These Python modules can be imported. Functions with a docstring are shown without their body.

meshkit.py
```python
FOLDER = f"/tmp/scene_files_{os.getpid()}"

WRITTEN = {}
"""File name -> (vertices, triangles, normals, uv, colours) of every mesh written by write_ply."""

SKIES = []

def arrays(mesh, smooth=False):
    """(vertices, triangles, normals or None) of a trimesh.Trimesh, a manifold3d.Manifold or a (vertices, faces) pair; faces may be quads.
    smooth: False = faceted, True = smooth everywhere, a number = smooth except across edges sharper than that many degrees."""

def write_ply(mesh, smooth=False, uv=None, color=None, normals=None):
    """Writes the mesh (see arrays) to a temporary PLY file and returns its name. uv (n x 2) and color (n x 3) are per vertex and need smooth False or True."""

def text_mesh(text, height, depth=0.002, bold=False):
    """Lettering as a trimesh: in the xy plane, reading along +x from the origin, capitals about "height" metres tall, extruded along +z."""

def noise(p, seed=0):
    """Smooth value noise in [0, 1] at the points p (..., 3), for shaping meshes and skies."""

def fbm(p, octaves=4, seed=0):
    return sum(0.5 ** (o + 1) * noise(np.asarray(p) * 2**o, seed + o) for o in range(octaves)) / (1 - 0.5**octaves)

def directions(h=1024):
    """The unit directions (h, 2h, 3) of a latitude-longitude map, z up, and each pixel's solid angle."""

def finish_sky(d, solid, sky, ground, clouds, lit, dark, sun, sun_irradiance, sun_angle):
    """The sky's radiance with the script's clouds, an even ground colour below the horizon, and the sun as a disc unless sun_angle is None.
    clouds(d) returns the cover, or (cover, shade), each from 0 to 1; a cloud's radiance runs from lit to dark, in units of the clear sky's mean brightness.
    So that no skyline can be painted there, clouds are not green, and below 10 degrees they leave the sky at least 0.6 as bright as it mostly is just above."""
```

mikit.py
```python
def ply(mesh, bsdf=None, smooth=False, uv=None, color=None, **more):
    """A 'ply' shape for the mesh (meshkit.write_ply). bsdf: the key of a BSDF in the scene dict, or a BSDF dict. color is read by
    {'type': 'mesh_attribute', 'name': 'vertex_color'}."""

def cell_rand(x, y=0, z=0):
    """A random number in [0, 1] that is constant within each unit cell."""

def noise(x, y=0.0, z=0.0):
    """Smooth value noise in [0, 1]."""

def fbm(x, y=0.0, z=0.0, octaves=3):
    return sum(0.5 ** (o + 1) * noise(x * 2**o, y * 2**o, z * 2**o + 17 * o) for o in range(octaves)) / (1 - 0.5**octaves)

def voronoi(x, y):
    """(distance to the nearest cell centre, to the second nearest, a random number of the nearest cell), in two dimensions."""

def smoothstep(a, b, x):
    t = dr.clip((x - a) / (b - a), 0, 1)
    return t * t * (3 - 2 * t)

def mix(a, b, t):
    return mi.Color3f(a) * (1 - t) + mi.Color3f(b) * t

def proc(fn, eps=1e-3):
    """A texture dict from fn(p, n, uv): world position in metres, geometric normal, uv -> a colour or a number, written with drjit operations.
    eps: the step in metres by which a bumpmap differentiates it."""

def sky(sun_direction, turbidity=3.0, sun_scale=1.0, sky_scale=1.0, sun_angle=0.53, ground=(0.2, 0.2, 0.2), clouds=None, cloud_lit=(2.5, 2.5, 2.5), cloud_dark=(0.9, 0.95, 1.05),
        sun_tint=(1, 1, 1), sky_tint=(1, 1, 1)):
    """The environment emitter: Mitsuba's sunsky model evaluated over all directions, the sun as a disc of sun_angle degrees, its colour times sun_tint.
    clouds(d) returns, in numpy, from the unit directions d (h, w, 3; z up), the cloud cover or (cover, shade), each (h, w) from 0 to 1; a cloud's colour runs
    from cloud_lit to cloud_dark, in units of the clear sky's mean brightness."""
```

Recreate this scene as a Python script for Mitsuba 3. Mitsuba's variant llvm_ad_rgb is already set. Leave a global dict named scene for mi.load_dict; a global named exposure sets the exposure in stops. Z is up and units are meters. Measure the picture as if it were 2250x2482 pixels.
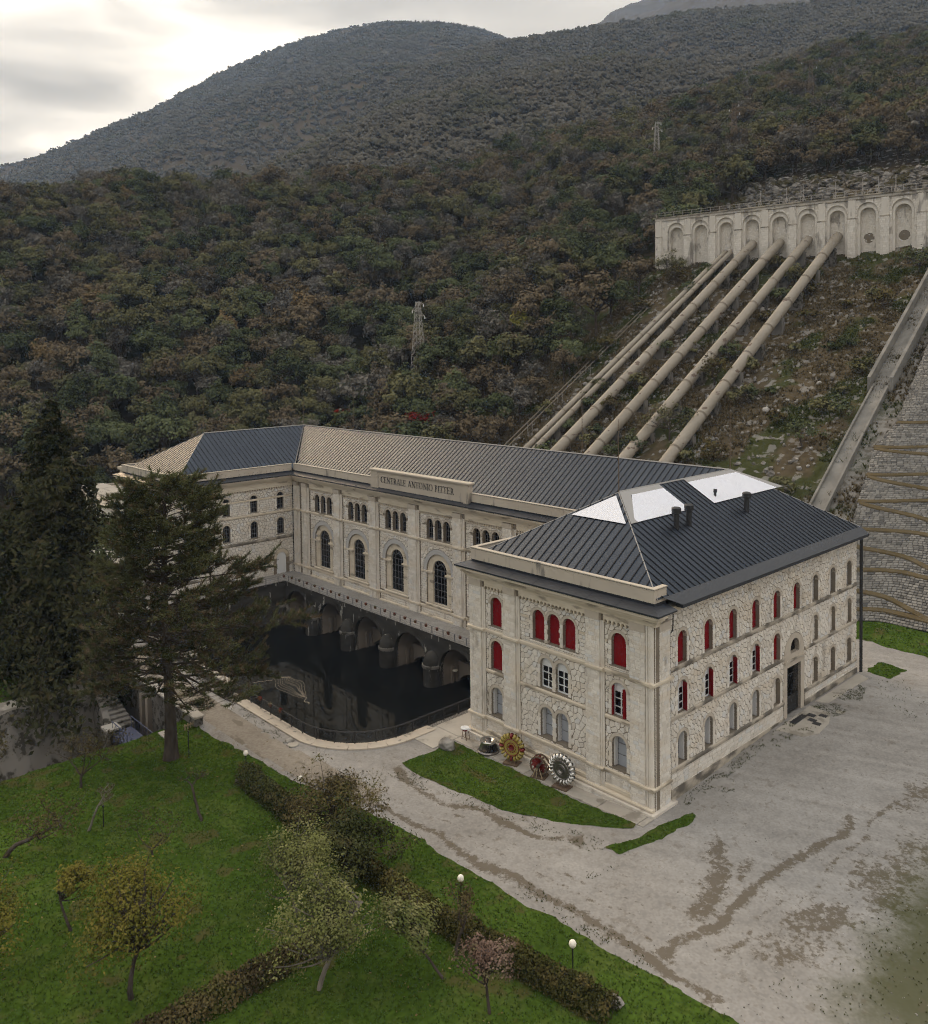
import math, random
import numpy as np, trimesh, mitsuba as mi, drjit as dr, mikit, meshkit
from shapely.geometry import Polygon, box as sbox, LineString, Point, MultiPolygon
from shapely.ops import unary_union
from shapely import affinity
from scipy.spatial import Voronoi
T4 = mi.ScalarTransform4f
scene, labels = {}, {}

# ---------------------------------------------------------------- camera, sky, exposure
EYE = np.array([36.710, -53.227, 35.354])
FWD = np.array([-0.73249723, 0.67986206, -0.03514799])
UPV = np.array([-0.01728071, 0.03304416, 0.99930449])
scene['camera'] = {'type': 'perspective', 'fov': 57.155, 'fov_axis': 'x', 'near_clip': 1.0, 'far_clip': 12000.0,
                   'principal_point_offset_y': 0.1298,
                   'to_world': T4().look_at(origin=EYE.tolist(), target=(EYE + FWD * 10).tolist(), up=UPV.tolist())}

SUN = (-0.84, 0.10, 0.50)
def cloud_cover(d):
    """a closed cloud deck, brighter overhead than near the horizon, thin and bright towards the hidden sun"""
    el = d[..., 2]
    q = np.stack([d[..., 0] / (el + 0.22), d[..., 1] / (el + 0.22), el * 3.0], -1)
    w = np.stack([meshkit.fbm(q * 1.3 + 40, 3), meshkit.fbm(q * 1.3 + 80, 3), el * 0], -1) - 0.5
    n = meshkit.fbm(q * 1.15 + w * 1.6 + 21.32, 7)
    sd = np.array([-0.93, 0.36, 0.24]); sd = sd / np.linalg.norm(sd)
    glow = np.exp(-((1 - d @ sd) / 0.06))
    puff = np.clip((n - 0.40) * 4.5, 0, 1)
    base = 0.93 - 0.36 * np.clip((el - 0.28) / 0.45, 0, 1) - 0.13 * (1 - puff)
    thin = np.clip(1.15 * glow, 0, 1) * (1 - 0.985 * np.clip((n - 0.37 - 0.05 * glow) * 4.6, 0, 1)) ** 1.9
    shade = base - thin * 0.95
    return el * 0 + 1.0, np.clip(shade, 0, 1)

scene['sky_light'] = mikit.sky(SUN, turbidity=4, sun_scale=0.13, sun_angle=21, clouds=cloud_cover,
                               cloud_lit=(3.3, 3.27, 3.22), cloud_dark=(0.42, 0.418, 0.42), sun_tint=(1.0, 0.985, 0.96), ground=(0.12, 0.12, 0.10))
exposure = 3.1

# ---------------------------------------------------------------- helpers
_count = {}
def nk(name):
    n = _count.get(name, -1) + 1; _count[name] = n
    return name if n == 0 else '%s_%03d' % (name, n)
def tag(k, label=None, cat=None, group=None, kind=None):
    e = labels.setdefault(k, {})
    for a, b in (('label', label), ('category', cat), ('group', group), ('kind', kind)):
        if b: e[a] = b
    return k
def PLY(mesh, mat, **kw): return mikit.ply(mesh, 'mat_' + mat, **kw)
def put(name, mesh, mat, smooth=False, uv=None, **kw):
    k = nk(name); scene[k] = PLY(mesh, mat, smooth=smooth, uv=uv, **kw); return k

class MB:
    """collects vertices and triangles (and a uv per vertex) for one mesh"""
    def __init__(s): s.V, s.F, s.U, s.n = [], [], [], 0
    def add(s, V, F, uv=None):
        V = np.asarray(V, float); F = np.asarray(F, int)
        if F.shape[1] == 4: F = np.vstack([F[:, [0, 1, 2]], F[:, [0, 2, 3]]])
        s.V.append(V); s.F.append(F + s.n); s.n += len(V)
        s.U.append(np.zeros((len(V), 2)) if uv is None else np.broadcast_to(np.asarray(uv, float), (len(V), 2)))
        return s
    def tm(s, m, uv=None): return s.add(np.asarray(m.vertices), np.asarray(m.faces), uv)
    def box(s, a, b, uv=None):
        a, b = np.minimum(a, b), np.maximum(a, b)
        V = np.array([[x, y, z] for x in (a[0], b[0]) for y in (a[1], b[1]) for z in (a[2], b[2])], float)
        return s.add(V, BOXF, uv)
    def tube(s, pts, r, n=8, caps=True, uv=None):
        V, F = tube(pts, r, n, caps); return s.add(V, F, uv)
    def mesh(s): return (np.vstack(s.V), np.vstack(s.F))
    def uv(s): return np.vstack(s.U)
    def build(s, name, mat, smooth=False, uv=False, **kw):
        return put(name, s.mesh(), mat, smooth, s.uv() if uv else None, **kw)
BOXF = np.array([[0, 1, 3], [0, 3, 2], [4, 6, 7], [4, 7, 5], [0, 4, 5], [0, 5, 1], [2, 3, 7], [2, 7, 6], [0, 2, 6], [0, 6, 4], [1, 5, 7], [1, 7, 3]])
def tube(pts, r, n=8, caps=True):
    p = np.asarray(pts, float); r = np.broadcast_to(np.asarray(r, float), (len(p),))
    t = np.gradient(p, axis=0); t /= np.linalg.norm(t, axis=1, keepdims=True) + 1e-12
    ref = np.array([0, 0, 1.0]) if abs(t[:, 2]).mean() < 0.8 else np.array([1.0, 0, 0])
    a = np.cross(t, ref); a /= np.linalg.norm(a, axis=1, keepdims=True) + 1e-12
    b = np.cross(t, a)
    ang = np.arange(n) * 2 * np.pi / n
    V = (p[:, None] + r[:, None, None] * (np.cos(ang)[None, :, None] * a[:, None] + np.sin(ang)[None, :, None] * b[:, None])).reshape(-1, 3)
    i, j = np.meshgrid(np.arange(len(p) - 1), np.arange(n), indexing='ij')
    q = np.stack([i * n + j, i * n + (j + 1) % n, (i + 1) * n + (j + 1) % n, (i + 1) * n + j], -1).reshape(-1, 4)
    F = np.vstack([q[:, [0, 2, 1]], q[:, [0, 3, 2]]])
    if caps:
        m = len(V); V = np.vstack([V, p[:1], p[-1:]]); j = np.arange(n); e = (len(p) - 1) * n
        F = np.vstack([F, np.stack([j, (j + 1) % n, j * 0 + m], 1), np.stack([e + j, j * 0 + m + 1, e + (j + 1) % n], 1)])
    return V, F
def lathe(profile, n=24):
    """profile [(r, z)] from bottom to top"""
    pr = np.asarray(profile, float); ang = np.arange(n) * 2 * np.pi / n
    V = np.stack([pr[:, :1] * np.cos(ang), pr[:, :1] * np.sin(ang), np.broadcast_to(pr[:, 1:], (len(pr), n))], -1).reshape(-1, 3)
    i, j = np.meshgrid(np.arange(len(pr) - 1), np.arange(n), indexing='ij')
    q = np.stack([i * n + j, i * n + (j + 1) % n, (i + 1) * n + (j + 1) % n, (i + 1) * n + j], -1).reshape(-1, 4)
    return V, np.vstack([q[:, [0, 1, 2]], q[:, [0, 2, 3]]])
def polys(g):
    if g.is_empty: return []
    return [x for x in getattr(g, 'geoms', [g]) if x.geom_type == 'Polygon' and x.area > 1e-4]
def extr(poly, d0, d1):
    """2D polygon (s, z) extruded over depths d0..d1 -> V (s, z, d), F"""
    VV, FF, n = [], [], 0
    for g in polys(poly):
        m = trimesh.creation.extrude_polygon(g, d1 - d0, engine='earcut')
        v = np.array(m.vertices); v[:, 2] += d0
        VV.append(v); FF.append(np.array(m.faces) + n); n += len(v)
    return np.vstack(VV), np.vstack(FF)
class Fr:
    """a facade: s runs along e, z is up, d is outward along n"""
    def __init__(s, O, e, n, w=(0, 0, 1.0)): s.O, s.e, s.n, s.w = np.array(O, float), np.array(e, float), np.array(n, float), np.array(w, float)
    def __call__(s, V):
        V = np.asarray(V, float)
        return s.O + V[:, :1] * s.e + V[:, 1:2] * s.w + V[:, 2:3] * s.n
def fbox(mb, fr, s0, s1, z0, z1, d0, d1, uv=None):
    V = np.array([[x, y, z] for x in (s0, s1) for y in (z0, z1) for z in (d0, d1)], float)
    return mb.add(fr(V), BOXF, uv)
def fext(mb, fr, poly, d0, d1, uv=None):
    V, F = extr(poly, d0, d1); return mb.add(fr(V), F, uv)
def arch(cx, w, z0, ztop, n=14):
    """round-headed opening of width w from z0 to the crown ztop"""
    r = w / 2; a = np.linspace(0, np.pi, n)
    return Polygon([(cx - r, z0), (cx + r, z0)] + [(cx + r * math.cos(t), ztop - r + r * math.sin(t)) for t in a])
def ring_arch(cx, w, zs, ztop, t, n=14):
    """voussoir ring of thickness t round an opening, from zs upwards"""
    return arch(cx, w + 2 * t, zs, ztop + t, n).difference(arch(cx, w, zs - 1, ztop, n))
def stone_mesh(mb, fr, cells, d0, h, rng, k=0.93):
    for g in cells:
        c = np.array(g.exterior.coords)[:-1]
        if len(c) < 3: continue
        if g.exterior.is_ccw is False: c = c[::-1]
        m = c.mean(0); n = len(c); hh = h * (0.75 + 0.5 * rng.random())
        top = m + (c - m) * k
        V = np.vstack([np.c_[c, np.full(n, d0)], np.c_[top, np.full(n, d0 + hh)], [[m[0], m[1], d0 + hh * 1.06]]])
        i = np.arange(n); j = (i + 1) % n
        F = np.vstack([np.stack([i, j, j + n], 1), np.stack([i, j + n, i + n], 1), np.stack([i + n, j + n, i * 0 + 2 * n], 1)])
        mb.add(fr(V), F, (rng.random(), rng.random()))
def voro_cells(region, size, rng, gap=0.05):
    x0, z0, x1, z1 = region.bounds
    pts = []
    ny = int((z1 - z0) / (size * 0.87)) + 3; nx = int((x1 - x0) / size) + 3
    for b in range(-1, ny):
        for a in range(-1, nx):
            pts.append((x0 + (a + 0.5 * (b % 2)) * size + rng.uniform(-.36, .36) * size, z0 + b * size * 0.87 + rng.uniform(-.36, .36) * size))
    vo = Voronoi(np.array(pts)); out = []
    from shapely.prepared import prep
    pr = prep(region)
    for r in vo.point_region:
        ix = vo.regions[r]
        if not ix or -1 in ix: continue
        g = Polygon(vo.vertices[ix])
        if not pr.intersects(g): continue
        if not pr.contains(g): g = g.intersection(region)
        for q in polys(g.buffer(-gap / 2, join_style=2) if not g.is_empty else g):
            if q.area > 0.012 and not q.interiors: out.append(q)
    return out
def ashlar_cells(region, bw, bh, rng, gap=0.036, z_base=0.0):
    x0, z0, x1, z1 = region.bounds; out = []
    from shapely.prepared import prep
    pr = prep(region); j = int(math.floor((z0 - z_base) / bh))
    while z_base + j * bh < z1:
        za, zb = z_base + j * bh, z_base + (j + 1) * bh
        x = x0 - rng.random() * bw
        while x < x1:
            w = bw * rng.uniform(0.7, 1.35)
            if w > x1 - x - .12 and x < x1: w = max(w, x1 - x)
            g = sbox(x + gap / 2, za + gap / 2, x + w - gap / 2, zb - gap / 2); x += w
            if not pr.intersects(g): continue
            if not pr.contains(g): g = g.intersection(region)
            for q in polys(g):
                if q.area > 0.008 and not q.interiors: out.append(q)
        j += 1
    return out
def sstep(a, b, x):
    t = np.clip((np.asarray(x, float) - a) / (b - a), 0, 1); return t * t * (3 - 2 * t)
# ---------------------------------------------------------------- materials
from mikit import proc, noise, fbm, voronoi, cell_rand, smoothstep, mix
def rgb(*c): return {'type': 'rgb', 'value': list(c)}
def diff(c): return {'type': 'twosided', 'bsdf': {'type': 'diffuse', 'reflectance': c if isinstance(c, dict) else rgb(*c)}}
def prin(c, rough=0.5, metal=0.0, spec=0.5): return {'type': 'twosided', 'bsdf': {'type': 'principled', 'base_color': c if isinstance(c, dict) else rgb(*c), 'roughness': rough, 'metallic': metal, 'specular': spec}}
class _Mats:
    def __setitem__(s, k, v): scene['mat_' + k] = v
M = _Mats()
def f_stone(p, n, uv):
    t = mix((0.62, 0.572, 0.505), (0.75, 0.71, 0.645), uv[0])
    t = mix(t, (0.64, 0.635, 0.62), smoothstep(0.80, 0.98, uv[1]))
    d = fbm(p[0] * 0.35 + p[1] * 0.35, p[2] * 0.5, p[1] * 0.2, 4)
    t = t * (0.88 + 0.22 * d)
    t = mix(t, (0.62, 0.51, 0.37), 0.30 * smoothstep(0.5, 0.75, fbm(p[0] * 0.5 + 8, p[1] * 0.5, p[2] * 0.8, 3)))
    return mix(t, (0.27, 0.23, 0.18), 0.5 * smoothstep(0.63, 0.82, fbm(p[0] * 1.1, p[1] * 1.1, p[2] * 0.35 + 3, 3)))
M['stone'] = diff(proc(f_stone))
def f_mortar(p, n, uv): return mix((0.165, 0.14, 0.112), (0.26, 0.222, 0.18), fbm(p[0], p[1], p[2], 3))
M['mortar'] = diff(proc(f_mortar))
def f_trim(p, n, uv):
    d = fbm(p[0] * 0.8, p[1] * 0.8, p[2] * 2.0, 4)
    t = mix((0.52, 0.45, 0.35), (0.68, 0.61, 0.50), d)
    return mix(t, (0.20, 0.17, 0.13), 0.7 * smoothstep(0.60, 0.74, fbm(p[0] * 0.55 + 9, p[1] * 0.55, p[2] * 1.6, 4)))
M['trim'] = diff(proc(f_trim))
def f_arch(p, n, uv): return mix((0.42, 0.37, 0.31), (0.56, 0.50, 0.42), fbm(p[0] * 1.3, p[1] * 1.3, p[2] * 1.3, 3))
M['archstone'] = diff(proc(f_arch))
def f_ledge(p, n, uv):
    d = fbm(p[0] * 0.8, p[1] * 0.8, p[2] * 1.1, 5)
    return mix((0.15, 0.135, 0.115), (0.46, 0.41, 0.34), smoothstep(0.34, 0.66, d))
M['stained'] = diff(proc(f_ledge))
def f_parapet(p, n, uv):
    d = fbm(p[0] * 0.3, p[1] * 0.3, p[2] * 0.6, 4)
    t = mix((0.42, 0.37, 0.31), (0.53, 0.47, 0.39), d)
    st = smoothstep(0.64, 0.8, fbm(p[0] * 1.7, p[1] * 1.7, p[2] * 0.25, 4))
    return mix(t, (0.16, 0.15, 0.14), st * 0.75)
M['parapet'] = diff(proc(f_parapet))
M['render_grey'] = diff((0.46, 0.45, 0.44)); M['plaster_white'] = diff((0.62, 0.61, 0.60))
M['red_paint'] = prin((0.20, 0.004, 0.008), 0.65, 0, 0.25); M['white_paint'] = prin((0.66, 0.67, 0.68), 0.45)
M['dark_glass'] = prin((0.004, 0.004, 0.005), 0.1, 0, 0.22); M['grey_glass'] = prin((0.36, 0.38, 0.42), 0.25, 0, 0.5)
M['steel_bar'] = prin((0.16, 0.16, 0.17), 0.5); M['black_iron'] = prin((0.018, 0.018, 0.02), 0.5)
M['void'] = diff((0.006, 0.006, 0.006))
def f_roof(p, n, uv):
    d = fbm(p[0] * 0.25, p[1] * 0.25, p[2] * 0.25, 3)
    return mix((0.036, 0.045, 0.062), (0.054, 0.066, 0.086), d * 0.6 + uv[0] * 0.4)
M['roof_metal'] = {'type': 'twosided', 'bsdf': {'type': 'principled', 'base_color': proc(f_roof), 'roughness': 0.45, 'metallic': 1.0, 'specular': 0.5}}
M['roof_dark'] = prin((0.022, 0.025, 0.033), 0.4, 0.0, 0.5)
M['seam_dark'] = prin((0.010, 0.011, 0.015), 0.6, 0.0, 0.2)
M['flashing'] = prin((0.30, 0.29, 0.28), 0.45, 0.3)
M['sheet_white'] = prin((0.70, 0.71, 0.76), 0.4)
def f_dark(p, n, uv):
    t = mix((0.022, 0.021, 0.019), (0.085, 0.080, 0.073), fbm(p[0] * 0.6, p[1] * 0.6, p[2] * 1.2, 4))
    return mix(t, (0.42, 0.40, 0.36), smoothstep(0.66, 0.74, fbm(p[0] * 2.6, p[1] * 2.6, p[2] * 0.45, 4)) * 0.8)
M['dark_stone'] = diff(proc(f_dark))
M['pier_side'] = diff(proc(lambda p, n, uv: mix((0.20, 0.17, 0.14), (0.36, 0.31, 0.26), fbm(p[0] * 0.8, p[1] * 0.8, p[2] * 0.6, 3))))
M['water'] = {'type': 'bumpmap', 'arbitrary': proc(lambda p, n, uv: fbm(p[0] * 0.9, p[1] * 0.9, 0.0, 2), eps=0.02), 'scale': 0.004,
              'bsdf': {'type': 'plastic', 'diffuse_reflectance': rgb(0.006, 0.0065, 0.006), 'int_ior': 1.33, 'nonlinear': False}}
def f_conc(p, n, uv):
    d = fbm(p[0] * 0.5, p[1] * 0.5, p[2] * 0.5, 4); e = fbm(p[0] * 6, p[1] * 6, p[2] * 6, 2)
    t = mix((0.30, 0.275, 0.24), (0.47, 0.44, 0.39), d * 0.75 + 0.25 * e + (uv[0] - 0.5) * 0.25)
    return mix(t, (0.17, 0.15, 0.125), 0.6 * smoothstep(0.62, 0.74, fbm(p[0] * 0.9 + 5, p[1] * 0.9, p[2], 4)))
M['concrete'] = diff(proc(f_conc))
def f_oldwall(p, n, uv):
    d = fbm(p[0] * 0.35, p[1] * 0.35, p[2] * 0.35, 4)
    t = mix((0.11, 0.10, 0.09), (0.235, 0.22, 0.20), d)
    k = smoothstep(0.44, 0.58, fbm(p[0] * 1.0 + 3, p[1] * 1.0, p[2] * 0.5, 5)) * (0.35 + 0.65 * smoothstep(0.45, 0.55, fbm(p[0] * 3.1, p[1] * 3.1, p[2] * 2.2, 3)))
    return mix(t, (0.035, 0.032, 0.024), k * 0.9)
M['old_wall'] = diff(proc(f_oldwall))
def f_head(p, n, uv):
    t = mix((0.58, 0.54, 0.48), (0.78, 0.74, 0.68), uv[0] * 0.55 + 0.45 * fbm(p[0] * 0.4, p[2] * 0.4, p[1] * 0.4, 4))
    k = smoothstep(0.58, 0.72, fbm(p[0] * 0.9, p[2] * 0.3, p[1] * 0.4 + 4, 4))
    return mix(t, (0.19, 0.17, 0.15), 0.65 * k)
M['header_stone'] = diff(proc(f_head))
def f_pipe(p, n, uv):
    d = fbm(p[0] * 0.5, p[1] * 0.12, p[2] * 0.3, 4)
    t = mix((0.20, 0.172, 0.135), (0.31, 0.275, 0.225), d)
    return mix(t, (0.10, 0.065, 0.045), smoothstep(0.70, 0.77, fbm(p[0] * 0.9, p[1] * 0.45, p[2] * 0.9, 3)) * 0.9)
M['pipe_paint'] = prin(proc(f_pipe), 0.6)
M['pipe_ring'] = prin((0.17, 0.14, 0.105), 0.6)
def f_rock(p, n, uv):
    d = fbm(p[0] * 0.8, p[1] * 0.8, p[2] * 0.8, 4)
    return mix((0.11, 0.10, 0.09), (0.42, 0.40, 0.37), smoothstep(0.3, 0.75, d) * 0.8 + 0.2 * uv[0])
M['rock'] = diff(proc(f_rock))
M['pylon_steel'] = prin((0.33, 0.31, 0.29), 0.6); M['cable'] = diff((0.16, 0.14, 0.12)); M['insulator'] = prin((0.7, 0.7, 0.7), 0.3)
M['lamp_globe'] = prin((0.82, 0.77, 0.66), 0.35); M['bridge_blue'] = prin((0.055, 0.065, 0.115), 0.5)
M['rope'] = diff((0.50, 0.42, 0.33)); M['flower_red'] = diff((0.32, 0.015, 0.02)); M['flower_white'] = diff((0.45, 0.38, 0.30)); M['terracotta'] = diff((0.12, 0.055, 0.035))
M['chrome'] = prin((0.50, 0.49, 0.47), 0.22, 0.9); M['old_steel'] = prin((0.22, 0.20, 0.19), 0.3, 0.8); M['gold_paint'] = prin((0.30, 0.235, 0.05), 0.5); M['dark_red'] = prin((0.16, 0.012, 0.012), 0.5)
M['rusty_brown'] = prin((0.11, 0.075, 0.05), 0.7); M['timber'] = diff((0.34, 0.27, 0.18))
M['bark'] = diff(proc(lambda p, n, uv: mix((0.030, 0.024, 0.020), (0.115, 0.095, 0.08), fbm(p[0] * 3, p[1] * 3, p[2] * 1.2, 3))))
M['bark_pale'] = diff(proc(lambda p, n, uv: mix((0.11, 0.095, 0.08), (0.27, 0.24, 0.205), fbm(p[0] * 3, p[1] * 3, p[2] * 1.2, 3))))
def leaf(c0, c1, c2=None, big=0.13):
    """leaf colour: a mix over the plant's own patches and from leaf to leaf"""
    c2 = c2 or c1
    def f(p, n, uv):
        a = noise(p[0] * big, p[1] * big, p[2] * big * 0.5)
        b = noise(p[0] * 1.7 + 11, p[1] * 1.7, p[2] * 1.7)
        return mix(mix(c0, c1, smoothstep(0.15, 0.85, a)), c2, 0.65 * smoothstep(0.45, 0.95, b))
    return {'type': 'twosided', 'bsdf': {'type': 'diffuse', 'reflectance': proc(f)}}
# ---------------------------------------------------------------- the lie of the land
def ground_z(x, y):
    """the made ground round the power station"""
    x, y = np.asarray(x, float), np.asarray(y, float)
    z = -0.30 + 0.34 * sstep(-7, 1, x) * sstep(-12, -1, y)
    z = z + 1.05 * sstep(0, 27, y) * sstep(-3, 0.5, x) * sstep(90, 40, x)
    z = z + 1.35 * sstep(37.5, 44, y) * (1 - sstep(-3, 0.5, x))
    z = z - 0.7 * sstep(-27, -40, x) * sstep(-15, -21, y)
    return z
def smax(a, b, k): return 0.5 * (a + b + np.sqrt((a - b) ** 2 + k * k))
def smin(a, b, k): return 0.5 * (a + b - np.sqrt((a - b) ** 2 + k * k))
def hill_z(x, y):
    """the wooded hill with the pipe slope: 31 degrees, bending round towards the valley on the left"""
    x, y = np.asarray(x, float), np.asarray(y, float)
    p = np.stack([x / 55, y / 55, x * 0], -1)
    s1 = y - 44 - 8 * sstep(-13, -4, x)
    s2 = -0.80 * (x + 142) + 0.60 * (y - 30)
    s = smax(smax(s1, s2, 14.0) - 1.4, 0, 3.0) - 1.0
    rough = meshkit.fbm(p, 3) - 0.5
    z = 1.0 + 0.605 * s + rough * 16 * sstep(20, 90, s) * sstep(-88, -125, x)
    z = z + (3.6 * sstep(-45, -88, x) - 1.0 * sstep(-52, -40, x)) * sstep(75, 130, y) * sstep(-130, -88, x) * (1 - sstep(133, 150, y) * .7)
    z = z + rough * 16 * sstep(170, 230, s)
    bench = sstep(130.5, 133, y - 0.155 * (x + 88.5) + 0) * sstep(-92, -88, x)
    cap = 98 + 0.06 * np.maximum(y, 0) + 0.05 * (x + 350) + 0.30 * np.maximum(0, y - 220) - 0.20 * np.maximum(0, x + 190) + 10 * (meshkit.fbm(p * 0.6 + 5, 2) - 0.5)
    z = smin(z, cap, 16)
    return np.where(s < -1.0, np.minimum(z, 1.0), z)
def land_z(x, y):
    x, y = np.asarray(x, float), np.asarray(y, float)
    h = hill_z(x, y); g = ground_z(x, y)
    return np.maximum(h - 1.0, 0) + g
def grid(x0, x1, y0, y1, st, zf, keep=None):
    xs, ys = np.arange(x0, x1 + st * .5, st), np.arange(y0, y1 + st * .5, st)
    X, Y = np.meshgrid(xs, ys); V = np.c_[X.ravel(), Y.ravel(), zf(X.ravel(), Y.ravel())]
    nx, ny = len(xs), len(ys)
    i, j = np.meshgrid(np.arange(nx - 1), np.arange(ny - 1)); a = (j * nx + i).ravel()
    if keep is not None: a = a[keep((X[:-1, :-1] + st / 2).ravel(), (Y[:-1, :-1] + st / 2).ravel())]
    F = np.vstack([np.stack([a, a + 1, a + nx + 1], 1), np.stack([a, a + nx + 1, a + nx], 1)])
    u = np.unique(F); m = np.full(len(V), -1); m[u] = np.arange(len(u))
    return V[u], m[F]
# ---------------------------------------------------------------- the power station: front wing, turbine hall, left wing
PS = 'power_station'
tag(PS, 'long U-shaped pale stone power station with seamed metal roofs and a lettered sign board', 'building')
rs = np.random.default_rng(5)
F_FRONT = Fr((0, 0, 0), (1, 0, 0), (0, -1, 0))            # front wing, facade with the red shutters over the lawn
F_RIGHT = Fr((-0.25, 0, 0), (0, 1, 0), (1, 0, 0))         # front wing, long side on the gravel yard
F_HALL = Fr((0, 20, 0), (1, 0, 0), (0, -1, 0))            # hall facade over the pond
F_LSIDE = Fr((-83.2, 0, 0), (0, 1, 0), (1, 0, 0))         # left wing, side to the pond
F_LFRONT = Fr((0, 0, 0), (1, 0, 0), (0, -1, 0))           # left wing, front
WT = 15.3
NAMED = []   # single stones, nearest ones become parts of their own

def wall_slab(fr, region, name='wall', mat='mortar', t=0.7):
    mb = MB(); fext(mb, fr, region, -t, 0.0); return mb.build(PS + '__' + name, mat)

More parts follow.
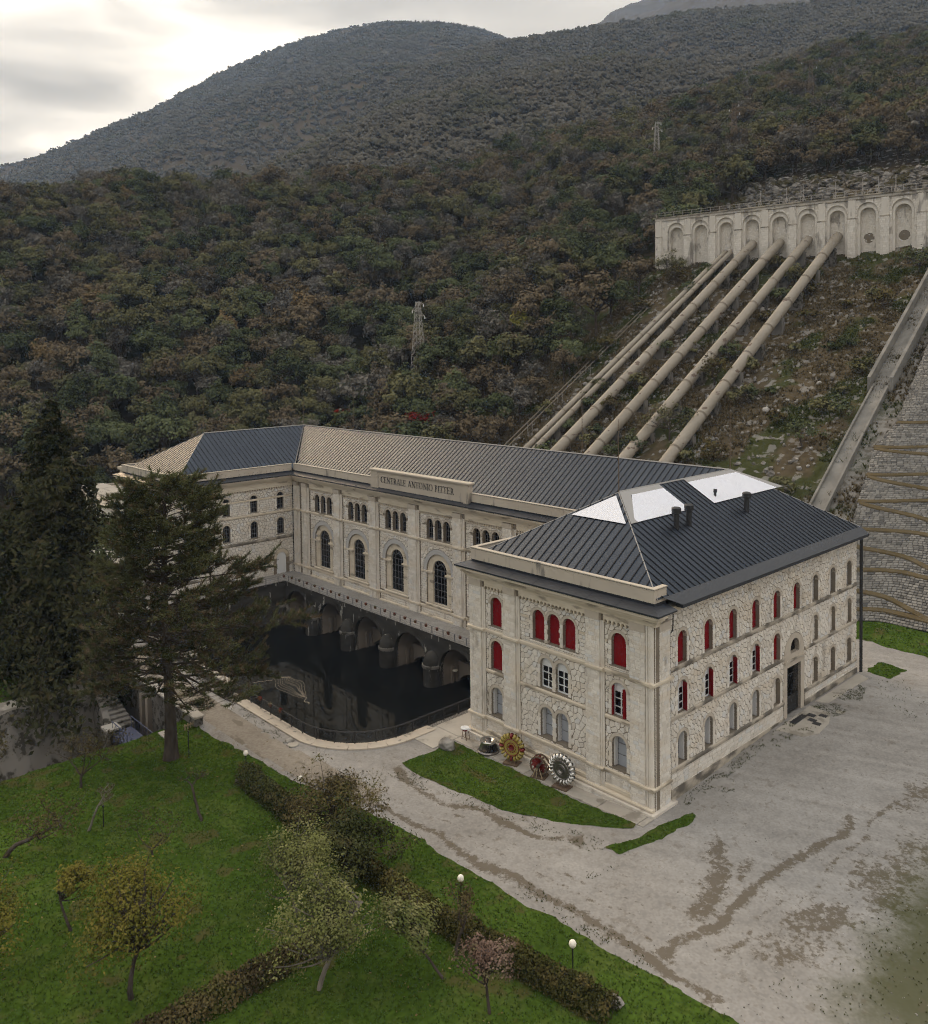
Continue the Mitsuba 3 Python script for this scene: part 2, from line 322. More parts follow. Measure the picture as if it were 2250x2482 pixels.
def window(fr, kind, cx, w, z0, zt, recess, wk=None):
    """one window as a part of the building with its own sub-parts"""
    k = nk(PS + '__window')
    r = w / 2; zs = zt - r
    if kind in ('shutter', 'shutter_r'):
        lm = MB(); 
        op = arch(cx, w, z0, zt)
        for a, b in ((cx - r, cx - 0.008), (cx + 0.008, cx + r)):
            lf = op.intersection(sbox(a, z0, b, zt + 1)); fext(lm, fr, lf, -recess - 0.06, -recess)
            n = 4
            for i in range(1, n): 
                x = a + (b - a) * i / n; fbox(lm, fr, x - 0.008, x + 0.008, z0 + .02, zs, -recess - 0.01, -recess + 0.008)
        lm.build(k + '__shutter', 'red_paint')
    elif kind in ('white', 'open_red'):
        op = arch(cx, w, z0, zt); g = MB(); fext(g, fr, op, -recess - 0.05, -recess - 0.03); g.build(k + '__pane', 'dark_glass')
        f = MB(); head = op.intersection(sbox(cx - r, zs - 0.12, cx + r, zt)); fext(f, fr, head, -recess - 0.02, -recess + 0.03)
        for x in (cx - r, cx - 0.05, cx + r - 0.09): fbox(f, fr, x, x + (0.10 if x != cx - 0.05 else 0.10), z0, zs - 0.12, -recess - 0.02, -recess + 0.03)
        fbox(f, fr, cx - r, cx + r, z0, z0 + 0.12, -recess - 0.02, -recess + 0.031)
        for i in (1, 2): 
            z = z0 + (zs - z0) * i / 3; fbox(f, fr, cx - r, cx + r, z - 0.035, z + 0.035, -recess - 0.02, -recess + 0.025)
        f.build(k + '__frame', 'white_paint')
        if kind == 'open_red':
            for sgn in (-1, 1):
                s = MB(); x = cx + sgn * (r - 0.03)
                if fr is F_FRONT or sgn > 0:
                    fext(s, Fr(fr(np.array([[x, 0, -recess + .04]]))[0], fr.n * 0.93 - sgn * fr.e * 0.36, fr.e * sgn * 0.93 + fr.n * 0.36), sbox(0, z0 + .03, 0.50, zt - 0.35), -0.02, 0.02)
                    s.build(k + '__shutter', 'red_paint')
    elif kind == 'grey':
        op = arch(cx, w * 0.86, z0, zt); g = MB(); fext(g, fr, op, -recess - 0.05, -recess - 0.02); g.build(k + '__pane', 'grey_glass')
        f = MB()
        fext(f, fr, arch(cx, w, z0 - .01, zt + 0.02).difference(arch(cx, w * 0.84, z0 + 0.02, zt - 0.05)), -recess - 0.06, -recess + 0.01)
        for i in (1, 2): 
            z = z0 + (zs - z0 + .2) * i / 2.4; fbox(f, fr, cx - r, cx + r, z - 0.03, z + 0.03, -recess - 0.05, -recess + 0.012)
        f.build(k + '__frame', 'steel_bar')
    elif kind == 'mortar':
        b = MB(); fext(b, fr, arch(cx, w, z0, zt), -recess - 0.1, -recess); b.build(k + '__blocking', 'render_grey')
    elif kind == 'stone':
        b = MB(); stone_mesh(b, fr, ashlar_cells(arch(cx, w, z0, zt), 0.5, 0.3, rs), -recess - 0.02, 0.03, rs)
        fext(b, fr, arch(cx, w, z0, zt), -recess - 0.1, -recess - 0.02, (0.1, 0.2)); b.build(k + '__blocking', 'stone', uv=True)
    elif kind == 'bars':
        g = MB(); fext(g, fr, arch(cx, w, z0, zt), -recess - 0.05, -recess - 0.02); g.build(k + '__pane', 'dark_glass')
        f = MB(); op = arch(cx, w, z0, zt); nv = 4 if w > 2 else 3
        fext(f, fr, op.difference(arch(cx, w - .12, z0 + .06, zt - .06)), -recess - 0.02, -recess + 0.035)
        nh = int(round((zs - z0) / (0.95 if w > 2 else 0.8)))
        for i in range(1, nv):
            x = cx - r + w * i / nv; h = zs + (0 if w > 2 else math.sqrt(max(r * r - (x - cx) ** 2, 0)))
            fbox(f, fr, x - 0.025, x + 0.025, z0, h, -recess - 0.02, -recess + 0.03)
        for i in range(1, nh + 1):
            z = z0 + (zs - z0) * i / nh; fbox(f, fr, cx - r, cx + r, z - 0.025, z + 0.025, -recess - 0.02, -recess + 0.028)
        if w > 2:
            fext(f, fr, arch(cx, w * 0.55 + .05, zs, zs + w * 0.275 + .025).difference(arch(cx, w * 0.55 - .05, zs - .1, zs + w * 0.275 - .025)), -recess - 0.02, -recess + 0.03)
            for a in (35, 65, 90, 115, 145):
                c, s = math.cos(math.radians(a)), math.sin(math.radians(a))
                l = LineString([(cx + c * w * 0.275, zs + s * w * 0.275), (cx + c * r, zs + s * r)]).buffer(0.025); fext(f, fr, l, -recess - 0.02, -recess + 0.029)
        f.build(k + '__frame', 'steel_bar')
    if wk is not None: wk.append(k)
    return k

def surround(fr, cx, w, z0, zt, t=0.26, d=0.05, quoin=True, sill=True):
    """grey arch ring, quoined jambs and sill"""
    r = w / 2; zs = zt - r
    m = MB(); fext(m, fr, ring_arch(cx, w, zs, zt, t), -0.3, d); m.build(PS + '__arch_ring', 'archstone')
    if quoin:
        q = MB(); n = max(3, int((zs - z0) / 0.36)); hh = (zs - z0) / n
        for sg in (-1, 1):
            for i in range(n):
                ww = 0.40 if i % 2 else 0.30
                a, b = cx + sg * r, cx + sg * (r + ww)
                stone_mesh(q, fr, [sbox(min(a, b), z0 + i * hh + .012, max(a, b), z0 + (i + 1) * hh - .012)], 0.0, 0.05, rs, 0.97)
        tag(q.build(PS + '__quoins', 'stone', uv=True), kind='stuff')
    return m

def corbels(fr, s0, s1, z0, z1, d, pitch=0.42):
    n = max(2, int(round((s1 - s0) / pitch))); p = (s1 - s0) / n
    g = sbox(s0, z0, s1, z1)
    for i in range(n): g = g.difference(arch(s0 + (i + .5) * p, p * 0.72, z0 - .1, z0 + 0.62 * (z1 - z0), 8))
    m = MB(); fext(m, fr, g, 0.0, d); m.build(PS + '__corbel_frieze', 'trim')

def band(fr, segs, z0, z1, mat='trim', name='string_course', d=0.0):
    m = MB()
    for a, b, dd in segs:
        h = z1 - z0
        fbox(m, fr, a, b, z0, z0 + h * 0.4, 0.0, dd * 0.72 + d); fbox(m, fr, a, b, z0 + h * 0.4, z1 - .02, 0.0, dd + d)
        fext(m, Fr(fr(np.array([[a, 0, 0]]))[0], fr.n, -fr.e), Polygon([(0, z1 - .02), (dd + d, z1 - .02), (0, z1 + .06)]), -(b - a), 0)
    m.build(PS + '__' + name, mat)

def pilaster(fr, s0, s1, z0, z1, d, cap=True, coll=None):
    m = MB(); fbox(m, fr, s0, s1, z0, z1, 0.0, d - 0.03, (0.3, 0.3))
    g = sbox(s0, z0, s1, z1)
    stone_mesh(m, fr, ashlar_cells(g, 0.52, 0.31, rs, 0.038), d - 0.03, 0.03, rs, 0.97)
    # flank towards +s
    for e, o in ((1, s1), (-1, s0)):
        fl = Fr(fr(np.array([[o, 0, 0]]))[0], -fr.n * e, fr.e * e)
        stone_mesh(m, fl, ashlar_cells(sbox(-d, z0, 0, z1) if e > 0 else sbox(0, z0, d, z1), 0.5, 0.31, rs, 0.038), 0.0, 0.02, rs, 0.98)
    m.build(PS + '__pilaster', 'stone', uv=True)
    if coll:
        c = MB()
        for s, r in coll:
            P = fr(np.array([[s, z0, 0.07], [s, z1, 0.07]])); c.tube(P, r, 8, uv=(0.4, 0.5))
        c.build(PS + '__colonnette', 'stone', uv=True)
    if cap:
        m = MB(); fbox(m, fr, s0 - .03, s1 + .03, z1, z1 + .62, 0, d + .04); m.build(PS + '__capital', 'archstone')

def infill(fr, region, size, d=0.0, h=0.05, named=False, mat='stone'):
    cells = voro_cells(region, size, rs)
    if named: NAMED.extend((fr, g, h) for g in cells)
    else:
        m = MB(); stone_mesh(m, fr, cells, d, h, rs); k = m.build(PS + '__facing_stones', mat, uv=True); tag(k, kind='stuff')

def cornice(fr, s0, s1, mat='trim', e0=1.12, e1=1.12):
    """stepped cornice with a metal gutter edge and the sloping sheet behind it"""
    m = MB()
    for z0, z1, d in ((14.42, 14.72, .30), (14.72, 14.95, .48), (14.95, 15.22, .74), (15.22, 15.46, 1.0)):
        fbox(m, fr, s0 - (d if e0 else 0), s1 + (d if e1 else 0), z0, z1, -0.3, d)
    m.build(PS + '__cornice', mat)
    g = MB(); fbox(g, fr, s0 - e0, s1 + e1, 15.46, 15.60, 0.5, 1.12)
    V = np.array([[s0 - e0, 15.60, 1.12], [s1 + e1, 15.60, 1.12], [s1, 15.92, 0.05], [s0, 15.92, 0.05]]); g.add(fr(V), [[0, 1, 2, 3]])
    for e, s in ((e0, s0), (e1, s1)):
        if e: 
            sg = -1 if s == s0 else 1
            V = np.array([[s + sg * e, 15.60, 1.12], [s, 15.92, 0.05], [s, 15.92, -1.4], [s + sg * e, 15.60, -1.4]]); g.add(fr(V), [[0, 1, 2, 3]] if sg < 0 else [[3, 2, 1, 0]])
            fbox(g, fr, s + sg * e - .04, s + sg * .5, 15.46, 15.598, -1.4, 0.9)
    n = int((s1 - s0) / 2.6)
    for i in range(1, n):
        x = s0 + (s1 - s0) * i / n; V = fr(np.array([[x - .05, 15.63, 1.10], [x + .05, 15.63, 1.10], [x + .05, 15.95, 0.05], [x - .05, 15.95, 0.05]])); g.add(V, [[0, 1, 2, 3]])
    g.build(PS + '__gutter', 'roof_dark')
def parapet(fr, s0, s1, z0=16.1, z1=17.1, t=0.34, d=0.0):
    m = MB(); fbox(m, fr, s0, s1, z0, z1, -t, d); m.build(PS + '__parapet', 'parapet')
    c = MB(); fbox(c, fr, s0 - .05, s1 + .05, z1 + .035, z1 + .11, -t - .06, d + .06); c.build(PS + '__coping', 'parapet')
    b = MB(); fbox(b, fr, s0, s1, 15.85, z0, -t - .02, d - .06); fbox(b, fr, s0 - .03, s1 + .03, z1, z1 + .035, -t - .03, d + .035); b.build(PS + '__flashing', 'roof_dark')

# ---------------------------------------------------------------- front wing, shuttered facade
holes, wins, rings = [], [], []
def W(kind, cx, w, z0, zt, rec, t=0.26, quoin=True):
    wins.append((kind, cx, w, z0, zt, rec, t, quoin)); holes.append(arch(cx, w, z0, zt))
def flush(fr, extra=()):
    g = unary_union(holes)
    for k, cx, w, z0, zt, rec, t, q in wins:
        window(fr, k, cx, w, z0, zt, rec); surround(fr, cx, w, z0, zt, t, quoin=q)
    return g
for cx in (-16.78, -3.30):
    rt = cx > -10
    W('shutter', cx, 1.42, 10.45, 13.13, 0.30); W('open_red' if rt else 'shutter', cx, 1.42, 6.50, 9.2, 0.30); W('grey', cx, 1.42, 2.30, 4.98, 0.66)
for i in range(3): W('shutter', -10.0 + (i - 1) * 1.69, 1.36, 10.5, 13.13, 0.34, 0.24, i != 1)
for i in (-.5, .5):
    W('white', -10.0 + i * 1.72, 1.38, 6.55, 9.2, 0.30, 0.26); W('grey', -10.0 + i * 1.72, 1.38, 2.35, 4.98, 0.62, 0.26)
HF = flush(F_FRONT)
wall_slab(F_FRONT, sbox(-20, -1.2, 0, WT).difference(HF))
# white plaster splays of the ground floor windows, colonnettes between the grouped ones
for cx in (-16.78, -3.30, -10.86, -9.14):
    m = MB(); fext(m, F_FRONT, arch(cx, 1.44, 2.36, 4.97).difference(arch(cx, 1.2, 2.0, 4.9)), -0.62, -0.22); m.build(PS + '__splay', 'plaster_white')
for xs, z0, z1 in (((-10.845, -9.155), 10.5, 12.45), ((-10.0,), 6.55, 8.5), ((-10.0,), 2.35, 4.28)):
    for x in xs:
        c = MB(); P = F_FRONT(np.array([[x, z0, -.12], [x, z1, -.12]])); c.tube(P, 0.115, 10)
        fbox(c, F_FRONT, x - .17, x + .17, z0, z0 + .22, -.28, .05); fbox(c, F_FRONT, x - .17, x + .17, z1, z1 + .2, -.28, .05); c.build(PS + '__column', 'archstone')
bays = [(-18.05, -15.65), (-13.8, -6.42), (-4.62, -2.10)]
trim_ex = unary_union([ring_arch(cx, w, zt - w / 2 - .1, zt, t) for k, cx, w, z0, zt, rec, t, q in wins] + [sbox(cx - w / 2 - .38, z0 - .1, cx + w / 2 + .38, zt - w / 2) for k, cx, w, z0, zt, rec, t, q in wins])
for a, b in bays:
    rg = sbox(a, 2.08, b, 13.75).difference(HF).difference(trim_ex)
    for z0, z1 in ((6.08, 6.42), (9.72, 10.12)): rg = rg.difference(sbox(a, z0, b, z1))
    up = rg.intersection(sbox(a, 10.12, b, 12.38)); rg = rg.difference(sbox(a, 10.12, b, 12.38))
    infill(F_FRONT, rg, 0.52, named=True)
    m = MB(); stone_mesh(m, F_FRONT, ashlar_cells(up.difference(sbox(a, 12.2, b, 12.38)), 0.5, 0.31, rs), 0, 0.035, rs, 0.97)
    fbox(m, F_FRONT, a, b, 0.85, 1.76, 0.0, 0.02, (.3, .3)); stone_mesh(m, F_FRONT, ashlar_cells(sbox(a, 0.85, b, 1.76), 0.62, 0.32, rs), 0.02, 0.03, rs, 0.97); tag(m.build(PS + '__facing_stones', 'stone', uv=True), kind='stuff')
    corbels(F_FRONT, a, b, 13.72, 14.2, 0.24)
    band(F_FRONT, [(a, b, 0.16)], 6.12, 6.36, name='sill')
    band(F_FRONT, [(a, b, 0.20)], 0.45, 0.85, name='base_course')
    mm = MB(); fbox(mm, F_FRONT, a, b, 14.2, 14.42, 0, 0.26); mm.build(PS + '__frieze', 'trim')
    mi_ = MB()
    for w0 in [x for x in wins if a < x[1] < b and x[3] > 10]: pass
    g = sbox(a, 12.2, b, 12.38).difference(HF).difference(trim_ex); 
    if not g.is_empty: fext(mi_, F_FRONT, g, 0, 0.05); mi_.build(PS + '__impost', 'trim')
for s0, s1, co in ((-20.0, -18.55, ((-18.42, .1), (-18.2, .1))), (-15.65, -14.27, ((-14.15, .1), (-13.93, .1))), (-6.42, -5.05, ((-4.95, .1), (-4.75, .1))), (-2.10, -0.75, ())):
    pilaster(F_FRONT, s0, s1, -0.4 if s0 > -20 else 0.2, 13.8, 0.27, coll=co)
# notched corner with its colonnettes, and the return on the yard side
m = MB(); m.box((-0.75, 0.0, 0.2), (-0.26, 0.62, 14.42), (.35, .3))
stone_mesh(m, F_FRONT, ashlar_cells(sbox(-0.75, 0.2, -0.26, 13.8), 0.4, 0.31, rs, .028), 0.0, 0.03, rs, .97)
for x, y, r in ((-0.62, -0.10, .10), (-0.36, -0.12, .13), (-0.12, 0.12, .13), (-0.10, 0.42, .10), (-0.24, 0.0, .2)): m.tube([(x, y, 0.2), (x, y, 14.42)], r, 10, uv=(rs.random(), .4))
m.build(PS + '__corner_colonnettes', 'stone', uv=True)
pilaster(F_RIGHT, 0.62, 2.05, 0.2, 13.8, 0.27)
allp = [(-20.25, -18.1, .42), (-18.1, -15.65, .16), (-15.65, -13.85, .42), (-13.85, -6.42, .16), (-6.42, -4.65, .42), (-4.65, -2.1, .16), (-2.1, -.2, .42)]
band(F_FRONT, allp, 9.74, 10.04); band(F_FRONT, allp, 1.76, 2.05)
band(F_RIGHT, [(-0.4, 2.3, .42)], 9.74, 10.04); band(F_RIGHT, [(-0.4, 2.1, .42)], 1.76, 2.05)
pl = MB(); pl.box((-20.5, -0.62, -1.2), (0.28, 0.3, 0.22), (.4, .4)); pl.box((-0.6, -0.6, -1.2), (0.30, 2.6, 0.24), (.4, .4))
fo = Fr((0, -0.62, 0), (1, 0, 0), (0, -1, 0)); stone_mesh(pl, fo, ashlar_cells(sbox(-20.5, -0.7, 0.28, 0.22), 0.7, 0.45, rs, .03), 0, 0.05, rs, .96)
pl.build(PS + '__plinth', 'stone', uv=True)
for a, b in ((-20.3, -15.0), (-15.65, -5.0), (-6.42, 0.0)):
    band(F_FRONT, [(a, b, .46)] if a < -20 or b > -1 else [(a, b, .45)], 0.22, 0.45, name='base_course')
cornice(F_FRONT, -20.0, 0.0); parapet(F_FRONT, -20.0, 0.0)
parapet(Fr((0, 0, 0), (0, 1, 0), (1, 0, 0)), 0.36, 1.6); parapet(Fr((-20, 0, 0), (0, -1, 0), (-1, 0, 0)), -19.6, -0.36)
# ---------------------------------------------------------------- front wing, yard side
holes, wins = [], []
COL = [4.05 + 3.845 * i for i in range(9)]
for i, c in enumerate(COL):
    if i == 5:
        W('shutter', c, 1.30, 10.5, 13.13, 0.34)
        continue
    W('shutter' if i < 6 else 'mortar', c, 1.30, 10.5, 13.13, 0.34 if i < 6 else 0.42)
    W('open_red' if i < 4 else ('shutter' if i == 4 else 'stone'), c, 1.30, 6.6, 9.2, 0.34)
    W('grey' if i < 4 else 'stone', c, 1.30, 2.5, 5.1, 0.70 if i < 4 else 0.40)
HF = flush(F_RIGHT)
for c in COL[:4]:
    m = MB(); fext(m, F_RIGHT, arch(c, 1.32, 2.55, 5.09).difference(arch(c, 1.06, 2.0, 5.0)), -0.66, -0.24); m.build(PS + '__splay', 'plaster_white')
DO = unary_union([sbox(21.35, 0.6, 24.1, 5.45), arch(22.9, 1.75, 6.6, 7.95)])
wall_slab(F_RIGHT, sbox(0.6, -1.0, 36.65, WT).difference(HF).difference(DO))
trim_ex = unary_union([arch(cx, w + 2 * t, z0 - .1, zt + t) for k, cx, w, z0, zt, rec, t, q in wins] + [sbox(cx - w / 2 - .38, z0 - .1, cx + w / 2 + .38, zt - w / 2) for k, cx, w, z0, zt, rec, t, q in wins] + [arch(22.75, 4.1, 0, 8.5)])
rg = sbox(2.1, 2.55, 36.65, 15.0).difference(HF).difference(trim_ex)
for z0, z1 in ((6.3, 6.62), (10.15, 10.5)): rg = rg.difference(sbox(0, z0, 40, z1))
infill(F_RIGHT, rg, 0.47)
m = MB(); lo = sbox(2.1, 0.6, 36.65, 2.2).difference(sbox(20.6, 0, 25, 3))
stone_mesh(m, F_RIGHT, ashlar_cells(lo, 0.7, 0.34, rs), 0, 0.05, rs, .97); tag(m.build(PS + '__facing_stones', 'stone', uv=True), kind='stuff')
for z0, z1, sk in ((10.18, 10.46, ()), (6.32, 6.58, (20.9, 24.9)), (2.2, 2.5, (20.7, 24.9))):
    sg = [(2.1, 36.65, .15)] if not sk else [(2.1, sk[0], .15), (sk[1], 36.65, .15)]
    band(F_RIGHT, sg, z0, z1, 'stained')
m = MB(); fbox(m, F_RIGHT, 2.4, 20.8, -0.3, 0.95, 0, .12); fbox(m, F_RIGHT, 24.8, 36.7, -0.3, 1.5, 0, .12); m.build(PS + '__plinth', 'stained')
m = MB(); fbox(m, F_RIGHT, 2.05, 36.9, 14.95, 15.2, 0, .18); fbox(m, F_RIGHT, 2.05, 37.3, 15.2, 15.5, -.3, .55); m.build(PS + '__cornice', 'trim')
# portal with its lunette and iron gate
m = MB(); fext(m, F_RIGHT, arch(22.75, 4.0, 0.4, 8.45).difference(DO), -0.5, 0.06); m.build(PS + '__portal', 'archstone')
m = MB(); fbox(m, F_RIGHT, 20.7, 24.8, 5.95, 6.15, 0, .2); m.build(PS + '__portal_lintel', 'stained')
gk = nk(PS + '__lunette'); g = MB(); fext(g, F_RIGHT, arch(22.9, 1.75, 6.6, 7.95), -.45, -.4); g.build(gk + '__pane', 'dark_glass')
g = MB(); fbox(g, F_RIGHT, 22.0, 22.35, 6.6, 7.6, -.4, -.33); g.build(gk + '__frame', 'white_paint')
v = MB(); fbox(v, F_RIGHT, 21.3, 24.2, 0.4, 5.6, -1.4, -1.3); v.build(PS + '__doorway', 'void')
gk = nk(PS + '__iron_gate'); g = MB()
for i in range(13): 
    y = 21.4 + 2.65 * i / 12; P = F_RIGHT(np.array([[y, 1.0, -.25], [y, 5.3, -.25]])); g.tube(P, .022, 5)
for z in (1.05, 2.5, 4.6, 5.3): fbox(g, F_RIGHT, 21.35, 24.1, z - .035, z + .035, -.28, -.22)
for a, b in ((21.5, 22.7), (22.7, 23.95)):
    for q in (1, -1): P = F_RIGHT(np.array([[a if q > 0 else b, 2.5, -.22], [b if q > 0 else a, 4.6, -.22]])); g.tube(P, .02, 5)
fbox(g, F_RIGHT, 21.4, 24.05, 1.05, 2.5, -.26, -.24); g.build(gk, 'black_iron')
m = MB(); m.tube([(0.12, 37.0, 1.0), (0.12, 37.0, 15.1)], 0.16, 10); m.build(PS + '__drainpipe', 'black_iron')
m = MB(); P = [(-.12, 2.22, 1.4), (-.12, 2.22, 13.3), (.1, 2.25, 13.6), (.15, 2.25, 14.9)]; m.tube(P, 0.05, 6); m.build(PS + '__drainpipe', 'black_iron')
m = MB(); m.box((-20.3, -0.0, -1.0), (-19.3, 19.9, 15.4), (.4, .3)); m.box((-20, 35.95, -1), (-.3, 36.6, 15.3), (.4, .3)); m.box((-103.0, 35.95, -1), (-20, 36.6, 15.3), (.4, .3)); m.build(PS + '__wall', 'stone', uv=True)
# the nearest single stones of the front become parts, the others one piece
dist = [np.linalg.norm(fr(np.array([[g.centroid.x, g.centroid.y, 0]]))[0] - EYE) / math.sqrt(g.area) for fr, g, h in NAMED]
order = np.argsort(dist); rest = MB()
for n_, i in enumerate(order):
    fr, g, h = NAMED[i]
    if n_ < 300: mb = MB(); stone_mesh(mb, fr, [g], 0, h, rs); mb.build(PS + '__wall__stone', 'stone', uv=True)
    else: stone_mesh(rest, fr, [g], 0, h, rs)
if rest.n: tag(rest.build(PS + '__facing_stones', 'stone', uv=True), kind='stuff')

# ---------------------------------------------------------------- turbine hall over the pond
holes, wins = [], []
B9 = 9.03; CX = [-74.63 + B9 * i for i in range(6)]
inner = []
for c in CX:
    W('bars', c, 2.75, 1.6, 7.45, 0.42, 0.0, False)
    for i in (-1, 0, 1): W('bars', c + i * 1.68, 1.30, 10.15, 12.88, 0.50, 0.24, False)
g = unary_union(holes)
big = unary_union([arch(c, 4.95, 1.45, 8.3) for c in CX])
for k, cx, w, z0, zt, rec, t, q in wins:
    window(F_HALL, k, cx, w, z0, zt, rec)
    if w < 2: surround(F_HALL, cx, w, z0, zt, t, quoin=False)
wall_slab(F_HALL, sbox(-83.2, -1.0, -20, WT).difference(g).difference(big))
for c in CX:
    m = MB(); fext(m, F_HALL, arch(c, 5.0, 1.4, 8.33).difference(arch(c, 2.75, 1.6, 7.45)), -.6, -.16); m.build(PS + '__window_recess', 'trim')
    m = MB(); fext(m, F_HALL, ring_arch(c, 4.95, 5.7, 8.3, .62), 0, .045); m.build(PS + '__arch_ring', 'render_grey')
    for a, b in ((c - 3.55, c - 1.3), (c + 1.3, c + 3.55)):
        m = MB(); fbox(m, F_HALL, a, b, 5.55, 5.78, -.4, .14); m.build(PS + '__impost', 'trim')
    for i in (-.5, .5):
        x = c + i * 1.68; m = MB(); m.tube(F_HALL(np.array([[x, 10.2, -.14], [x, 12.0, -.14]])), .12, 8)
        fbox(m, F_HALL, x - .17, x + .17, 10.15, 10.35, -.3, .04); fbox(m, F_HALL, x - .18, x + .18, 12.0, 12.2, -.3, .05); m.build(PS + '__column', 'archstone')
pils = [(-83.2, -81.9), (-80.45, -79.12)] + [(-71.55 + B9 * i, -70.0 + B9 * i) for i in range(6)]
hb = [(-78.2, -71.55)] + [(-69.2 + B9 * i, -62.52 + B9 * i) for i in range(5)]
tri_ex = unary_union([arch(c + i * 1.68, 1.86, 10.1, 13.15) for c in CX for i in (-1, 0, 1)] + [arch(c, 6.3, 1.4, 8.98) for c in CX] + [sbox(c - 2.85, 10.1, c + 2.85, 12.25) for c in CX])
for (a, b), c in zip(hb, CX):
    rg = unary_union([sbox(a, 7.3, b, 9.7), sbox(a, 11.95, b, 13.5)]).difference(g).difference(tri_ex); infill(F_HALL, rg, 0.48)
    m = MB(); lo = unary_union([sbox(a, 1.35, b, 7.25), sbox(a, 10.1, b, 11.9), sbox(a, -.4, b, .7)]).difference(big).difference(unary_union([arch(c, 6.3, 5.7, 8.98)] + [arch(c + i * 1.68, 1.4, 10.1, 13.0) for i in (-1, 0, 1)]))
    stone_mesh(m, F_HALL, ashlar_cells(lo, 0.55, 0.32, rs), 0, 0.045, rs, .97); tag(m.build(PS + '__facing_stones', 'stone', uv=True), kind='stuff')
    corbels(F_HALL, a, b, 13.4, 13.95, 0.24)
    m = MB(); fbox(m, F_HALL, a, b, 13.95, 14.42, 0, .26); m.build(PS + '__frieze', 'trim')
for s0, s1 in pils: pilaster(F_HALL, s0, s1, -0.5, 13.7, 0.30, coll=((s1 + .15, .12), (s1 + .45, .12)))
hs = []; x = -83.2
for s0, s1 in pils: 
    if s0 > x: hs.append((x, s0, .16))
    hs.append((s0, s1 + .6, .44)); x = s1 + .6
hs.append((x, -20, .16))
band(F_HALL, hs, 9.62, 9.95); band(F_HALL, [(a, b, d - .02) for a, b, d in hs], 0.72, 1.05)
band(F_HALL, [(c - 2.6, c + 2.6, .2) for c in CX], 1.18, 1.42, name='sill'); band(F_HALL, [(a, b, .3) for a, b in hb], -0.5, -0.1, name='base_course')
cornice(F_HALL, -83.2, -20.0, e0=0, e1=0); parapet(F_HALL, -83.2, -61.8); parapet(F_HALL, -41.3, -20.3)
# ---------------------------------------------------------------- sign board
SG = PS + '__sign_board'
F_SIGN = Fr((0, 19.62, 0), (1, 0, 0), (0, -1, 0))
m = MB(); fbox(m, F_SIGN, -60.0, -42.1, 15.9, 18.15, -.7, -.06); m.build(SG + '__panel', 'parapet')
for a, b in ((-61.7, -60.0), (-42.15, -41.3)):
    m = MB(); fbox(m, F_SIGN, a, b, 15.6, 18.15, -.8, .06); m.build(SG + '__pier', 'parapet')
m = MB(); fbox(m, F_SIGN, -61.85, -41.1, 18.15, 18.28, -.9, .10); fbox(m, F_SIGN, -61.95, -41.0, 18.28, 18.46, -.95, .22); m.build(SG + '__moulding', 'parapet')
m = MB(); fbox(m, F_SIGN, -60.0, -42.15, 15.60, 15.9, -.7, .0); m.build(SG + '__flashing', 'roof_dark')
def glyph(ch):
    """roman capitals on a height of 1, thick stems, thin strokes and serifs"""
    K, t = 0.135, 0.06
    st = lambda x: sbox(x, 0, x + K, 1); sf = lambda x, y: sbox(x - .09, y, x + K + .09, y + .045)
    ln = lambda a, b, w: LineString([a, b]).buffer(w / 2, cap_style=2)
    stem = lambda x: unary_union([st(x), sf(x, 0), sf(x, .955)])
    bowl = lambda x, y0, y1, w: (affinity.scale(Point(0, 0).buffer(1, 24), w, (y1 - y0) / 2).difference(affinity.scale(Point(0, 0).buffer(1, 24), w - K, (y1 - y0) / 2 - t))).intersection(sbox(0, -2, 3, 2))
    if ch == 'I': return stem(.09), .32
    if ch in 'PR':
        b = affinity.translate(bowl(0, .42, 1, .36), .2, .71); g = [stem(.09), b, sbox(.1, .94, .25, 1), sbox(.1, .42, .25, .48)]
        if ch == 'R': g.append(ln((.32, .46), (.66, 0), K)); return unary_union(g).intersection(sbox(-1, 0, .75, 1)), .74
        return unary_union(g), .62
    if ch == 'E': return unary_union([stem(.09), sbox(.1, .945, .56, 1), sbox(.1, .475, .48, .53), sbox(.1, 0, .60, .055), sbox(.52, .82, .56, 1), sbox(.56, 0, .60, .2), sbox(.45, .4, .48, .6)]), .68
    if ch == 'L': return unary_union([stem(.09), sbox(.1, 0, .56, .055), sbox(.52, 0, .56, .22)]), .62
    if ch == 'T': return unary_union([st(.27), sf(.27, 0), sbox(.0, .945, .68, 1), sbox(0, .78, .04, 1), sbox(.64, .78, .68, 1)]), .72
    if ch == 'N': return unary_union([sbox(.12, 0, .18, 1), sbox(.68, 0, .74, 1), ln((.12, 1), (.74, 0), K + .02).intersection(sbox(0, 0, 1, 1)), sbox(.03, 0, .27, .045), sbox(.6, .955, .84, 1), sbox(.0, .955, .2, 1)]), .86
    if ch == 'A': return unary_union([ln((.08, 0), (.38, 1), t), ln((.68, 0), (.38, 1), K).intersection(sbox(0, 0, 1, 1)), sbox(.2, .3, .6, .35), sbox(-.02, 0, .2, .045), sbox(.52, 0, .84, .045)]), .80
    if ch == 'O': return affinity.translate(affinity.scale(Point(0, 0).buffer(1, 24), .42, .51).difference(affinity.scale(Point(0, 0).buffer(1, 24), .29, .455)), .44, .5), .90
    if ch == 'C':
        o = affinity.scale(Point(0, 0).buffer(1, 24), .42, .51).difference(affinity.scale(Point(.08, 0).buffer(1, 24), .30, .455)).difference(sbox(.18, -.3, 1, .3))
        return affinity.translate(unary_union([o, sbox(.24, .22, .29, .48)]), .44, .5), .78
txt, x = 'CENTRALE ANTONIO PITTER', 0.0
lay = []
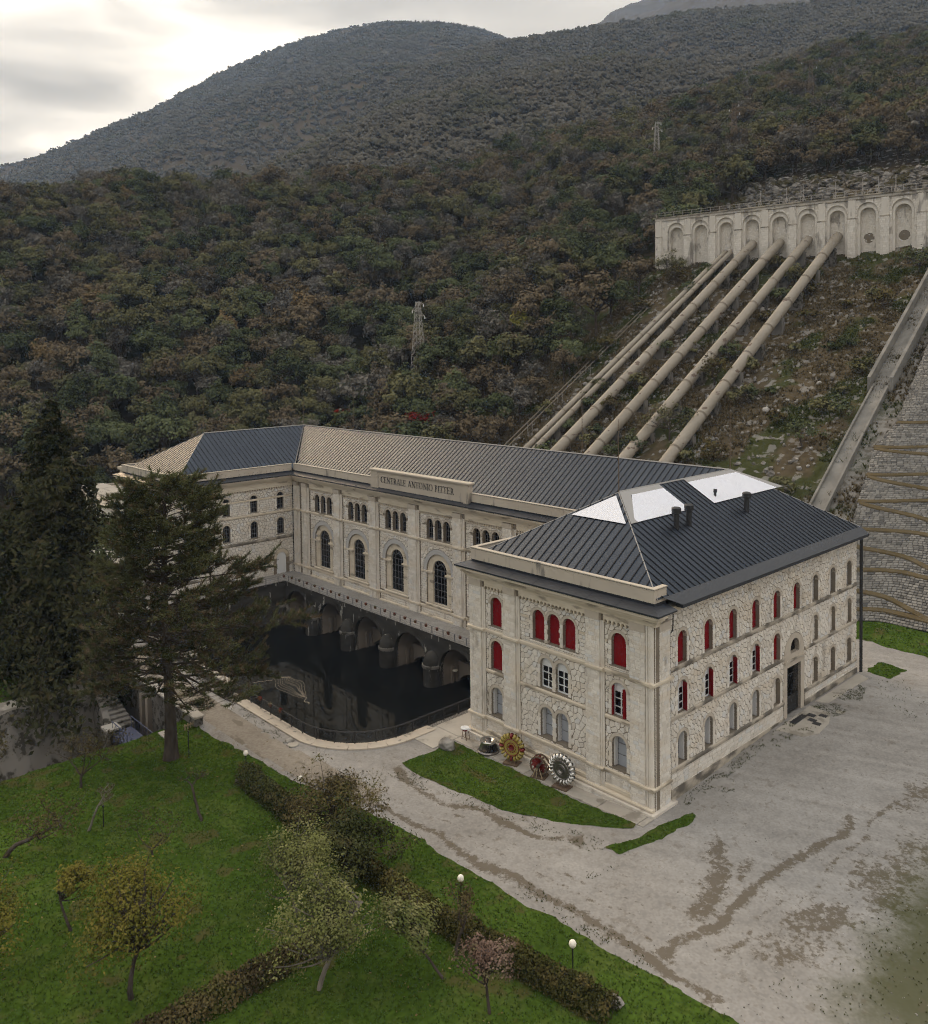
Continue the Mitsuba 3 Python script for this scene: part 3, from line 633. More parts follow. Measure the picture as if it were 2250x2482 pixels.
for ch in txt:
    if ch == ' ': x += .42; continue
    g, adv = glyph(ch); lay.append((g, x)); x += adv + .07
sx = 15.5 / x
for g, x0 in lay:
    m = MB(); gg = affinity.translate(affinity.scale(g, sx, 0.86, origin=(0, 0)), -59.45 + x0 * sx, 16.66); fext(m, F_SIGN, gg, -.07, -.02); m.build(SG + '__letter', 'black_iron')

# ---------------------------------------------------------------- left wing
holes, wins = [], []
LY = [17.45, 12.75, 8.05, 3.4]
for y in LY: W('bars', y, 1.25, 10.15, 12.85, .36, .25); W('bars', y, 1.25, 6.1, 8.75, .36, .25)
DR = arch(17.5, 1.75, -0.45, 3.15); holes.append(DR)
HF = flush(F_LSIDE)
wall_slab(F_LSIDE, sbox(0, -1, 20, WT).difference(HF))
trim_ex = unary_union([arch(cx, w + .5, z0 - .1, zt + t) for k, cx, w, z0, zt, rec, t, q in wins] + [sbox(cx - w / 2 - .38, z0 - .1, cx + w / 2 + .38, zt - w / 2) for k, cx, w, z0, zt, rec, t, q in wins] + [arch(17.5, 2.9, -1, 3.7)])
rg = unary_union([sbox(0, 1.35, 20, 5.3), sbox(0, 5.75, 20, 9.5), sbox(0, 12.3, 20, 13.6)]).difference(HF).difference(trim_ex); infill(F_LSIDE, rg, .55)
m = MB(); stone_mesh(m, F_LSIDE, ashlar_cells(unary_union([sbox(0, 9.95, 20, 11.95), sbox(0, -.4, 20, .9)]).difference(HF).difference(trim_ex), .55, .32, rs), 0, .045, rs, .97); tag(m.build(PS + '__facing_stones', 'stone', uv=True), kind='stuff')
band(F_LSIDE, [(0, 20, .16)], 9.55, 9.85); band(F_LSIDE, [(0, 20, .16)], 5.4, 5.68, 'stained'); band(F_LSIDE, [(0, 16.4, .16), (18.5, 20, .16)], 0.97, 1.24, 'stained'); band(F_LSIDE, [(0, 20, .1)], 11.98, 12.2, name='impost')
corbels(F_LSIDE, 0, 19.9, 13.5, 13.95, .24); m = MB(); fbox(m, F_LSIDE, 0, 20, 13.95, 14.42, 0, .26); m.build(PS + '__frieze', 'trim')
m = MB(); fext(m, F_LSIDE, DR, -.2, -.1); k = m.build(PS + '__door', 'white_paint')
m = MB(); fext(m, F_LSIDE, ring_arch(17.5, 1.75, 2.2, 3.15, .5), -.1, .05); m.build(PS + '__arch_ring', 'trim')
m = MB(); fbox(m, F_LSIDE, 16.72, 17.1, 1.9, 2.0, -.1, -.08); m.build(k + '__letter_plate', 'black_iron')
cornice(F_LSIDE, 0, 20, e0=0, e1=0); parapet(F_LSIDE, 0.36, 19.7)
m = MB(); m.tube([(-83.0, 19.7, -.4), (-83.0, 19.7, 14.4)], .09, 8); m.build(PS + '__drainpipe', 'black_iron')
holes, wins = [], []
for cx in (-99.55, -86.9): W('bars', cx, 1.35, 10.3, 12.9, .4, .25); W('bars', cx, 1.35, 6.4, 9.0, .4, .25); W('grey', cx, 1.35, 2.2, 4.9, .5, .25)
for i in range(3): W('bars', -93.2 + (i - 1) * 1.69, 1.36, 10.3, 12.9, .4, .24, False)
for i in (-.5, .5): W('bars', -93.2 + i * 1.72, 1.38, 6.4, 9.0, .4, .25, False)
HF = flush(F_LFRONT)
wall_slab(F_LFRONT, sbox(-103.2, -1, -83.2, WT).difference(HF))
trim_ex = unary_union([arch(cx, w + .84, z0 - .1, zt + t) for k, cx, w, z0, zt, rec, t, q in wins])
infill(F_LFRONT, unary_union([sbox(-103, 2.1, -83.4, 9.5), sbox(-103, 10, -83.4, 13.7)]).difference(HF).difference(trim_ex), .6)
for s0, s1 in ((-103.2, -101.3), (-98.4, -97.1), (-89.3, -88), (-85, -83.2)): pilaster(F_LFRONT, s0, s1, -.8, 13.8, .27, coll=((s1 + .14, .1), (s1 + .36, .1)))
band(F_LFRONT, [(-103.4, -83.0, .3)], 9.7, 10.0); band(F_LFRONT, [(-103.4, -83.0, .3)], 1.75, 2.05)
for a, b in ((-101, -98.4), (-96.8, -89.3), (-87.8, -85)): corbels(F_LFRONT, a, b, 13.7, 14.2, .24)
cornice(F_LFRONT, -103.2, -83.2); parapet(F_LFRONT, -103.2, -83.2); parapet(Fr((-103.2, 0, 0), (0, -1, 0), (-1, 0, 0)), -6.0, -0.36)
m = MB(); m.box((-103.2, 0.7, -1), (-102.5, 36.6, 15.4), (.4, .3)); m.build(PS + '__wall', 'stone', uv=True)

# ---------------------------------------------------------------- seamed metal roofs
def roof_slope(poly3, e, pitch, name='panel', mat='roof_metal', off=0.0, seams=True):
    """a planar slope cut into standing-seam panels; e = unit horizontal direction along the eave"""
    P = np.array(poly3, float); e = np.array(e, float)
    nrm = np.cross(P[1] - P[0], P[2] - P[0]); nrm /= np.linalg.norm(nrm); nrm *= np.sign(nrm[2])
    w = np.cross(nrm, e); w *= np.sign(w[2])
    fr = Fr(P[0] + nrm * off, e, nrm, w)
    pl = Polygon([((p - P[0]) @ e, (p - P[0]) @ w) for p in P]); x0, _, x1, _ = pl.bounds
    if np.dot(np.cross(e, w), nrm) < 0: flip = True
    else: flip = False
    n = int(round((x1 - x0) / pitch)); p = (x1 - x0) / n
    for i in range(n if seams else 1):
        a, b = (x0 + i * p, x0 + (i + 1) * p) if seams else (x0, x1)
        q = pl.intersection(sbox(a + .004, -1, b - .004, 99))
        for g in polys(q):
            mb = MB(); V, F = extr(g, -.03, .0)
            if flip: F = F[:, ::-1]
            mb.add(fr(V), F, (rs.random(), 0)); mb.build(PS + '__roof__' + name, mat, uv=True)
        if seams and i:
            l = pl.intersection(LineString([(a, -1), (a, 99)]))
            if l.length > .1:
                c = np.array(l.coords); mb = MB(); V, F = extr(sbox(a - .045, c[:, 1].min(), a + .045, c[:, 1].max()), 0.0, .05)
                if flip: F = F[:, ::-1]
                SEAM.add(fr(V), F)
    return fr, pl
SEAM = MB()
RZ, EZ, YR = 22.24, 16.4, 28.4
A0, A1 = (-10, 9.04, RZ), (-10, YR, RZ); L0, L1 = (-93.2, 9.6, RZ), (-93.2, YR, RZ)
frR, plR = roof_slope([(0.14, 0.2, EZ), (0.14, 36.65, EZ), A1, A0], (0, 1, 0), .745)
frF, plF = roof_slope([(-19.9, 0.2, EZ), (0.14, 0.2, EZ), A0], (1, 0, 0), .80)
roof_slope([(-19.9, 20, EZ), (-19.9, 0.2, EZ), A0, A1], (0, -1, 0), .8)
roof_slope([(-83.2, 20.1, EZ), (-19.9, 20.1, EZ), A1, L1], (1, 0, 0), .76)
roof_slope([(-83.2, 0.3, EZ), (-83.2, 20.1, EZ), L1, L0], (0, 1, 0), .78)
roof_slope([(-103.1, 0.2, EZ), (-83.2, 0.2, EZ), L0], (1, 0, 0), .80)
roof_slope([(-103.1, 36.6, EZ), (-103.1, 0.2, EZ), L0, L1], (0, -1, 0), .8, seams=False)
roof_slope([(0.14, 36.65, EZ), (-103.1, 36.65, EZ), L1, A1], (-1, 0, 0), .8, seams=False)
SEAM.build(PS + '__roof__seams', 'seam_dark'); tag(PS + '__roof__seams', kind='stuff')
ev = MB()
V = np.array([(0.14, 0.9, EZ + .03), (0.14, 36.75, EZ + .03), (1.0, 36.75, 15.78), (1.0, 2.3, 15.78)]); ev.add(V, [[0, 3, 2, 1]]); ev.box((0.4, 2.3, 15.5), (1.0, 36.8, 15.77)); ev.build(PS + '__roof__eave_sheet', 'roof_dark')
rc = MB()
for a, b in ((A0, A1), (L0, L1), (A1, L1)): 
    rc.tube([np.array(a) + (0, 0, .02), np.array(b) + (0, 0, .02)], .10, 6)
for a, b in ((A0, (0.14, .2, EZ)), (A0, (-19.9, .2, EZ)), (A1, (.14, 36.65, EZ)), (L0, (-83.2, .2, EZ)), (L0, (-103.1, .2, EZ))): rc.tube([np.array(a), np.array(b)], .05, 6)
rc.build(PS + '__roof__ridge_cap', 'flashing')
# valley flashing of the hall against the left wing
m = MB(); a, b = np.array((-83.2, 20.1, EZ + .05)), np.array(L1) + (0, 0, .06); o = np.array((.32, .0, .22)); m.add(np.array([a, a + o * 1.2, b + o * .4, b]), [[0, 1, 2, 3]]); m.build(PS + '__roof__valley_flashing', 'flashing')
def sheet(fr, poly, z, mat, name, amp=.02, pitch=.16):
    mb = MB(); x0, y0, x1, y1 = poly.bounds; n = int((x1 - x0) / pitch)
    for i in range(n):
        for k in (0, 1):
            q = poly.intersection(sbox(x0 + (i + k * .5) * pitch, y0 - 1, x0 + (i + k * .5 + .5) * pitch, y1 + 1))
            for g in polys(q): fext(mb, fr, g, z, z + .02 + amp * k)
    mb.build(PS + '__roof__' + name, mat)
hR = plR.bounds[3]
def onR(y, f): return (y, hR * f)
sheet(frR, Polygon([(10.1 - .2, hR * .94), (15.2 - .2, hR * .94), (16.4 - .2, hR * .66), (6.4, hR * .66)]).intersection(sbox(6.9, 0, 15.0, 99)), .07, 'sheet_white', 'skylight')
sheet(frR, Polygon([(19.2, hR * .95), (28.4, hR * .95), (31.6, hR * .66), (19.2, hR * .66)]), .07, 'sheet_white', 'skylight')
sheet(frF, affinity.scale(plF, .30, .30, origin=(plF.centroid.x, plF.bounds[3] * .93)), .07, 'sheet_white', 'skylight')
m = MB()
for pl_, fr_ in ((Polygon([(8.9, hR), (15.0, hR), (15.0, hR * .94), (9.8, hR * .94), (6.9, hR * .66), (5.9, hR * .66)]), frR), (Polygon([(19.2, hR), (28.3, hR), (33.0, hR * .66), (31.8, hR * .66), (28.2, hR * .95), (19.2, hR * .95)]), frR)): fext(m, fr_, pl_, .05, .075)
m.build(PS + '__roof__flashing', 'flashing')
for y, f in ((10.6, .52), (12.6, .52), (22.4, .50)):
    P = frR(np.array([[y, hR * f, 0]]))[0]; k = nk(PS + '__vent_pipe'); m = MB(); m.tube([P + (0, 0, -.3), P + (0, 0, 1.35)], .24, 12); m.build(k + '__shaft', 'black_iron')
    m = MB(); V, F = lathe([(.0, 1.3), (.4, 1.3), (.42, 1.75), (.3, 1.85), (0, 1.9)], 14); m.add(V + P, F); m.build(k + '__cowl', 'black_iron')
P = frR(np.array([[20.6, hR * .73, 0]]))[0]; m = MB(); m.tube([P, P + (0, 0, .5)], .12, 8); m.tube([P + (0, 0, .45), P + (0, 0, .75)], .18, 8); m.build(PS + '__vent_pipe', 'roof_dark')
for x, y, h in ((-10, 9.04, 6.6), (-30, YR, 9.0), (-10, YR, 7.0), (-93.2, 9.6, 6.5), (-78, YR, 7.0), (-93.2, YR, 5.5)):
    m = MB(); m.tube([(x, y, RZ), (x, y, RZ + h)], [.05, .025], 5); m.build(PS + '__lightning_rod', 'rusty_brown')

# ---------------------------------------------------------------- flat-roofed annex behind the trees on the left
AN = 'annex_building'; tag(AN, 'low flat-roofed annex with grey roof decks half hidden behind the dark conifers', 'building')
m = MB(); m.box((-141, 1.0, -1), (-103.3, 30, 8.6), (.5, .4)); m.build(AN + '__wall', 'stone', uv=True)
m = MB(); m.box((-141.3, .7, 8.6), (-103.3, 1.3, 9.0)); m.build(AN + '__parapet', 'parapet')
m = MB(); m.box((-141, 1.3, 8.5), (-103.4, 30, 8.72)); m.build(AN + '__roof', 'stained')
m = MB(); m.box((-141, 5, 8.72), (-104, 10.5, 8.9)); m.build(AN + '__roof__deck', 'concrete')
m = MB(); m.box((-141, 14, 8.7), (-103.4, 30, 11.4), (.5, .4)); m.build(AN + '__upper_wall', 'parapet')
m = MB(); m.box((-141.3, 13.6, 11.4), (-103.3, 14.2, 12.0)); m.box((-141.3, 13.6, 11.4), (-140.7, 30, 12.0)); m.build(AN + '__upper_parapet', 'parapet')
m = MB(); m.box((-140.7, 14.2, 11.3), (-103.4, 30, 11.5)); m.build(AN + '__upper_roof', 'stained')
# ---------------------------------------------------------------- ground sheets
TRACKS = [([(10.8, 10), (10.4, 4), (10.1, -3), (9.7, -8), (9.0, -11.5)], .55, 1.0), ([(5.3, -.4), (6.4, -2.2), (7.4, -4.2), (8.3, -7.2)], .95, 1.0), ([(8.4, -.4), (8.3, -3.2)], .65, .9), ([(13.6, -6.5), (14.6, 1), (16, 9)], 2.2, .75), ([(-20, -9.5), (-14, -9.4), (-8, -8.5), (-2, -6.9)], .5, .95), ([(-24, -14.5), (-12, -13.7), (0, -13.0), (12, -12.4)], .45, .95), ([(12.7, 14), (12.2, 6), (11.9, -2), (11.2, -9)], .28, .6), ([(13.0, 20), (13.4, 14)], 1.2, .7), ([(-16, -10.9), (-6, -10.3), (2, -9.4), (8, -9.8)], .22, .45), ([(-16, -12.2), (-6, -11.6), (2, -10.8), (8, -11)], .22, .45)]
def near_line(x, y, pts, w):
    d = mi.Float(1e9)
    for (ax, ay), (bx, by) in zip(pts, pts[1:]):
        ux, uy = bx - ax, by - ay; t = dr.clip(((x - ax) * ux + (y - ay) * uy) / (ux * ux + uy * uy), 0, 1); d = dr.minimum(d, dr.square(x - ax - t * ux) + dr.square(y - ay - t * uy))
    return dr.exp(-d / (w * w))
def f_gravel(p, n, uv):
    x, y = p[0], p[1]
    base = mix((0.235, 0.222, 0.207), (0.33, 0.318, 0.302), fbm(x * 0.22, y * 0.22, 0, 4))
    trk = noise((x * 0.35 - y * 0.94) * 1.6, (x * 0.94 + y * 0.35) * 0.06)
    base = base * (0.88 + 0.24 * noise(x * 7.5, y * 7.5)) * (0.93 + 0.14 * noise(x * 2.2, y * 2.2)) * (0.90 + 0.18 * trk)
    # wheel tracks along the road
    w = fbm(x * 0.55 + 7, y * 0.55, 0, 5); fine = noise(x * 3.1, y * 3.1) * 0.4 + noise(x * 6.3, y * 6.3) * 0.35 + noise(x * 13.0, y * 13.0) * 0.25
    wx, wy = x + 1.6 * (noise(x * .4, y * .4) - .5), y + 1.6 * (noise(x * .4 + 9, y * .4) - .5)
    m = mi.Float(0)
    for pts, wd, st in TRACKS: m = dr.maximum(m, st * near_line(wx, wy, pts, wd))
    k = smoothstep(0.30, 0.74, m * 0.80 + (w - 0.5) * 0.7 + (fine - 0.5) * 1.15)
    base = mix(base, (0.118, 0.098, 0.072), k * 0.85)
    far = smoothstep(14.5, 19.0, x + 0.12 * y + 3.0 * (w - 0.5) + 1.6 * (fine - .5)) * smoothstep(16, 4, dr.abs(y + 1))
    base = mix(base, (0.075, 0.078, 0.036), far * 0.9)
    s = 0.6 * smoothstep(0.66, 0.78, fbm(x * 1.4 + 2, y * 1.4, 0, 4)) * smoothstep(0.35, 0.6, fine)
    return mix(base, (0.13, 0.105, 0.075), s * 0.6)
M['gravel'] = diff(proc(f_gravel))
def f_lawn(p, n, uv):
    a = fbm(p[0] * 0.25, p[1] * 0.25, 0, 3); b = noise(p[0] * 5.5, p[1] * 5.5, p[2] * 5)
    t = mix((0.028, 0.052, 0.008), (0.066, 0.108, 0.018), a)
    t = t * (0.6 + 0.8 * b)
    t = mix(t, (0.105, 0.125, 0.035), 0.5 * smoothstep(.5, .8, noise(p[0] * 1.1 + 3, p[1] * 1.1, 0)) * b)
    return mix(t, (0.085, 0.072, 0.03), 0.7 * smoothstep(0.62, 0.75, fbm(p[0] * 0.6 + 4, p[1] * 0.6, 0, 4)))
M['lawn'] = diff(proc(f_lawn))
M['grass_blade'] = diff(proc(lambda p, n, uv: mix(mix((0.045, 0.080, 0.014), (0.105, 0.165, 0.032), uv[0]), (0.11, 0.10, 0.035), 0.55 * smoothstep(0.7, 1.0, uv[1]))))
M['weed'] = diff(proc(lambda p, n, uv: mix((0.035, 0.048, 0.014), (0.105, 0.105, 0.042), uv[0])))
def f_road(p, n, uv):
    t = mix((0.21, 0.185, 0.155), (0.31, 0.28, 0.24), fbm(p[0] * 0.3, p[1] * 0.5, 0, 4)) * (0.86 + 0.28 * noise(p[0] * 6, p[1] * 6))
    return mix(t, (0.16, 0.14, 0.11), 0.7 * smoothstep(0.60, 0.70, fbm(p[0] * 0.4 + 9, p[1] * 1.1, 0, 4)))
M['road'] = diff(proc(f_road))
def f_dirt(p, n, uv):
    t = mix((0.065, 0.055, 0.035), (0.17, 0.14, 0.10), fbm(p[0] * 0.5, p[1] * 0.5, p[2] * .5, 4)); return mix(t, (0.035, 0.045, 0.012), smoothstep(.5, .65, fbm(p[0] * .35, p[1] * .35, 3, 3)) * .8)
M['dirt'] = diff(proc(f_dirt))
POND = Polygon([(-79, 15.6), (-79, -11.2), (-56.4, -11.2), (-55.2, -11.0)] + [(-31 + 7 * math.cos(math.radians(a)), -4.5 + 7 * math.sin(math.radians(a))) for a in range(-90, 1, 9)] + [(-24, 15.6)])
CANAL = Polygon([(-58.6, -17.4), (-42.6, -17.4), (-42.6, -50), (-47, -75), (-62, -75), (-58.6, -30)])
from shapely import contains_xy
def keep_ground(x, y): return ~contains_xy(POND, x, y) & ~contains_xy(CANAL, x, y)
V, F = grid(-132, 75, -70, 55, 0.7, ground_z, keep_ground)
V[:, 2] += 0.0
put('gravel_yard', (V, F), 'gravel', smooth=True); tag('gravel_yard', 'pale grey gravel yard with brown worn patches around the power station', 'gravel', kind='structure')
def wobble(poly, amp, seed, step=0.25):
    """the same outline with an uneven edge"""
    L = poly.exterior; n = int(L.length / step); pts = np.array([L.interpolate(i * L.length / n).coords[0] for i in range(n)])
    q = np.c_[pts * 0.5, np.full(n, seed * 3.7)]; q2 = np.c_[pts * 1.9, np.full(n, seed * 5.1)]
    off = np.c_[meshkit.fbm(q, 3) - .5, meshkit.fbm(q + 50, 3) - .5] * amp * 2.4 + np.c_[meshkit.noise(q2) - .5, meshkit.noise(q2 + 9) - .5] * amp * 1.2
    return Polygon(pts + off).buffer(0)
LAWNS = {
 'lawn': (Polygon([(-42.6, -17.6), (-25.5, -16.75), (-14.8, -14.7), (-8, -14.5), (0.5, -14.2), (7.7, -13.8), (13.3, -13.4), (25, -13), (25, -62), (-42.6, -62)]), 0.35, 'wide green lawn with orchard trees in the foreground'),
 'lawn_001': (Polygon([(-20.2, -2.3), (-0.35, -2.15), (-0.2, -2.7), (-4, -5.2), (-8.5, -7.2), (-13, -8.0), (-17.4, -8.5), (-20.3, -8.4), (-19.9, -5)]), 0.22, 'narrow green lawn in front of the old turbine wheels'),
 'lawn_002': (Polygon([(-0.2, -5.9), (0.9, -6.1), (2.0, -3), (2.5, 1.2), (1.7, 2.3), (0.9, -2.2)]), 0.35, 'tongue of grass on the gravel at the building corner'),
 'lawn_003': (Polygon([(-60.5, -21), (-60.5, -62), (-131, -62), (-131, -17), (-75, -16.5)]), 0.4, 'green lawn beyond the canal on the left'),
 'lawn_004': (Polygon([(-9, 47), (0, 46.2), (60, 44), (60, 55), (-9, 55)]), 0.4, 'strip of grass at the foot of the stone terraces'),
 'lawn_005': (Polygon([(0.5, 37.3), (3.2, 37.0), (3.4, 40.5), (0.6, 41.3)]), 0.5, 'small patch of grass by the rear building corner')}
for nm, (pg, amp, lb) in LAWNS.items():
    w = wobble(pg, amp, len(nm)); LAWNS[nm] = w
    x0, y0, x1, y1 = w.bounds; st = 0.3 if w.area < 200 else 0.5
    from scipy.spatial import Delaunay
    gx, gy = np.meshgrid(np.arange(x0, x1, st * 1.6), np.arange(y0, y1, st * 1.6)); ip = np.c_[gx.ravel(), gy.ravel()]; ip = ip[contains_xy(w.buffer(-.25), ip[:, 0], ip[:, 1])]
    bp = np.vstack([np.array([g_.exterior.interpolate(t).coords[0] for t in np.arange(0, g_.exterior.length, .22)]) for g_ in polys(w)]); pp = np.vstack([ip, bp]); F = Delaunay(pp).simplices; cc = pp[F].mean(1); F = F[contains_xy(w, cc[:, 0], cc[:, 1])]
    a_, b_, c_ = pp[F[:, 0]], pp[F[:, 1]], pp[F[:, 2]]; fl = ((b_ - a_)[:, 0] * (c_ - a_)[:, 1] - (b_ - a_)[:, 1] * (c_ - a_)[:, 0]) < 0; F[fl] = F[fl][:, ::-1]
    V = np.c_[pp, land_z(pp[:, 0], pp[:, 1]) + 0.035 + 0.05 * (meshkit.noise(np.c_[pp * .8, pp[:, :1] * 0]) - .5)]
    put(nm, (V, F), 'lawn', smooth=True); tag(nm, lb, 'lawn', kind='structure')
rg_ = np.random.default_rng(11)
def tufts(polyarea, dens, h, w, mb, zf=land_z, n3=3, clump=None):
    x0, y0, x1, y1 = polyarea.bounds; n = int((x1 - x0) * (y1 - y0) * dens)
    P = np.c_[rg_.uniform(x0, x1, n), rg_.uniform(y0, y1, n)]; P = P[contains_xy(polyarea, P[:, 0], P[:, 1])]
    if clump: P = P[meshkit.fbm(np.c_[P * clump, P[:, :1] * 0], 3) + rg_.normal(0, .05, len(P)) > .5]
    n = len(P); z = zf(P[:, 0], P[:, 1]) + .03
    hh = h * rg_.uniform(.5, 1.4, n); u = np.c_[rg_.random(n), rg_.random(n)]
    for k in range(n3):
        a = rg_.uniform(0, 2 * np.pi, n); ca, sa = np.cos(a), np.sin(a); ln = rg_.uniform(-.6, .6, (n, 2)) * hh[:, None]
        A = np.c_[P[:, 0] - ca * w, P[:, 1] - sa * w, z]; B = np.c_[P[:, 0] + ca * w, P[:, 1] + sa * w, z]; C = np.c_[P + ln, z + hh]
        mb.add(np.stack([A, B, C], 1).reshape(-1, 3), np.arange(3 * n).reshape(-1, 3), np.repeat(u, 3, 0))
VIEWBOX = Polygon([(-43, -19), (30, -13), (30, -26), (0, -44), (-30, -44), (-43, -33)])
g = MB(); tufts(LAWNS['lawn'].intersection(Polygon([(-43, -16), (25, -12), (25, -22), (5, -36), (-12, -47), (-43, -36)])), 26, .10, .035, g)
for nm in ('lawn_001', 'lawn_002'): tufts(LAWNS[nm], 34, .09, .035, g)
tufts(LAWNS['lawn_003'].intersection(sbox(-100, -40, -60, -16)), 4, .16, .07, g); tufts(LAWNS['lawn_004'], 4, .18, .07, g); tufts(LAWNS['lawn_005'], 20, .1, .05, g)
tag(g.build('lawn_grass', 'grass_blade', uv=True), 'short green grass blades growing all over the lawns', 'grass', kind='stuff')
g = MB()
for pg, dn in ((LineString([(0.6, 3), (0.7, 20)]).buffer(.5), 10), (Polygon([(.3, 24.8), (3.2, 24), (3.4, 29), (2.2, 33.5), (1.5, 33), (.9, 27)]), 16), (Polygon([(1.2, 18.6), (3.2, 19.2), (3.6, 21.2), (2.4, 21), (1.6, 19.6)]), 12), (Point(1.5, 7.3).buffer(1.2), 10), (LineString([(1.6, 15.8), (1.7, 18)]).buffer(.4), 12), (LineString([(.9, -9.2), (2.0, -7.2)]).buffer(.45), 8), (LineString([(-1, -13.3), (8, -13.1)]).buffer(.8), 5), (LineString([(-19, -9.6), (-1, -6.2)]).buffer(.9), 5), (LineString([(3, 36), (9, 30)]).buffer(2.0), 2), (Polygon([(14, -10), (30, -8), (30, 10), (17, 5)]), 2.0), (LineString([(-40, -12.9), (-30, -13.2)]).buffer(.7), 6)):
    tufts(pg, dn * 3.5, .07, .045, g, clump=.9)
tag(g.build('weeds', 'weed', uv=True), 'dark green weeds and moss tufts growing on the gravel', 'weeds', kind='stuff')
g = MB(); n = 2600; P = np.c_[rg_.uniform(-15, 26, n), rg_.uniform(-13.5, 34, n)]; P = P[(P[:, 0] > 0.6) | (P[:, 1] < -9)]
for x, y in P[:1500]:
    r = rg_.uniform(.02, .055); q = rg_.normal(0, 1, (6, 3)); V = np.array([(1, 0, 0), (-1, 0, 0), (0, 1, 0), (0, -1, 0), (0, 0, 1), (0, 0, -.3)]) * r * rg_.uniform(.7, 1.3, (6, 1)) + (x, y, float(ground_z(x, y)) + r * .3)
    g.add(V, [[0, 2, 4], [2, 1, 4], [1, 3, 4], [3, 0, 4], [2, 0, 5], [1, 2, 5], [3, 1, 5], [0, 3, 5]], (rg_.random(), 0))
tag(g.build('loose_stones', 'rock', uv=True), 'loose pebbles scattered over the gravel yard', 'pebbles', kind='stuff')
g = MB(); pg = LAWNS['lawn'].intersection(Polygon([(-43, -16), (25, -12), (25, -22), (5, -36), (-12, -47), (-43, -36)])); x0, y0, x1, y1 = pg.bounds
for q in range(2600):
    x, y = rg_.uniform(x0, x1), rg_.uniform(y0, y1)
    if meshkit.noise(np.array((x * .25, y * .25, 0.0))) < .42: continue
    a = rg_.normal(0, .055, (2, 3)) * (1, 1, .4); p = np.array((x, y, float(land_z(x, y)) + .10)); g.add(np.array([p, p + a[0], p + a[0] + a[1], p + a[1]]), [[0, 1, 2, 3]], (rg_.random(), rg_.random()))
M['fallen_leaf'] = diff(proc(lambda p, n, uv: mix((0.10, 0.07, 0.03), (0.26, 0.20, 0.10), uv[0])))
tag(g.build('fallen_leaves', 'fallen_leaf', uv=True), 'yellow brown fallen leaves scattered on the lawn', 'leaves', kind='stuff')
# road and paths
RD = wobble(Polygon([(-130, -16.6), (-42.8, -16.6), (-25.5, -16.2), (-16, -14.2), (-17.5, -12.4), (-24, -13.0), (-31, -13.7), (-42, -13.7), (-80, -13.6), (-130, -13)]), .25, 3)
x0, y0, x1, y1 = RD.bounds; V, F = grid(x0, x1, y0, y1, .35, lambda x, y: ground_z(x, y) + .012, lambda x, y: contains_xy(RD, x, y)); put('road', (V, F), 'road', smooth=True); tag('road', 'worn pale concrete road running along the pond to the gravel yard', 'road', kind='structure')
tag('path', 'pale concrete slab path along the foot of the front wing', 'path', kind='structure')
for pg in [Polygon([(-20.3, -2.1), (-15.4, -2.1), (-15.4, -.6), (-20.3, -.6)])] + [sbox(-15.36 + i * 3.8, -2.1, -15.4 + (i + 1) * 3.8, -.6) for i in range(4)] + [sbox(-23.6, 3, -20.5, 9), sbox(-23.6, -1.4, -20.35, 2.96), sbox(-23.5, -4.6, -20.35, -1.44), Polygon([(-.15, -2.1), (.35, -2.1), (.35, -.7), (-.15, -.7)])]:
    V, F = extr(pg.buffer(-.012), 0, .1); c = pg.centroid; z = float(ground_z(c.x, c.y)); V = V.copy(); V[:, 2] += np.where(V[:, 2] > .05, ground_z(V[:, 0], V[:, 1]) - .04, z - .2)
    put('path__slab', (V, F), 'concrete')
m = MB(); V, F = extr(Polygon([(.3, 18.2), (2.6, 18.6), (3.4, 20.0), (3.2, 22.5), (2.4, 24.6), (.3, 24.9)]), 0, .05); V[:, 2] += ground_z(V[:, 0], V[:, 1]); m.add(V, F); m.build('path__slab', 'concrete')
V, F = extr(Polygon([(.2, 26.2), (1.3, 26.5), (1.5, 35.5), (.2, 36.2)]), 0, .04); V[:, 2] += ground_z(V[:, 0], V[:, 1]); put('path__slab', (V, F), 'concrete')
for i, (x, y, sx, sy, lb) in enumerate(((.85, 21.5, .28, 1.2, 'long dark drain grate set in the paving before the iron gate'), (1.35, 23.0, .35, .3, 'square dark manhole cover nearest the iron gate'), (2.2, 23.6, .35, .3, 'square manhole cover, the upper one of the pair in the moss'), (1.85, 22.1, .35, .3, 'square dark manhole cover left of the lowest pair'), (2.45, 21.7, .35, .3, 'square dark manhole cover farthest out on the gravel'))):
    k = nk('manhole_cover' if i else 'drain_grate'); z = float(ground_z(x, y)) + .055; m = MB(); m.box((x - sx, y - sy, z - .05), (x + sx, y + sy, z)); scene[k] = PLY(m.mesh(), 'black_iron'); tag(k, lb, 'manhole cover' if i else 'drain grate')
V, F = lathe([(.38, 0), (.42, .05), (.34, .06), (.3, .03), (0, .03)], 20); put('round_cover', (V + (3.0, 25.4, 1.07), F), 'concrete'); tag('round_cover', 'round concrete well cover lying in the moss beside the yard wall', 'well cover')

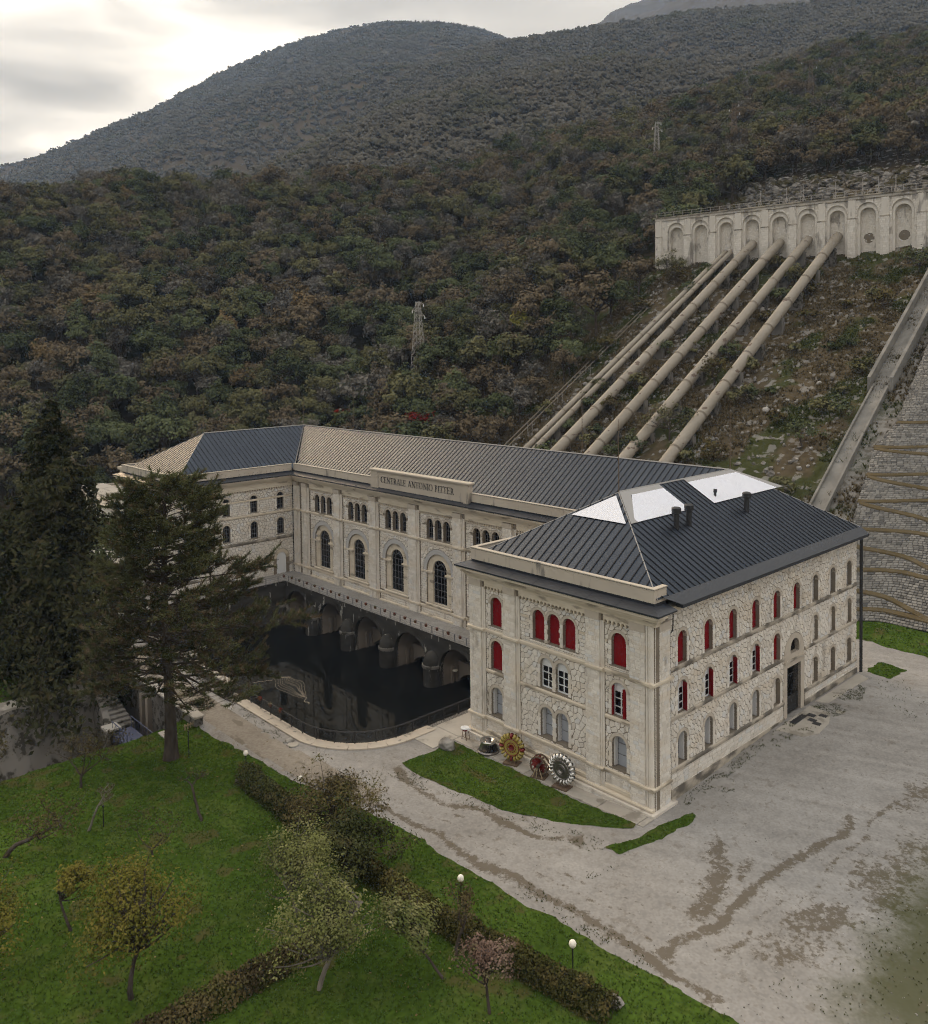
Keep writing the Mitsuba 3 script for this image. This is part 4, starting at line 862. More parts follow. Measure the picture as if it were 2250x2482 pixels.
# ---------------------------------------------------------------- pond
WZ = -6.65
V, F = extr(unary_union([POND.buffer(.3), sbox(-79, 15, -20, 20.2)]), WZ - .5, WZ); put('water', (V, F), 'water'); tag('water', 'still black pond mirroring the facade', 'pond', kind='structure')
V, F = extr(unary_union([POND, sbox(-79.2, 14, -20, 20)]).buffer(.5), WZ - 2.6, WZ - 2.4); put('pond_bed', (V, F), 'dark_stone'); tag('pond_bed', kind='structure')
front = [(-79, -11.2), (-56.4, -11.2), (-56.0, -9.9), (-54.6, -11.5)] 
rim = [(-54.6, -11.5), (-31, -11.5)] + [(-31 + 7 * math.cos(math.radians(a)), -4.5 + 7 * math.sin(math.radians(a))) for a in range(-81, 1, 9)] + [(-24, 15.5)]
ls = LineString([(-79, -11.5)] + rim[1:]); 
wall = ls.buffer(.3, cap_style=2); V, F = extr(wall, WZ - 2, -.3); put('pond_wall', (V, F), 'dark_stone'); tag('pond_wall', 'dark stone retaining wall round the curved corner of the pond', 'wall')
cop = LineString([(-44, -11.9)] + [(-31, -11.9)] + [(-31 + 7.45 * math.cos(math.radians(a)), -4.5 + 7.45 * math.sin(math.radians(a))) for a in range(-81, 1, 9)] + [(-23.55, -2)]).buffer(.55, cap_style=2)
L = LineString([(-44, -11.9)] + [(-31, -11.9)] + [(-31 + 7.45 * math.cos(math.radians(a)), -4.5 + 7.45 * math.sin(math.radians(a))) for a in range(-81, 1, 9)] + [(-23.55, -2)])
n = int(L.length / 1.6)
tag('pond_coping', 'pale stone coping slabs along the pond edge below the railing', 'coping')
for i in range(n):
    a, b = L.length * i / n + .01, L.length * (i + 1) / n - .01
    q = LineString([L.interpolate(t).coords[0] for t in np.linspace(a, b, 4)]).buffer(.6, cap_style=2); V, F = extr(q, -.6, -.17); put('pond_coping__slab', (V, F), 'parapet')
# low wall on the left part of the pond edge
tag('low_wall', 'low stained stone wall with pale capping beside the road at the pond', 'wall')
lw = LineString([(-57.2, -8.6), (-55.6, -9.6), (-55.3, -11.5), (-44.6, -11.5)]); V, F = extr(lw.buffer(.28, cap_style=2, join_style=2), -1.2, .62); put('low_wall__body', (V, F), 'old_wall'); V, F = extr(lw.buffer(.40, cap_style=2, join_style=2), .62, .78); put('low_wall__capping', (V, F), 'concrete')
lw = LineString([(-100, -11.3), (-57.2, -11.3), (-57.2, -8.6)]); V, F = extr(lw.buffer(.28, cap_style=2, join_style=2), -1.2, .5); put('low_wall__body', (V, F), 'old_wall')
def railing(pts, key, label, h, step, mat, rails=(1.0, .5), infill=0, r=.022):
    """posts and rails along a polyline of (x, y, z)"""
    tag(key, label, 'railing'); P = np.array(pts, float); seg = np.linalg.norm(np.diff(P, axis=0), axis=1); cum = np.r_[0, np.cumsum(seg)]
    at = lambda t: np.array([np.interp(t, cum, P[:, i]) for i in range(3)])
    n = max(2, int(round(cum[-1] / step))); ts = np.linspace(0, cum[-1], n + 1)
    for t in ts:
        p = at(t); m = MB(); m.box(p + (-.045, -.045, -.1), p + (.045, .045, h)); m.build(key + '__post', mat)
    tt = np.unique(np.r_[cum, ts]); Q = np.array([at(t) for t in tt])
    for f in rails: m = MB(); m.tube(Q + (0, 0, h * f), r if f < 1 else r * 1.5, 6); m.build(key + '__rail', mat)
    if infill:
        m = MB()
        for f in np.linspace(.12, .92, infill): m.tube(Q + (0, 0, h * f), .009, 4)
        k = m.build(key + '__wires', mat); tag(k, kind='stuff')
    return at, cum[-1], ts
F0 = [(-44.4, -11.45, -.15), (-31, -11.45, -.15)] + [(-31 + 6.95 * math.cos(math.radians(a)), -4.5 + 6.95 * math.sin(math.radians(a)), -.15) for a in range(-81, 1, 9)] + [(-24.05, 15.3, -.15)]
railing(F0, 'pond_railing', 'black iron railing following the curved edge of the pond', 1.05, 1.95, 'black_iron', (1.0, .92, .12), 9)
def flower_pot(x, y, z, red, label, group):
    k = nk('flower_pot'); tag(k, label, 'flower pot', group); r_ = np.random.default_rng(int(abs(x * 77 + y * 31)))
    V, F = lathe([(0, -.12), (.13, -.12), (.19, .10), (.17, .10), (0, .06)], 12); scene[k + '__pot'] = PLY((V + (x, y, z), F), 'terracotta')
    for nm, mat, c, s in (('foliage', 'weed', 60, .22), ('blossom', 'flower_red' if red == 1 else ('flower_white' if red == 2 else 'weed'), 34, .19)):
        m = MB()
        for i in range(c):
            d = r_.normal(0, 1, 3); d /= np.linalg.norm(d); d[2] = abs(d[2]) * (1.0 if nm == 'blossom' else .8) - .15; p = np.array((x, y, z + .12)) + d * s * r_.uniform(.7, 1.15); a, b = r_.normal(0, .045, (2, 3)); m.add(np.array([p, p + a, p + b]), [[0, 1, 2]], (r_.random(), .2))
        scene[k + '__' + nm] = PLY(m.mesh(), mat, uv=m.uv())
for (x, y), c, lb in zip(((-38.6, -11.4), (-36.6, -11.4), (-34.7, -11.4)), (1, 2, 1), ('rust red flower pot on the pond railing nearest the low wall', 'cream flower pot on the pond railing between two red ones', 'red flower pot on the pond railing nearest the road bend')):
    flower_pot(x, y - .15, .82, c, lb, None)
# terrace over the arches
tag('walkway', 'raised stone walkway on dark arches in front of the turbine hall', 'walkway')
m = MB(); m.box((-78.9, 15.8, -.95), (-20.4, 19.9, -.5)); m.build('walkway__paving', 'stained')
m = MB(); m.box((-83.1, -3, -.95), (-78.9, 19.9, -.505)); m.build('walkway__paving', 'stained')
FA = Fr((0, 15.5, 0), (1, 0, 0), (0, -1, 0)); m = MB(); m.box((-79.05, -11.4, -.98), (-78.85, 15.4, -.46)); m.build('walkway__edge_stone', 'dark_stone'); PX = [-79.8 + B9 * i for i in range(7)]
ops = unary_union([arch(PX[i] + B9 / 2, 6.5, WZ - 2, -1.25, 20) for i in range(6)])
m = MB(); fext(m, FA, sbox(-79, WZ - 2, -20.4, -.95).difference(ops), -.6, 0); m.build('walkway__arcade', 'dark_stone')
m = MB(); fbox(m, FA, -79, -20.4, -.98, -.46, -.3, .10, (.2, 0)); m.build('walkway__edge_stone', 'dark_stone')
for i in range(6):
    c = PX[i] + B9 / 2; m = MB(); fext(m, FA, ring_arch(c, 6.5, -4.5, -1.25, .55, 20), -.1, .09); m.build('walkway__arch_ring', 'dark_stone')
    for sg in (-1, 1): m = MB(); m.box((c + sg * 3.25, 15.9, WZ - 2), (c + sg * 4.5, 20, -1)); m.box((c + sg * 3.0, 17.3, WZ - 2), (c + sg * 3.3, 17.7, -4.45)); m.box((c + sg * 3.0, 18.1, WZ - 2), (c + sg * 3.3, 18.45, -4.45)); m.build('walkway__pier', 'pier_side')
    m = MB(); vault = sbox(c - 4.5, -4.5, c + 4.5, -.95).difference(arch(c, 6.5, WZ - 2, -1.25, 20)); fext(m, FA, vault, -4.4, -.5); m.build('walkway__vault', 'pier_side')
    m = MB(); fext(m, Fr((0, 18.5, 0), (1, 0, 0), (0, -1, 0)), sbox(c - 3.25, WZ - 1, c + 3.25, -4.1).difference(affinity.scale(Point(c, WZ - .4).buffer(1, 24), 3.1, 1.75)).difference(sbox(c - 3.1, WZ - 2, c + 3.1, WZ - .4)), -.5, 0); m.build('walkway__inner_arch', 'pier_side')
for i, x in enumerate(PX[:6]):
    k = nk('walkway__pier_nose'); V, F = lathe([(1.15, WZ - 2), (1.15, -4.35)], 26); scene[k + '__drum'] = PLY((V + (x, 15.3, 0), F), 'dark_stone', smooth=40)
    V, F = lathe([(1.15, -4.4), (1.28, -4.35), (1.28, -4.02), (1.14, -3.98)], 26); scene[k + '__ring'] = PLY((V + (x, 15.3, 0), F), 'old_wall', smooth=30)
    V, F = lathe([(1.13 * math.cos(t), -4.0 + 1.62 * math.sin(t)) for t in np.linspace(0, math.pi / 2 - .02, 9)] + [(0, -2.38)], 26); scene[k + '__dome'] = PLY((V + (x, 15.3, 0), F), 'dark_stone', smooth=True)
m = MB(); m.box((-79.6, -11.5, WZ - 2), (-78.95, 19.9, -.96)); m.box((-79, 19.9, WZ - 2), (-20, 20.4, -.5)); m.build('walkway__back_wall', 'dark_stone')
RT = [(-78.75, -2.8, -.48), (-78.75, 15.62, -.48), (-20.6, 15.62, -.48)]
at, LL, ts = railing(RT, 'walkway_railing', 'thin grey iron railing with flower pots along the arched walkway', 1.08, 2.1, 'steel_bar', (1.0, .72, .45, .18))
j = 0
for i in range(len(ts) - 1):
    p = at((ts[i] + ts[i + 1]) / 2)
    if p[1] > 15 and p[0] < -22.5:
        j += 1; flower_pot(p[0], p[1] - .05, .40, 0 if j in (2, 3, 5, 8, 12) else 1, 'small hanging flower pot on the walkway railing above the arches', 'flower pots along the walkway railing')
k = 'pond_lamp'; V, F = lathe([(0, 0), (.34, .03), (.36, .10), (.12, .18), (.0, .2)], 18); scene[k + '__shade'] = PLY((V + (-41.9, 17.6, -5.1), F), 'lamp_globe', smooth=True); m = MB(); m.tube([(-41.9, 17.6, -4.95), (-41.9, 17.6, -4.5)], .03, 6); m.build(k + '__stem', 'steel_bar'); tag(k, 'round white lamp hanging under the arch nearest the front wing', 'lamp')
# drifting rope net
tag('rope_net', 'pale tangled rope net floating on the black water', 'net'); r_ = np.random.default_rng(3)
A, Bq = np.array([(-59.8, 2.0), (-58.2, 3.7)]), np.array([-51.6, 1.6])
for i in range(9):
    f = i / 8; s = A[0] * (1 - f) + A[1] * f; e = Bq + r_.normal(0, .12, 2); t = np.linspace(0, 1, 26)[:, None]
    mid = (1 - t) * s + t * e + np.c_[np.zeros(26), .35 * np.sin(t[:, 0] * 11 + i * .4) * (1 - t[:, 0])] + np.array([0, (f - .5) * 3.0]) * (4 * t * (1 - t)) * .6
    m = MB(); m.tube(np.c_[mid, np.full(26, WZ + .04 + .01 * i)], .017, 5); m.build('rope_net__rope', 'rope')
m = MB(); t = np.linspace(0, 1, 20); m.tube(np.c_[A[0][0] * (1 - t) + A[1][0] * t, A[0][1] * (1 - t) + A[1][1] * t, np.full(20, WZ + .05)], .05, 5); m.tube(np.c_[Bq[0] + 2.2 * t, Bq[1] - .9 * t + .25 * np.sin(9 * t), np.full(20, WZ + .05)], .04, 5); m.tube([(-59, 1.6, WZ + .05), (-60, -.6, WZ + .05)], .02, 5); m.build('rope_net__edge_rope', 'rope')

# ---------------------------------------------------------------- canal, sloping wall, footbridge
CB = -8.2
V, F = grid(-62, -40, -75, -17, .8, lambda x, y: CB + 6.6 * sstep(-46.5, -42.2, x) * sstep(-20, -24, y) + .5 * meshkit.fbm(np.stack([x * .5, y * .5, x * 0], -1), 3)); put('canal_bed', (V, F), 'dirt', smooth=True); tag('canal_bed', 'dark overgrown bed of the outlet canal', 'canal', kind='structure')
tag('sloping_wall', 'steep old stone canal wall blotched with black moss and pale capping', 'wall')
V = []
ys = np.linspace(-62, -20.5, 60); us = np.linspace(0, 1, 14)
for y in ys:
    for u in us: V.append((-58.4 + 4.4 * u + .12 * math.sin(y * 1.7 + u * 9), y, -1.1 - 7.6 * u))
idx = lambda i, j: i * 14 + j
F = [[idx(i, j), idx(i + 1, j), idx(i + 1, j + 1), idx(i, j + 1)] for i in range(59) for j in range(13)]
put('sloping_wall__face', (np.array(V), np.array(F)[:, ::-1]), 'old_wall', smooth=True)
m = MB(); m.box((-60.6, -62, -2), (-58.3, -20.5, -.88), (.3, 0)); m.build('sloping_wall__capping', 'concrete', uv=True)
m = MB(); V = np.array([(-58.4, -20.6, -1.0), (-58.4, -19.9, -1.0), (-50.2, -22.4, -2.9), (-50.2, -21.7, -2.9)]); B2 = V.copy(); B2[:, 2] = -9; m.add(np.vstack([V, B2]), [[0, 2, 3], [0, 3, 1], [0, 4, 6], [0, 6, 2], [1, 3, 7], [1, 7, 5], [2, 6, 7], [2, 7, 3]]); m.build('sloping_wall__wing', 'old_wall')
m = MB(); m.box((-50.6, -22.6, -9), (-49.3, -21.4, -2.5)); m.build('sloping_wall__pillar', 'old_wall'); m = MB(); m.box((-50.75, -22.75, -2.5), (-49.15, -21.25, -2.3)); m.build('sloping_wall__pillar_cap', 'concrete')
tag('stone_stairs', 'dark stone steps going down behind the wing wall to the footbridge', 'stairs')
for i in range(9): m = MB(); m.box((-57.6 + i * .75, -21.3 - i * .06, -9), (-56.8 + i * .75, -19.3, -1.2 - i * .22)); m.build('stone_stairs__step', 'old_wall')
tag('road_wall', 'old stone wall with an arch carrying the road over the canal', 'wall')
FW = Fr((0, -17.5, 0), (1, 0, 0), (0, -1, 0)); m = MB(); fext(m, FW, sbox(-58.6, -9, -42.5, -.7).difference(arch(-46.6, 6.2, -10, -3.2, 16)), -.8, 0); m.build('road_wall__face', 'old_wall')
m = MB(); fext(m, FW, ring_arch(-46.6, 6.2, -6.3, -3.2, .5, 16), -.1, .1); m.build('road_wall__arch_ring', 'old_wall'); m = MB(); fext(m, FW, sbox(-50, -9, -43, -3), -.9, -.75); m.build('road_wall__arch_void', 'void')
m = MB(); m.box((-58.6, -17.7, -.9), (-40.0, -16.9, .25)); m.build('road_wall__parapet', 'old_wall'); m = MB(); m.box((-58.6, -17.8, .25), (-39.9, -16.8, .42), (.6, 0)); m.build('road_wall__capping', 'concrete', uv=True)
for x in (-52.4, -50.9): m = MB(); m.box((x - .3, -18.0, -9), (x + .3, -17.5, -.8)); m.build('road_wall__buttress', 'pier_side')
tag('footbridge', 'small blue steel footbridge arching over the canal behind the pine trunk', 'bridge'); bz = -2.75
m = MB(); m.box((-49.6, -22.0, bz - .12), (-41.6, -20.2, bz)); m.build('footbridge__deck', 'bridge_blue')
for y in (-22.05, -20.15):
    m = MB(); fext(m, Fr((0, y, 0), (1, 0, 0), (0, -1, 0)), sbox(-49.6, bz - 1.3, -41.6, bz).difference(affinity.scale(Point(-45.6, bz - 1.55).buffer(1, 30), 4.1, 1.3)), -.05, .05); m.build('footbridge__arch_girder', 'bridge_blue')
    m = MB(); xs = np.linspace(-49.5, -41.7, 9)
    for i, x in enumerate(xs):
        m.tube([(x, y, bz), (x, y, bz + 1.1)], .03, 5)
        if i < 8: m.tube([(x, y, bz + .05), (xs[i + 1], y, bz + 1.05)], .02, 5)
    m.tube([(-49.6, y, bz + 1.1), (-41.6, y, bz + 1.1)], .045, 6); m.build('footbridge__railing', 'bridge_blue')
tag('bridge_pillar', 'square stone pillar at the lawn end of the blue footbridge', 'pillar'); m = MB(); m.box((-42.2, -22.6, -4), (-41.2, -21.6, -1.35)); m.build('bridge_pillar__shaft', 'old_wall'); m = MB(); m.box((-42.3, -22.7, -1.35), (-41.1, -21.5, -1.2), (.7, 0)); m.build('bridge_pillar__cap', 'concrete', uv=True)
k = tag(nk('bridge_pillar'), 'square stone pillar beside the road wall on the far side of the blue footbridge', 'pillar'); m = MB(); m.box((-42.0, -20.4, -4), (-40.6, -18.8, -1.0)); scene[k + '__shaft'] = PLY(m.mesh(), 'old_wall'); m = MB(); m.box((-42.1, -20.5, -1.0), (-40.5, -18.7, -.82), (.7, 0)); scene[k + '__cap'] = PLY(m.mesh(), 'concrete', uv=m.uv())
tag('wire_gate', 'small weathered timber gate between the pillar and the road wall', 'gate')
for i in range(6): m = MB(); m.box((-40.45, -18.6 + i * .28, -1.1), (-40.38, -18.5 + i * .28, -.1)); m.build('wire_gate__slat', 'timber')
for z in (-.9, -.3): m = MB(); m.box((-40.37, -18.7, z), (-40.30, -17.0, z + .1)); m.build('wire_gate__rail', 'timber')

# ---------------------------------------------------------------- lamps and stakes on the lawn
for i, (x, y, h, lb) in enumerate(((-28.5, -18.6, 1.35, 'white globe lamp on a short black post by the far end of the hedge'), (-21.6, -17.5, 1.25, 'white globe lamp showing above the brown shrub beside the road'), (-2.9, -17.3, 1.55, 'cream globe lamp behind the hedge next to a bare sapling'), (6.0, -16.85, 1.6, 'large cream globe lamp on the lawn right of the hedge'))):
    k = nk('garden_lamp'); tag(k, lb, 'lamp'); z = float(land_z(x, y))
    m = MB(); m.tube([(x, y, z - .1), (x, y, z + h)], .035, 8); m.tube([(x, y, z + h - .06), (x, y, z + h)], .09, 10); scene[k + '__post'] = PLY(m.mesh(), 'black_iron')
    s = trimesh.creation.icosphere(3, .21); scene[k + '__globe'] = PLY((np.array(s.vertices) * (1, 1, 1.12) + (x, y, z + h + .2), np.array(s.faces)), 'lamp_globe', smooth=True)
for x, y, h, lb in ((-35.2, -20.6, 2.3, 'dark broken lamp post without its globe right of the pine trunk'), (-24.0, -19.6, .0, ''), (-28.2, -30.6, 1.6, 'thin dark support stake beside the bare leaning sapling')):
    if h: k = nk('garden_post'); tag(k, lb, 'post'); z = float(land_z(x, y)); m = MB(); m.tube([(x, y, z - .1), (x, y, z + h)], .04, 6); m.tube([(x, y, z + h), (x, y, z + h + .1)], .08, 8); scene[k] = PLY(m.mesh(), 'black_iron')
# boulders
def boulder(x, y, r, sq, seed, lb, mat='rock', name='boulder'):
    s = trimesh.creation.icosphere(3, 1.0); v = np.array(s.vertices); v *= (1 + .55 * (meshkit.fbm(v * 1.7 + seed, 4) - .5))[:, None]; v = v * (r, r * .8, r * sq) + (x, y, float(land_z(x, y)) + r * sq * .45)
    k = nk(name); scene[k] = PLY((v, np.array(s.faces)), mat, uv=np.full((len(v), 2), .25)); tag(k, lb, 'boulder')
boulder(-19.6, -3.6, .78, .8, 2.0, 'grey boulder on the grass corner beside the metal turbines'); boulder(8.9, -16.9, .55, .5, 5.0, 'flat pale rock at the right end of the hedge')
boulder(-27.2, -20.0, .32, .6, 8.0, 'small pale stone at the far end of the hedge'); boulder(-30.6, -13.0, .5, .3, 9.0, 'flat pale rock on the verge between road and pond railing')
m = MB(); V, F = lathe([(0, 0), (.5, .02), (.52, .1), (.46, .12), (0, .12)], 16); put('stone_cover', (V + (-29.8, -13.2, -.32), F), 'concrete'); tag('stone_cover', 'round stone well cover at the verge of the road by the pond bend', 'well cover')

# ---------------------------------------------------------------- old turbine wheels on show
def face_frame(x, y, yaw, z):
    n = np.array((math.sin(yaw), -math.cos(yaw), 0)); e = np.array((math.cos(yaw), math.sin(yaw), 0)); return Fr((x, y, z), e, n)
def pelton(name, x, y, R, n, mats, lb, yaw=0.25, tilt=0):
    k = name; tag(k, lb, 'turbine wheel'); z = float(ground_z(x, y)) + .08; cz = z + .18 + R; fr = face_frame(x, y, yaw, cz)
    m = MB(); fbox(m, face_frame(x, y, yaw, z), -R * .55, R * .55, -.05, .1, -.5, .5); m.build(k + '__base', 'rusty_brown'); m = MB(); fbox(m, face_frame(x, y, yaw, z), -R * .3, R * .3, .1, .45, -.18, .18); m.build(k + '__cradle', 'rusty_brown')
    V, F = lathe([(R * .18, .12), (R * .5, .15), (R * .66, .10), (R * .68, -.10), (R * .5, -.15), (R * .18, -.12)], 32); m = MB(); m.add(fr(V), F); m.build(k + '__disc', mats[0])
    V, F = lathe([(.0, .1), (R * .12, .1), (R * .2, .22), (R * .22, .12), (R * .22, -.2), (0, -.2)], 20); m = MB(); m.add(fr(V), F); m.build(k + '__hub', mats[2])
    for r_ in (.3, .55):
        V, F = lathe([(R * r_, .13), (R * (r_ + .03), .18), (R * (r_ + .06), .13)], 32); m = MB(); m.add(fr(V), F); m.build(k + '__ring', mats[2])
    for i in range(n):
        a = 2 * math.pi * i / n; c, s = math.cos(a), math.sin(a); m = MB(); L = R * .36; w = 2 * math.pi * R * .8 / n * .62
        for sd in (-1, 1):
            U, Wv = np.meshgrid(np.linspace(0, 1, 7), np.linspace(0, 1, 6), indexing='ij'); rad = R * .62 + U * L; prof = np.sin(np.pi * (.08 + .88 * U)) ** .7
            tang = (Wv - .5) * w * 1.15 * (.75 + .5 * U); dep = sd * (.03 + .26 * R / 1.1 * prof * np.sin(np.pi * (.15 + .7 * Wv)))
            X = (c * rad - s * tang).ravel(); Z = (s * rad + c * tang).ravel(); V = np.c_[X, Z, dep.ravel()]; i0, j0 = np.meshgrid(np.arange(6), np.arange(5), indexing='ij'); q = np.stack([i0 * 6 + j0, i0 * 6 + j0 + 1, (i0 + 1) * 6 + j0 + 1, (i0 + 1) * 6 + j0], -1).reshape(-1, 4)
            m.add(fr(V), q if sd < 0 else q[:, ::-1])
        m.build(k + '__bucket', mats[1] if i % 5 or len(mats) < 4 else mats[3], smooth=40)
pelton('pelton_wheel', -13.5, -1.55, 1.22, 20, ('gold_paint', 'gold_paint', 'dark_red', 'dark_red'), 'gold and dark red pelton wheel standing between two other old turbines', .30)
pelton('pelton_wheel_001', -7.9, -1.55, 1.28, 20, ('old_steel', 'chrome', 'old_steel'), 'dark steel pelton wheel with shiny buckets, nearest the building corner', .12)
k = 'francis_runner'; tag(k, 'shiny metal francis runner lying flat on the concrete path', 'turbine runner'); x, y = -16.5, -1.45; z = float(ground_z(x, y)) + .07
V, F = lathe([(.0, 0), (.98, .0), (1.0, .12), (.92, .2), (.86, .2)], 30); scene[k + '__lower_band'] = PLY((V + (x, y, z), F), 'old_steel', smooth=30); V, F = lathe([(.55, .78), (.70, .82), (.74, .98), (.70, 1.04), (.55, 1.0), (.30, .85), (.24, .9)], 30); scene[k + '__crown'] = PLY((V + (x, y, z), F), 'chrome', smooth=30)
V, F = lathe([(.5, .15), (.48, .85)], 24); scene[k + '__core'] = PLY((V + (x, y, z), F), 'black_iron'); V, F = lathe([(.26, .8), (.26, 1.12), (.2, 1.14), (.16, 1.0), (0, .98)], 18); scene[k + '__hub'] = PLY((V + (x, y, z), F), 'old_steel')
for i in range(20):
    a = 2 * math.pi * i / 20; m = MB(); P = []
    for t in np.linspace(0, 1, 6):
        r0, aa = .88 - .24 * t ** .8, a + .35 * t; P.append((x + r0 * math.cos(aa), y + r0 * math.sin(aa), z + .15 + .72 * t)); r1, aa = r0 - .22, aa + .25; P.append((x + r1 * math.cos(aa), y + r1 * math.sin(aa), z + .15 + .72 * t))
    m.add(P, [[2 * q, 2 * q + 1, 2 * q + 3, 2 * q + 2] for q in range(5)]); m.build(k + '__blade', 'chrome', smooth=True)
k = 'cross_flow_wheel'; tag(k, 'small red spoked turbine wheel on a trestle between the two pelton wheels', 'turbine wheel'); x, y = -10.35, -1.5; z = float(ground_z(x, y)) + .06; fr = face_frame(x, y, .3, z + 1.0)
m = MB(); fbox(m, face_frame(x, y, .3, z), -.62, .62, 0, .1, -.55, .55); m.build(k + '__base', 'rusty_brown')
for d in (-.28, .28): V, F = lathe([(.66, d - .05), (.78, d - .05), (.78, d + .05), (.66, d + .05), (.66, d - .05)], 30); m = MB(); m.add(fr(V), F); m.build(k + '__rim', 'rusty_brown')
V, F = lathe([(0, -.45), (.12, -.45), (.14, 0), (.12, .45), (0, .45)], 14); m = MB(); m.add(fr(V), F); m.build(k + '__hub', 'old_steel')
for i in range(12): a = 2 * math.pi * i / 12; m = MB(); m.add(fr(np.array([(math.cos(a) * .12, math.sin(a) * .12, -.2), (math.cos(a) * .72, math.sin(a) * .72, -.3), (math.cos(a + .22) * .74, math.sin(a + .22) * .74, .3), (math.cos(a + .2) * .12, math.sin(a + .2) * .12, .2)])), [[0, 1, 2, 3]]); m.build(k + '__blade', 'dark_red')
for s, d in ((-.45, .5), (.45, .5), (-.1, .5), (-.45, -.5), (.45, -.5)): m = MB(); m.tube(fr(np.array([(s * .3, -.15, d * .85), (s, -.92, d)])), .04, 6); m.build(k + '__leg', 'timber' if d > 0 else 'rusty_brown')
k = 'nozzle_stand'; tag(k, 'small red and white turbine nozzle on a metal trestle beside the boulder', 'turbine part'); x, y = -19.6, -1.3; z = float(ground_z(x, y)) + .06
for sx in (-.3, .3):
    for sy in (-.22, .22): m = MB(); m.tube([(x + sx, y + sy, z), (x + sx * .7, y + sy * .7, z + .75)], .03, 5); m.build(k + '__leg', 'rusty_brown')
m = MB(); m.tube([(x - .4, y, z + .12), (x + .4, y, z + .12)], .025, 5); m.build(k + '__brace', 'rusty_brown'); V, F = lathe([(0, -.22), (.22, -.18), (.36, 0), (.38, .06)], 16); scene[k + '__bowl'] = PLY((V + (x - .1, y, z + .95), F), 'dark_red', smooth=True)
V, F = lathe([(.30, .0), (.40, .0), (.40, .07), (.28, .07), (.0, -.02)], 18); scene[k + '__rim'] = PLY((V + (x - .1, y, z + .98), F), 'white_paint'); m = MB(); m.box((x + .05, y - .12, z + .98), (x + .55, y - .04, z + 1.1)); m.box((x + .05, y + .06, z + .98), (x + .55, y + .14, z + 1.1)); m.build(k + '__spout', 'white_paint')
# ---------------------------------------------------------------- hillside, penstocks, header wall
def f_hill(p, n, uv):
    x, y, z = p[0], p[1], p[2]
    a = fbm(x * 0.10, y * 0.10, z * 0.1, 4); b = fbm(x * 0.7, y * 0.7, z * 0.5, 4)
    t = mix((0.046, 0.036, 0.022), (0.125, 0.100, 0.064), a * 0.5 + b * 0.5)
    t = mix(t, (0.040, 0.050, 0.016), smoothstep(0.50, 0.64, fbm(x * 0.16 + 9, y * 0.16, 0, 4)) * 0.8)
    c = fbm(x * 1.6, y * 1.6, z * 1.2, 3); t = t * (0.65 + 0.7 * c) * (0.40 + 0.60 * smoothstep(-112, -96, x) * smoothstep(190, 175, y))  # shade in the gaps between forest trees is painted into the ground colour
    st = smoothstep(-21, -16, x) * smoothstep(130, 115, y)
    rk = smoothstep(0.57, 0.66, fbm(x * 0.9 + 3, y * 0.9, z * 0.9, 5)) * smoothstep(-100, -85, x)
    return mix(mix(t, (0.20, 0.19, 0.175), st * (0.45 + 0.5 * smoothstep(.4, .6, c))), (0.24, 0.23, 0.215), rk * 0.7)
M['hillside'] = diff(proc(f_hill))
def hz(x, y):
    q = np.stack([x * .35, y * .35, x * 0], -1); h = hill_z(x, y)
    return h + (meshkit.fbm(q, 4) - .5) * 1.3 * sstep(1.5, 6, h) * sstep(60, 30, np.abs(x + 50)) * sstep(150, 130, y)
inside = lambda x, y: (x > -96) & (x < 14) & (y > 41) & (y < 131)
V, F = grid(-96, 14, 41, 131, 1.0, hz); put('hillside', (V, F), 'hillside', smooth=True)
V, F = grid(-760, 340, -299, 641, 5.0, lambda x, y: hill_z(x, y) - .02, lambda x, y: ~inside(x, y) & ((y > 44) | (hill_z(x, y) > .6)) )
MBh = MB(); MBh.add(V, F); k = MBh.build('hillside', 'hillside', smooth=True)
tag('hillside', 'rocky brown slope under the penstock pipes', 'hillside', kind='structure'); tag(k, 'wooded hill behind the power station', 'hillside', kind='structure')
V, F = grid(-3000, 3000, -3000, 3000, 300.0, lambda x, y: x * 0 - 12.0); put('valley_floor', (V, F), 'dirt'); tag('valley_floor', kind='structure')
V, F = grid(60, 400, -300, 60, 20.0, lambda x, y: x * 0 - 1.0); put('valley_floor', (V, F), 'gravel'); tag('valley_floor_001', kind='structure')
V, F = grid(-500, 400, -300, -66, 20.0, lambda x, y: x * 0 - 1.2, lambda x, y: ~((x < -40) & (x > -70) & (y > -100))); put('valley_floor', (V, F), 'lawn'); tag('valley_floor_002', kind='structure')
V, F = grid(-300, -130, -100, 60, 6.0, lambda x, y: x * 0 - 0.45); put('valley_floor', (V, F), 'lawn'); tag('valley_floor_003', kind='structure')

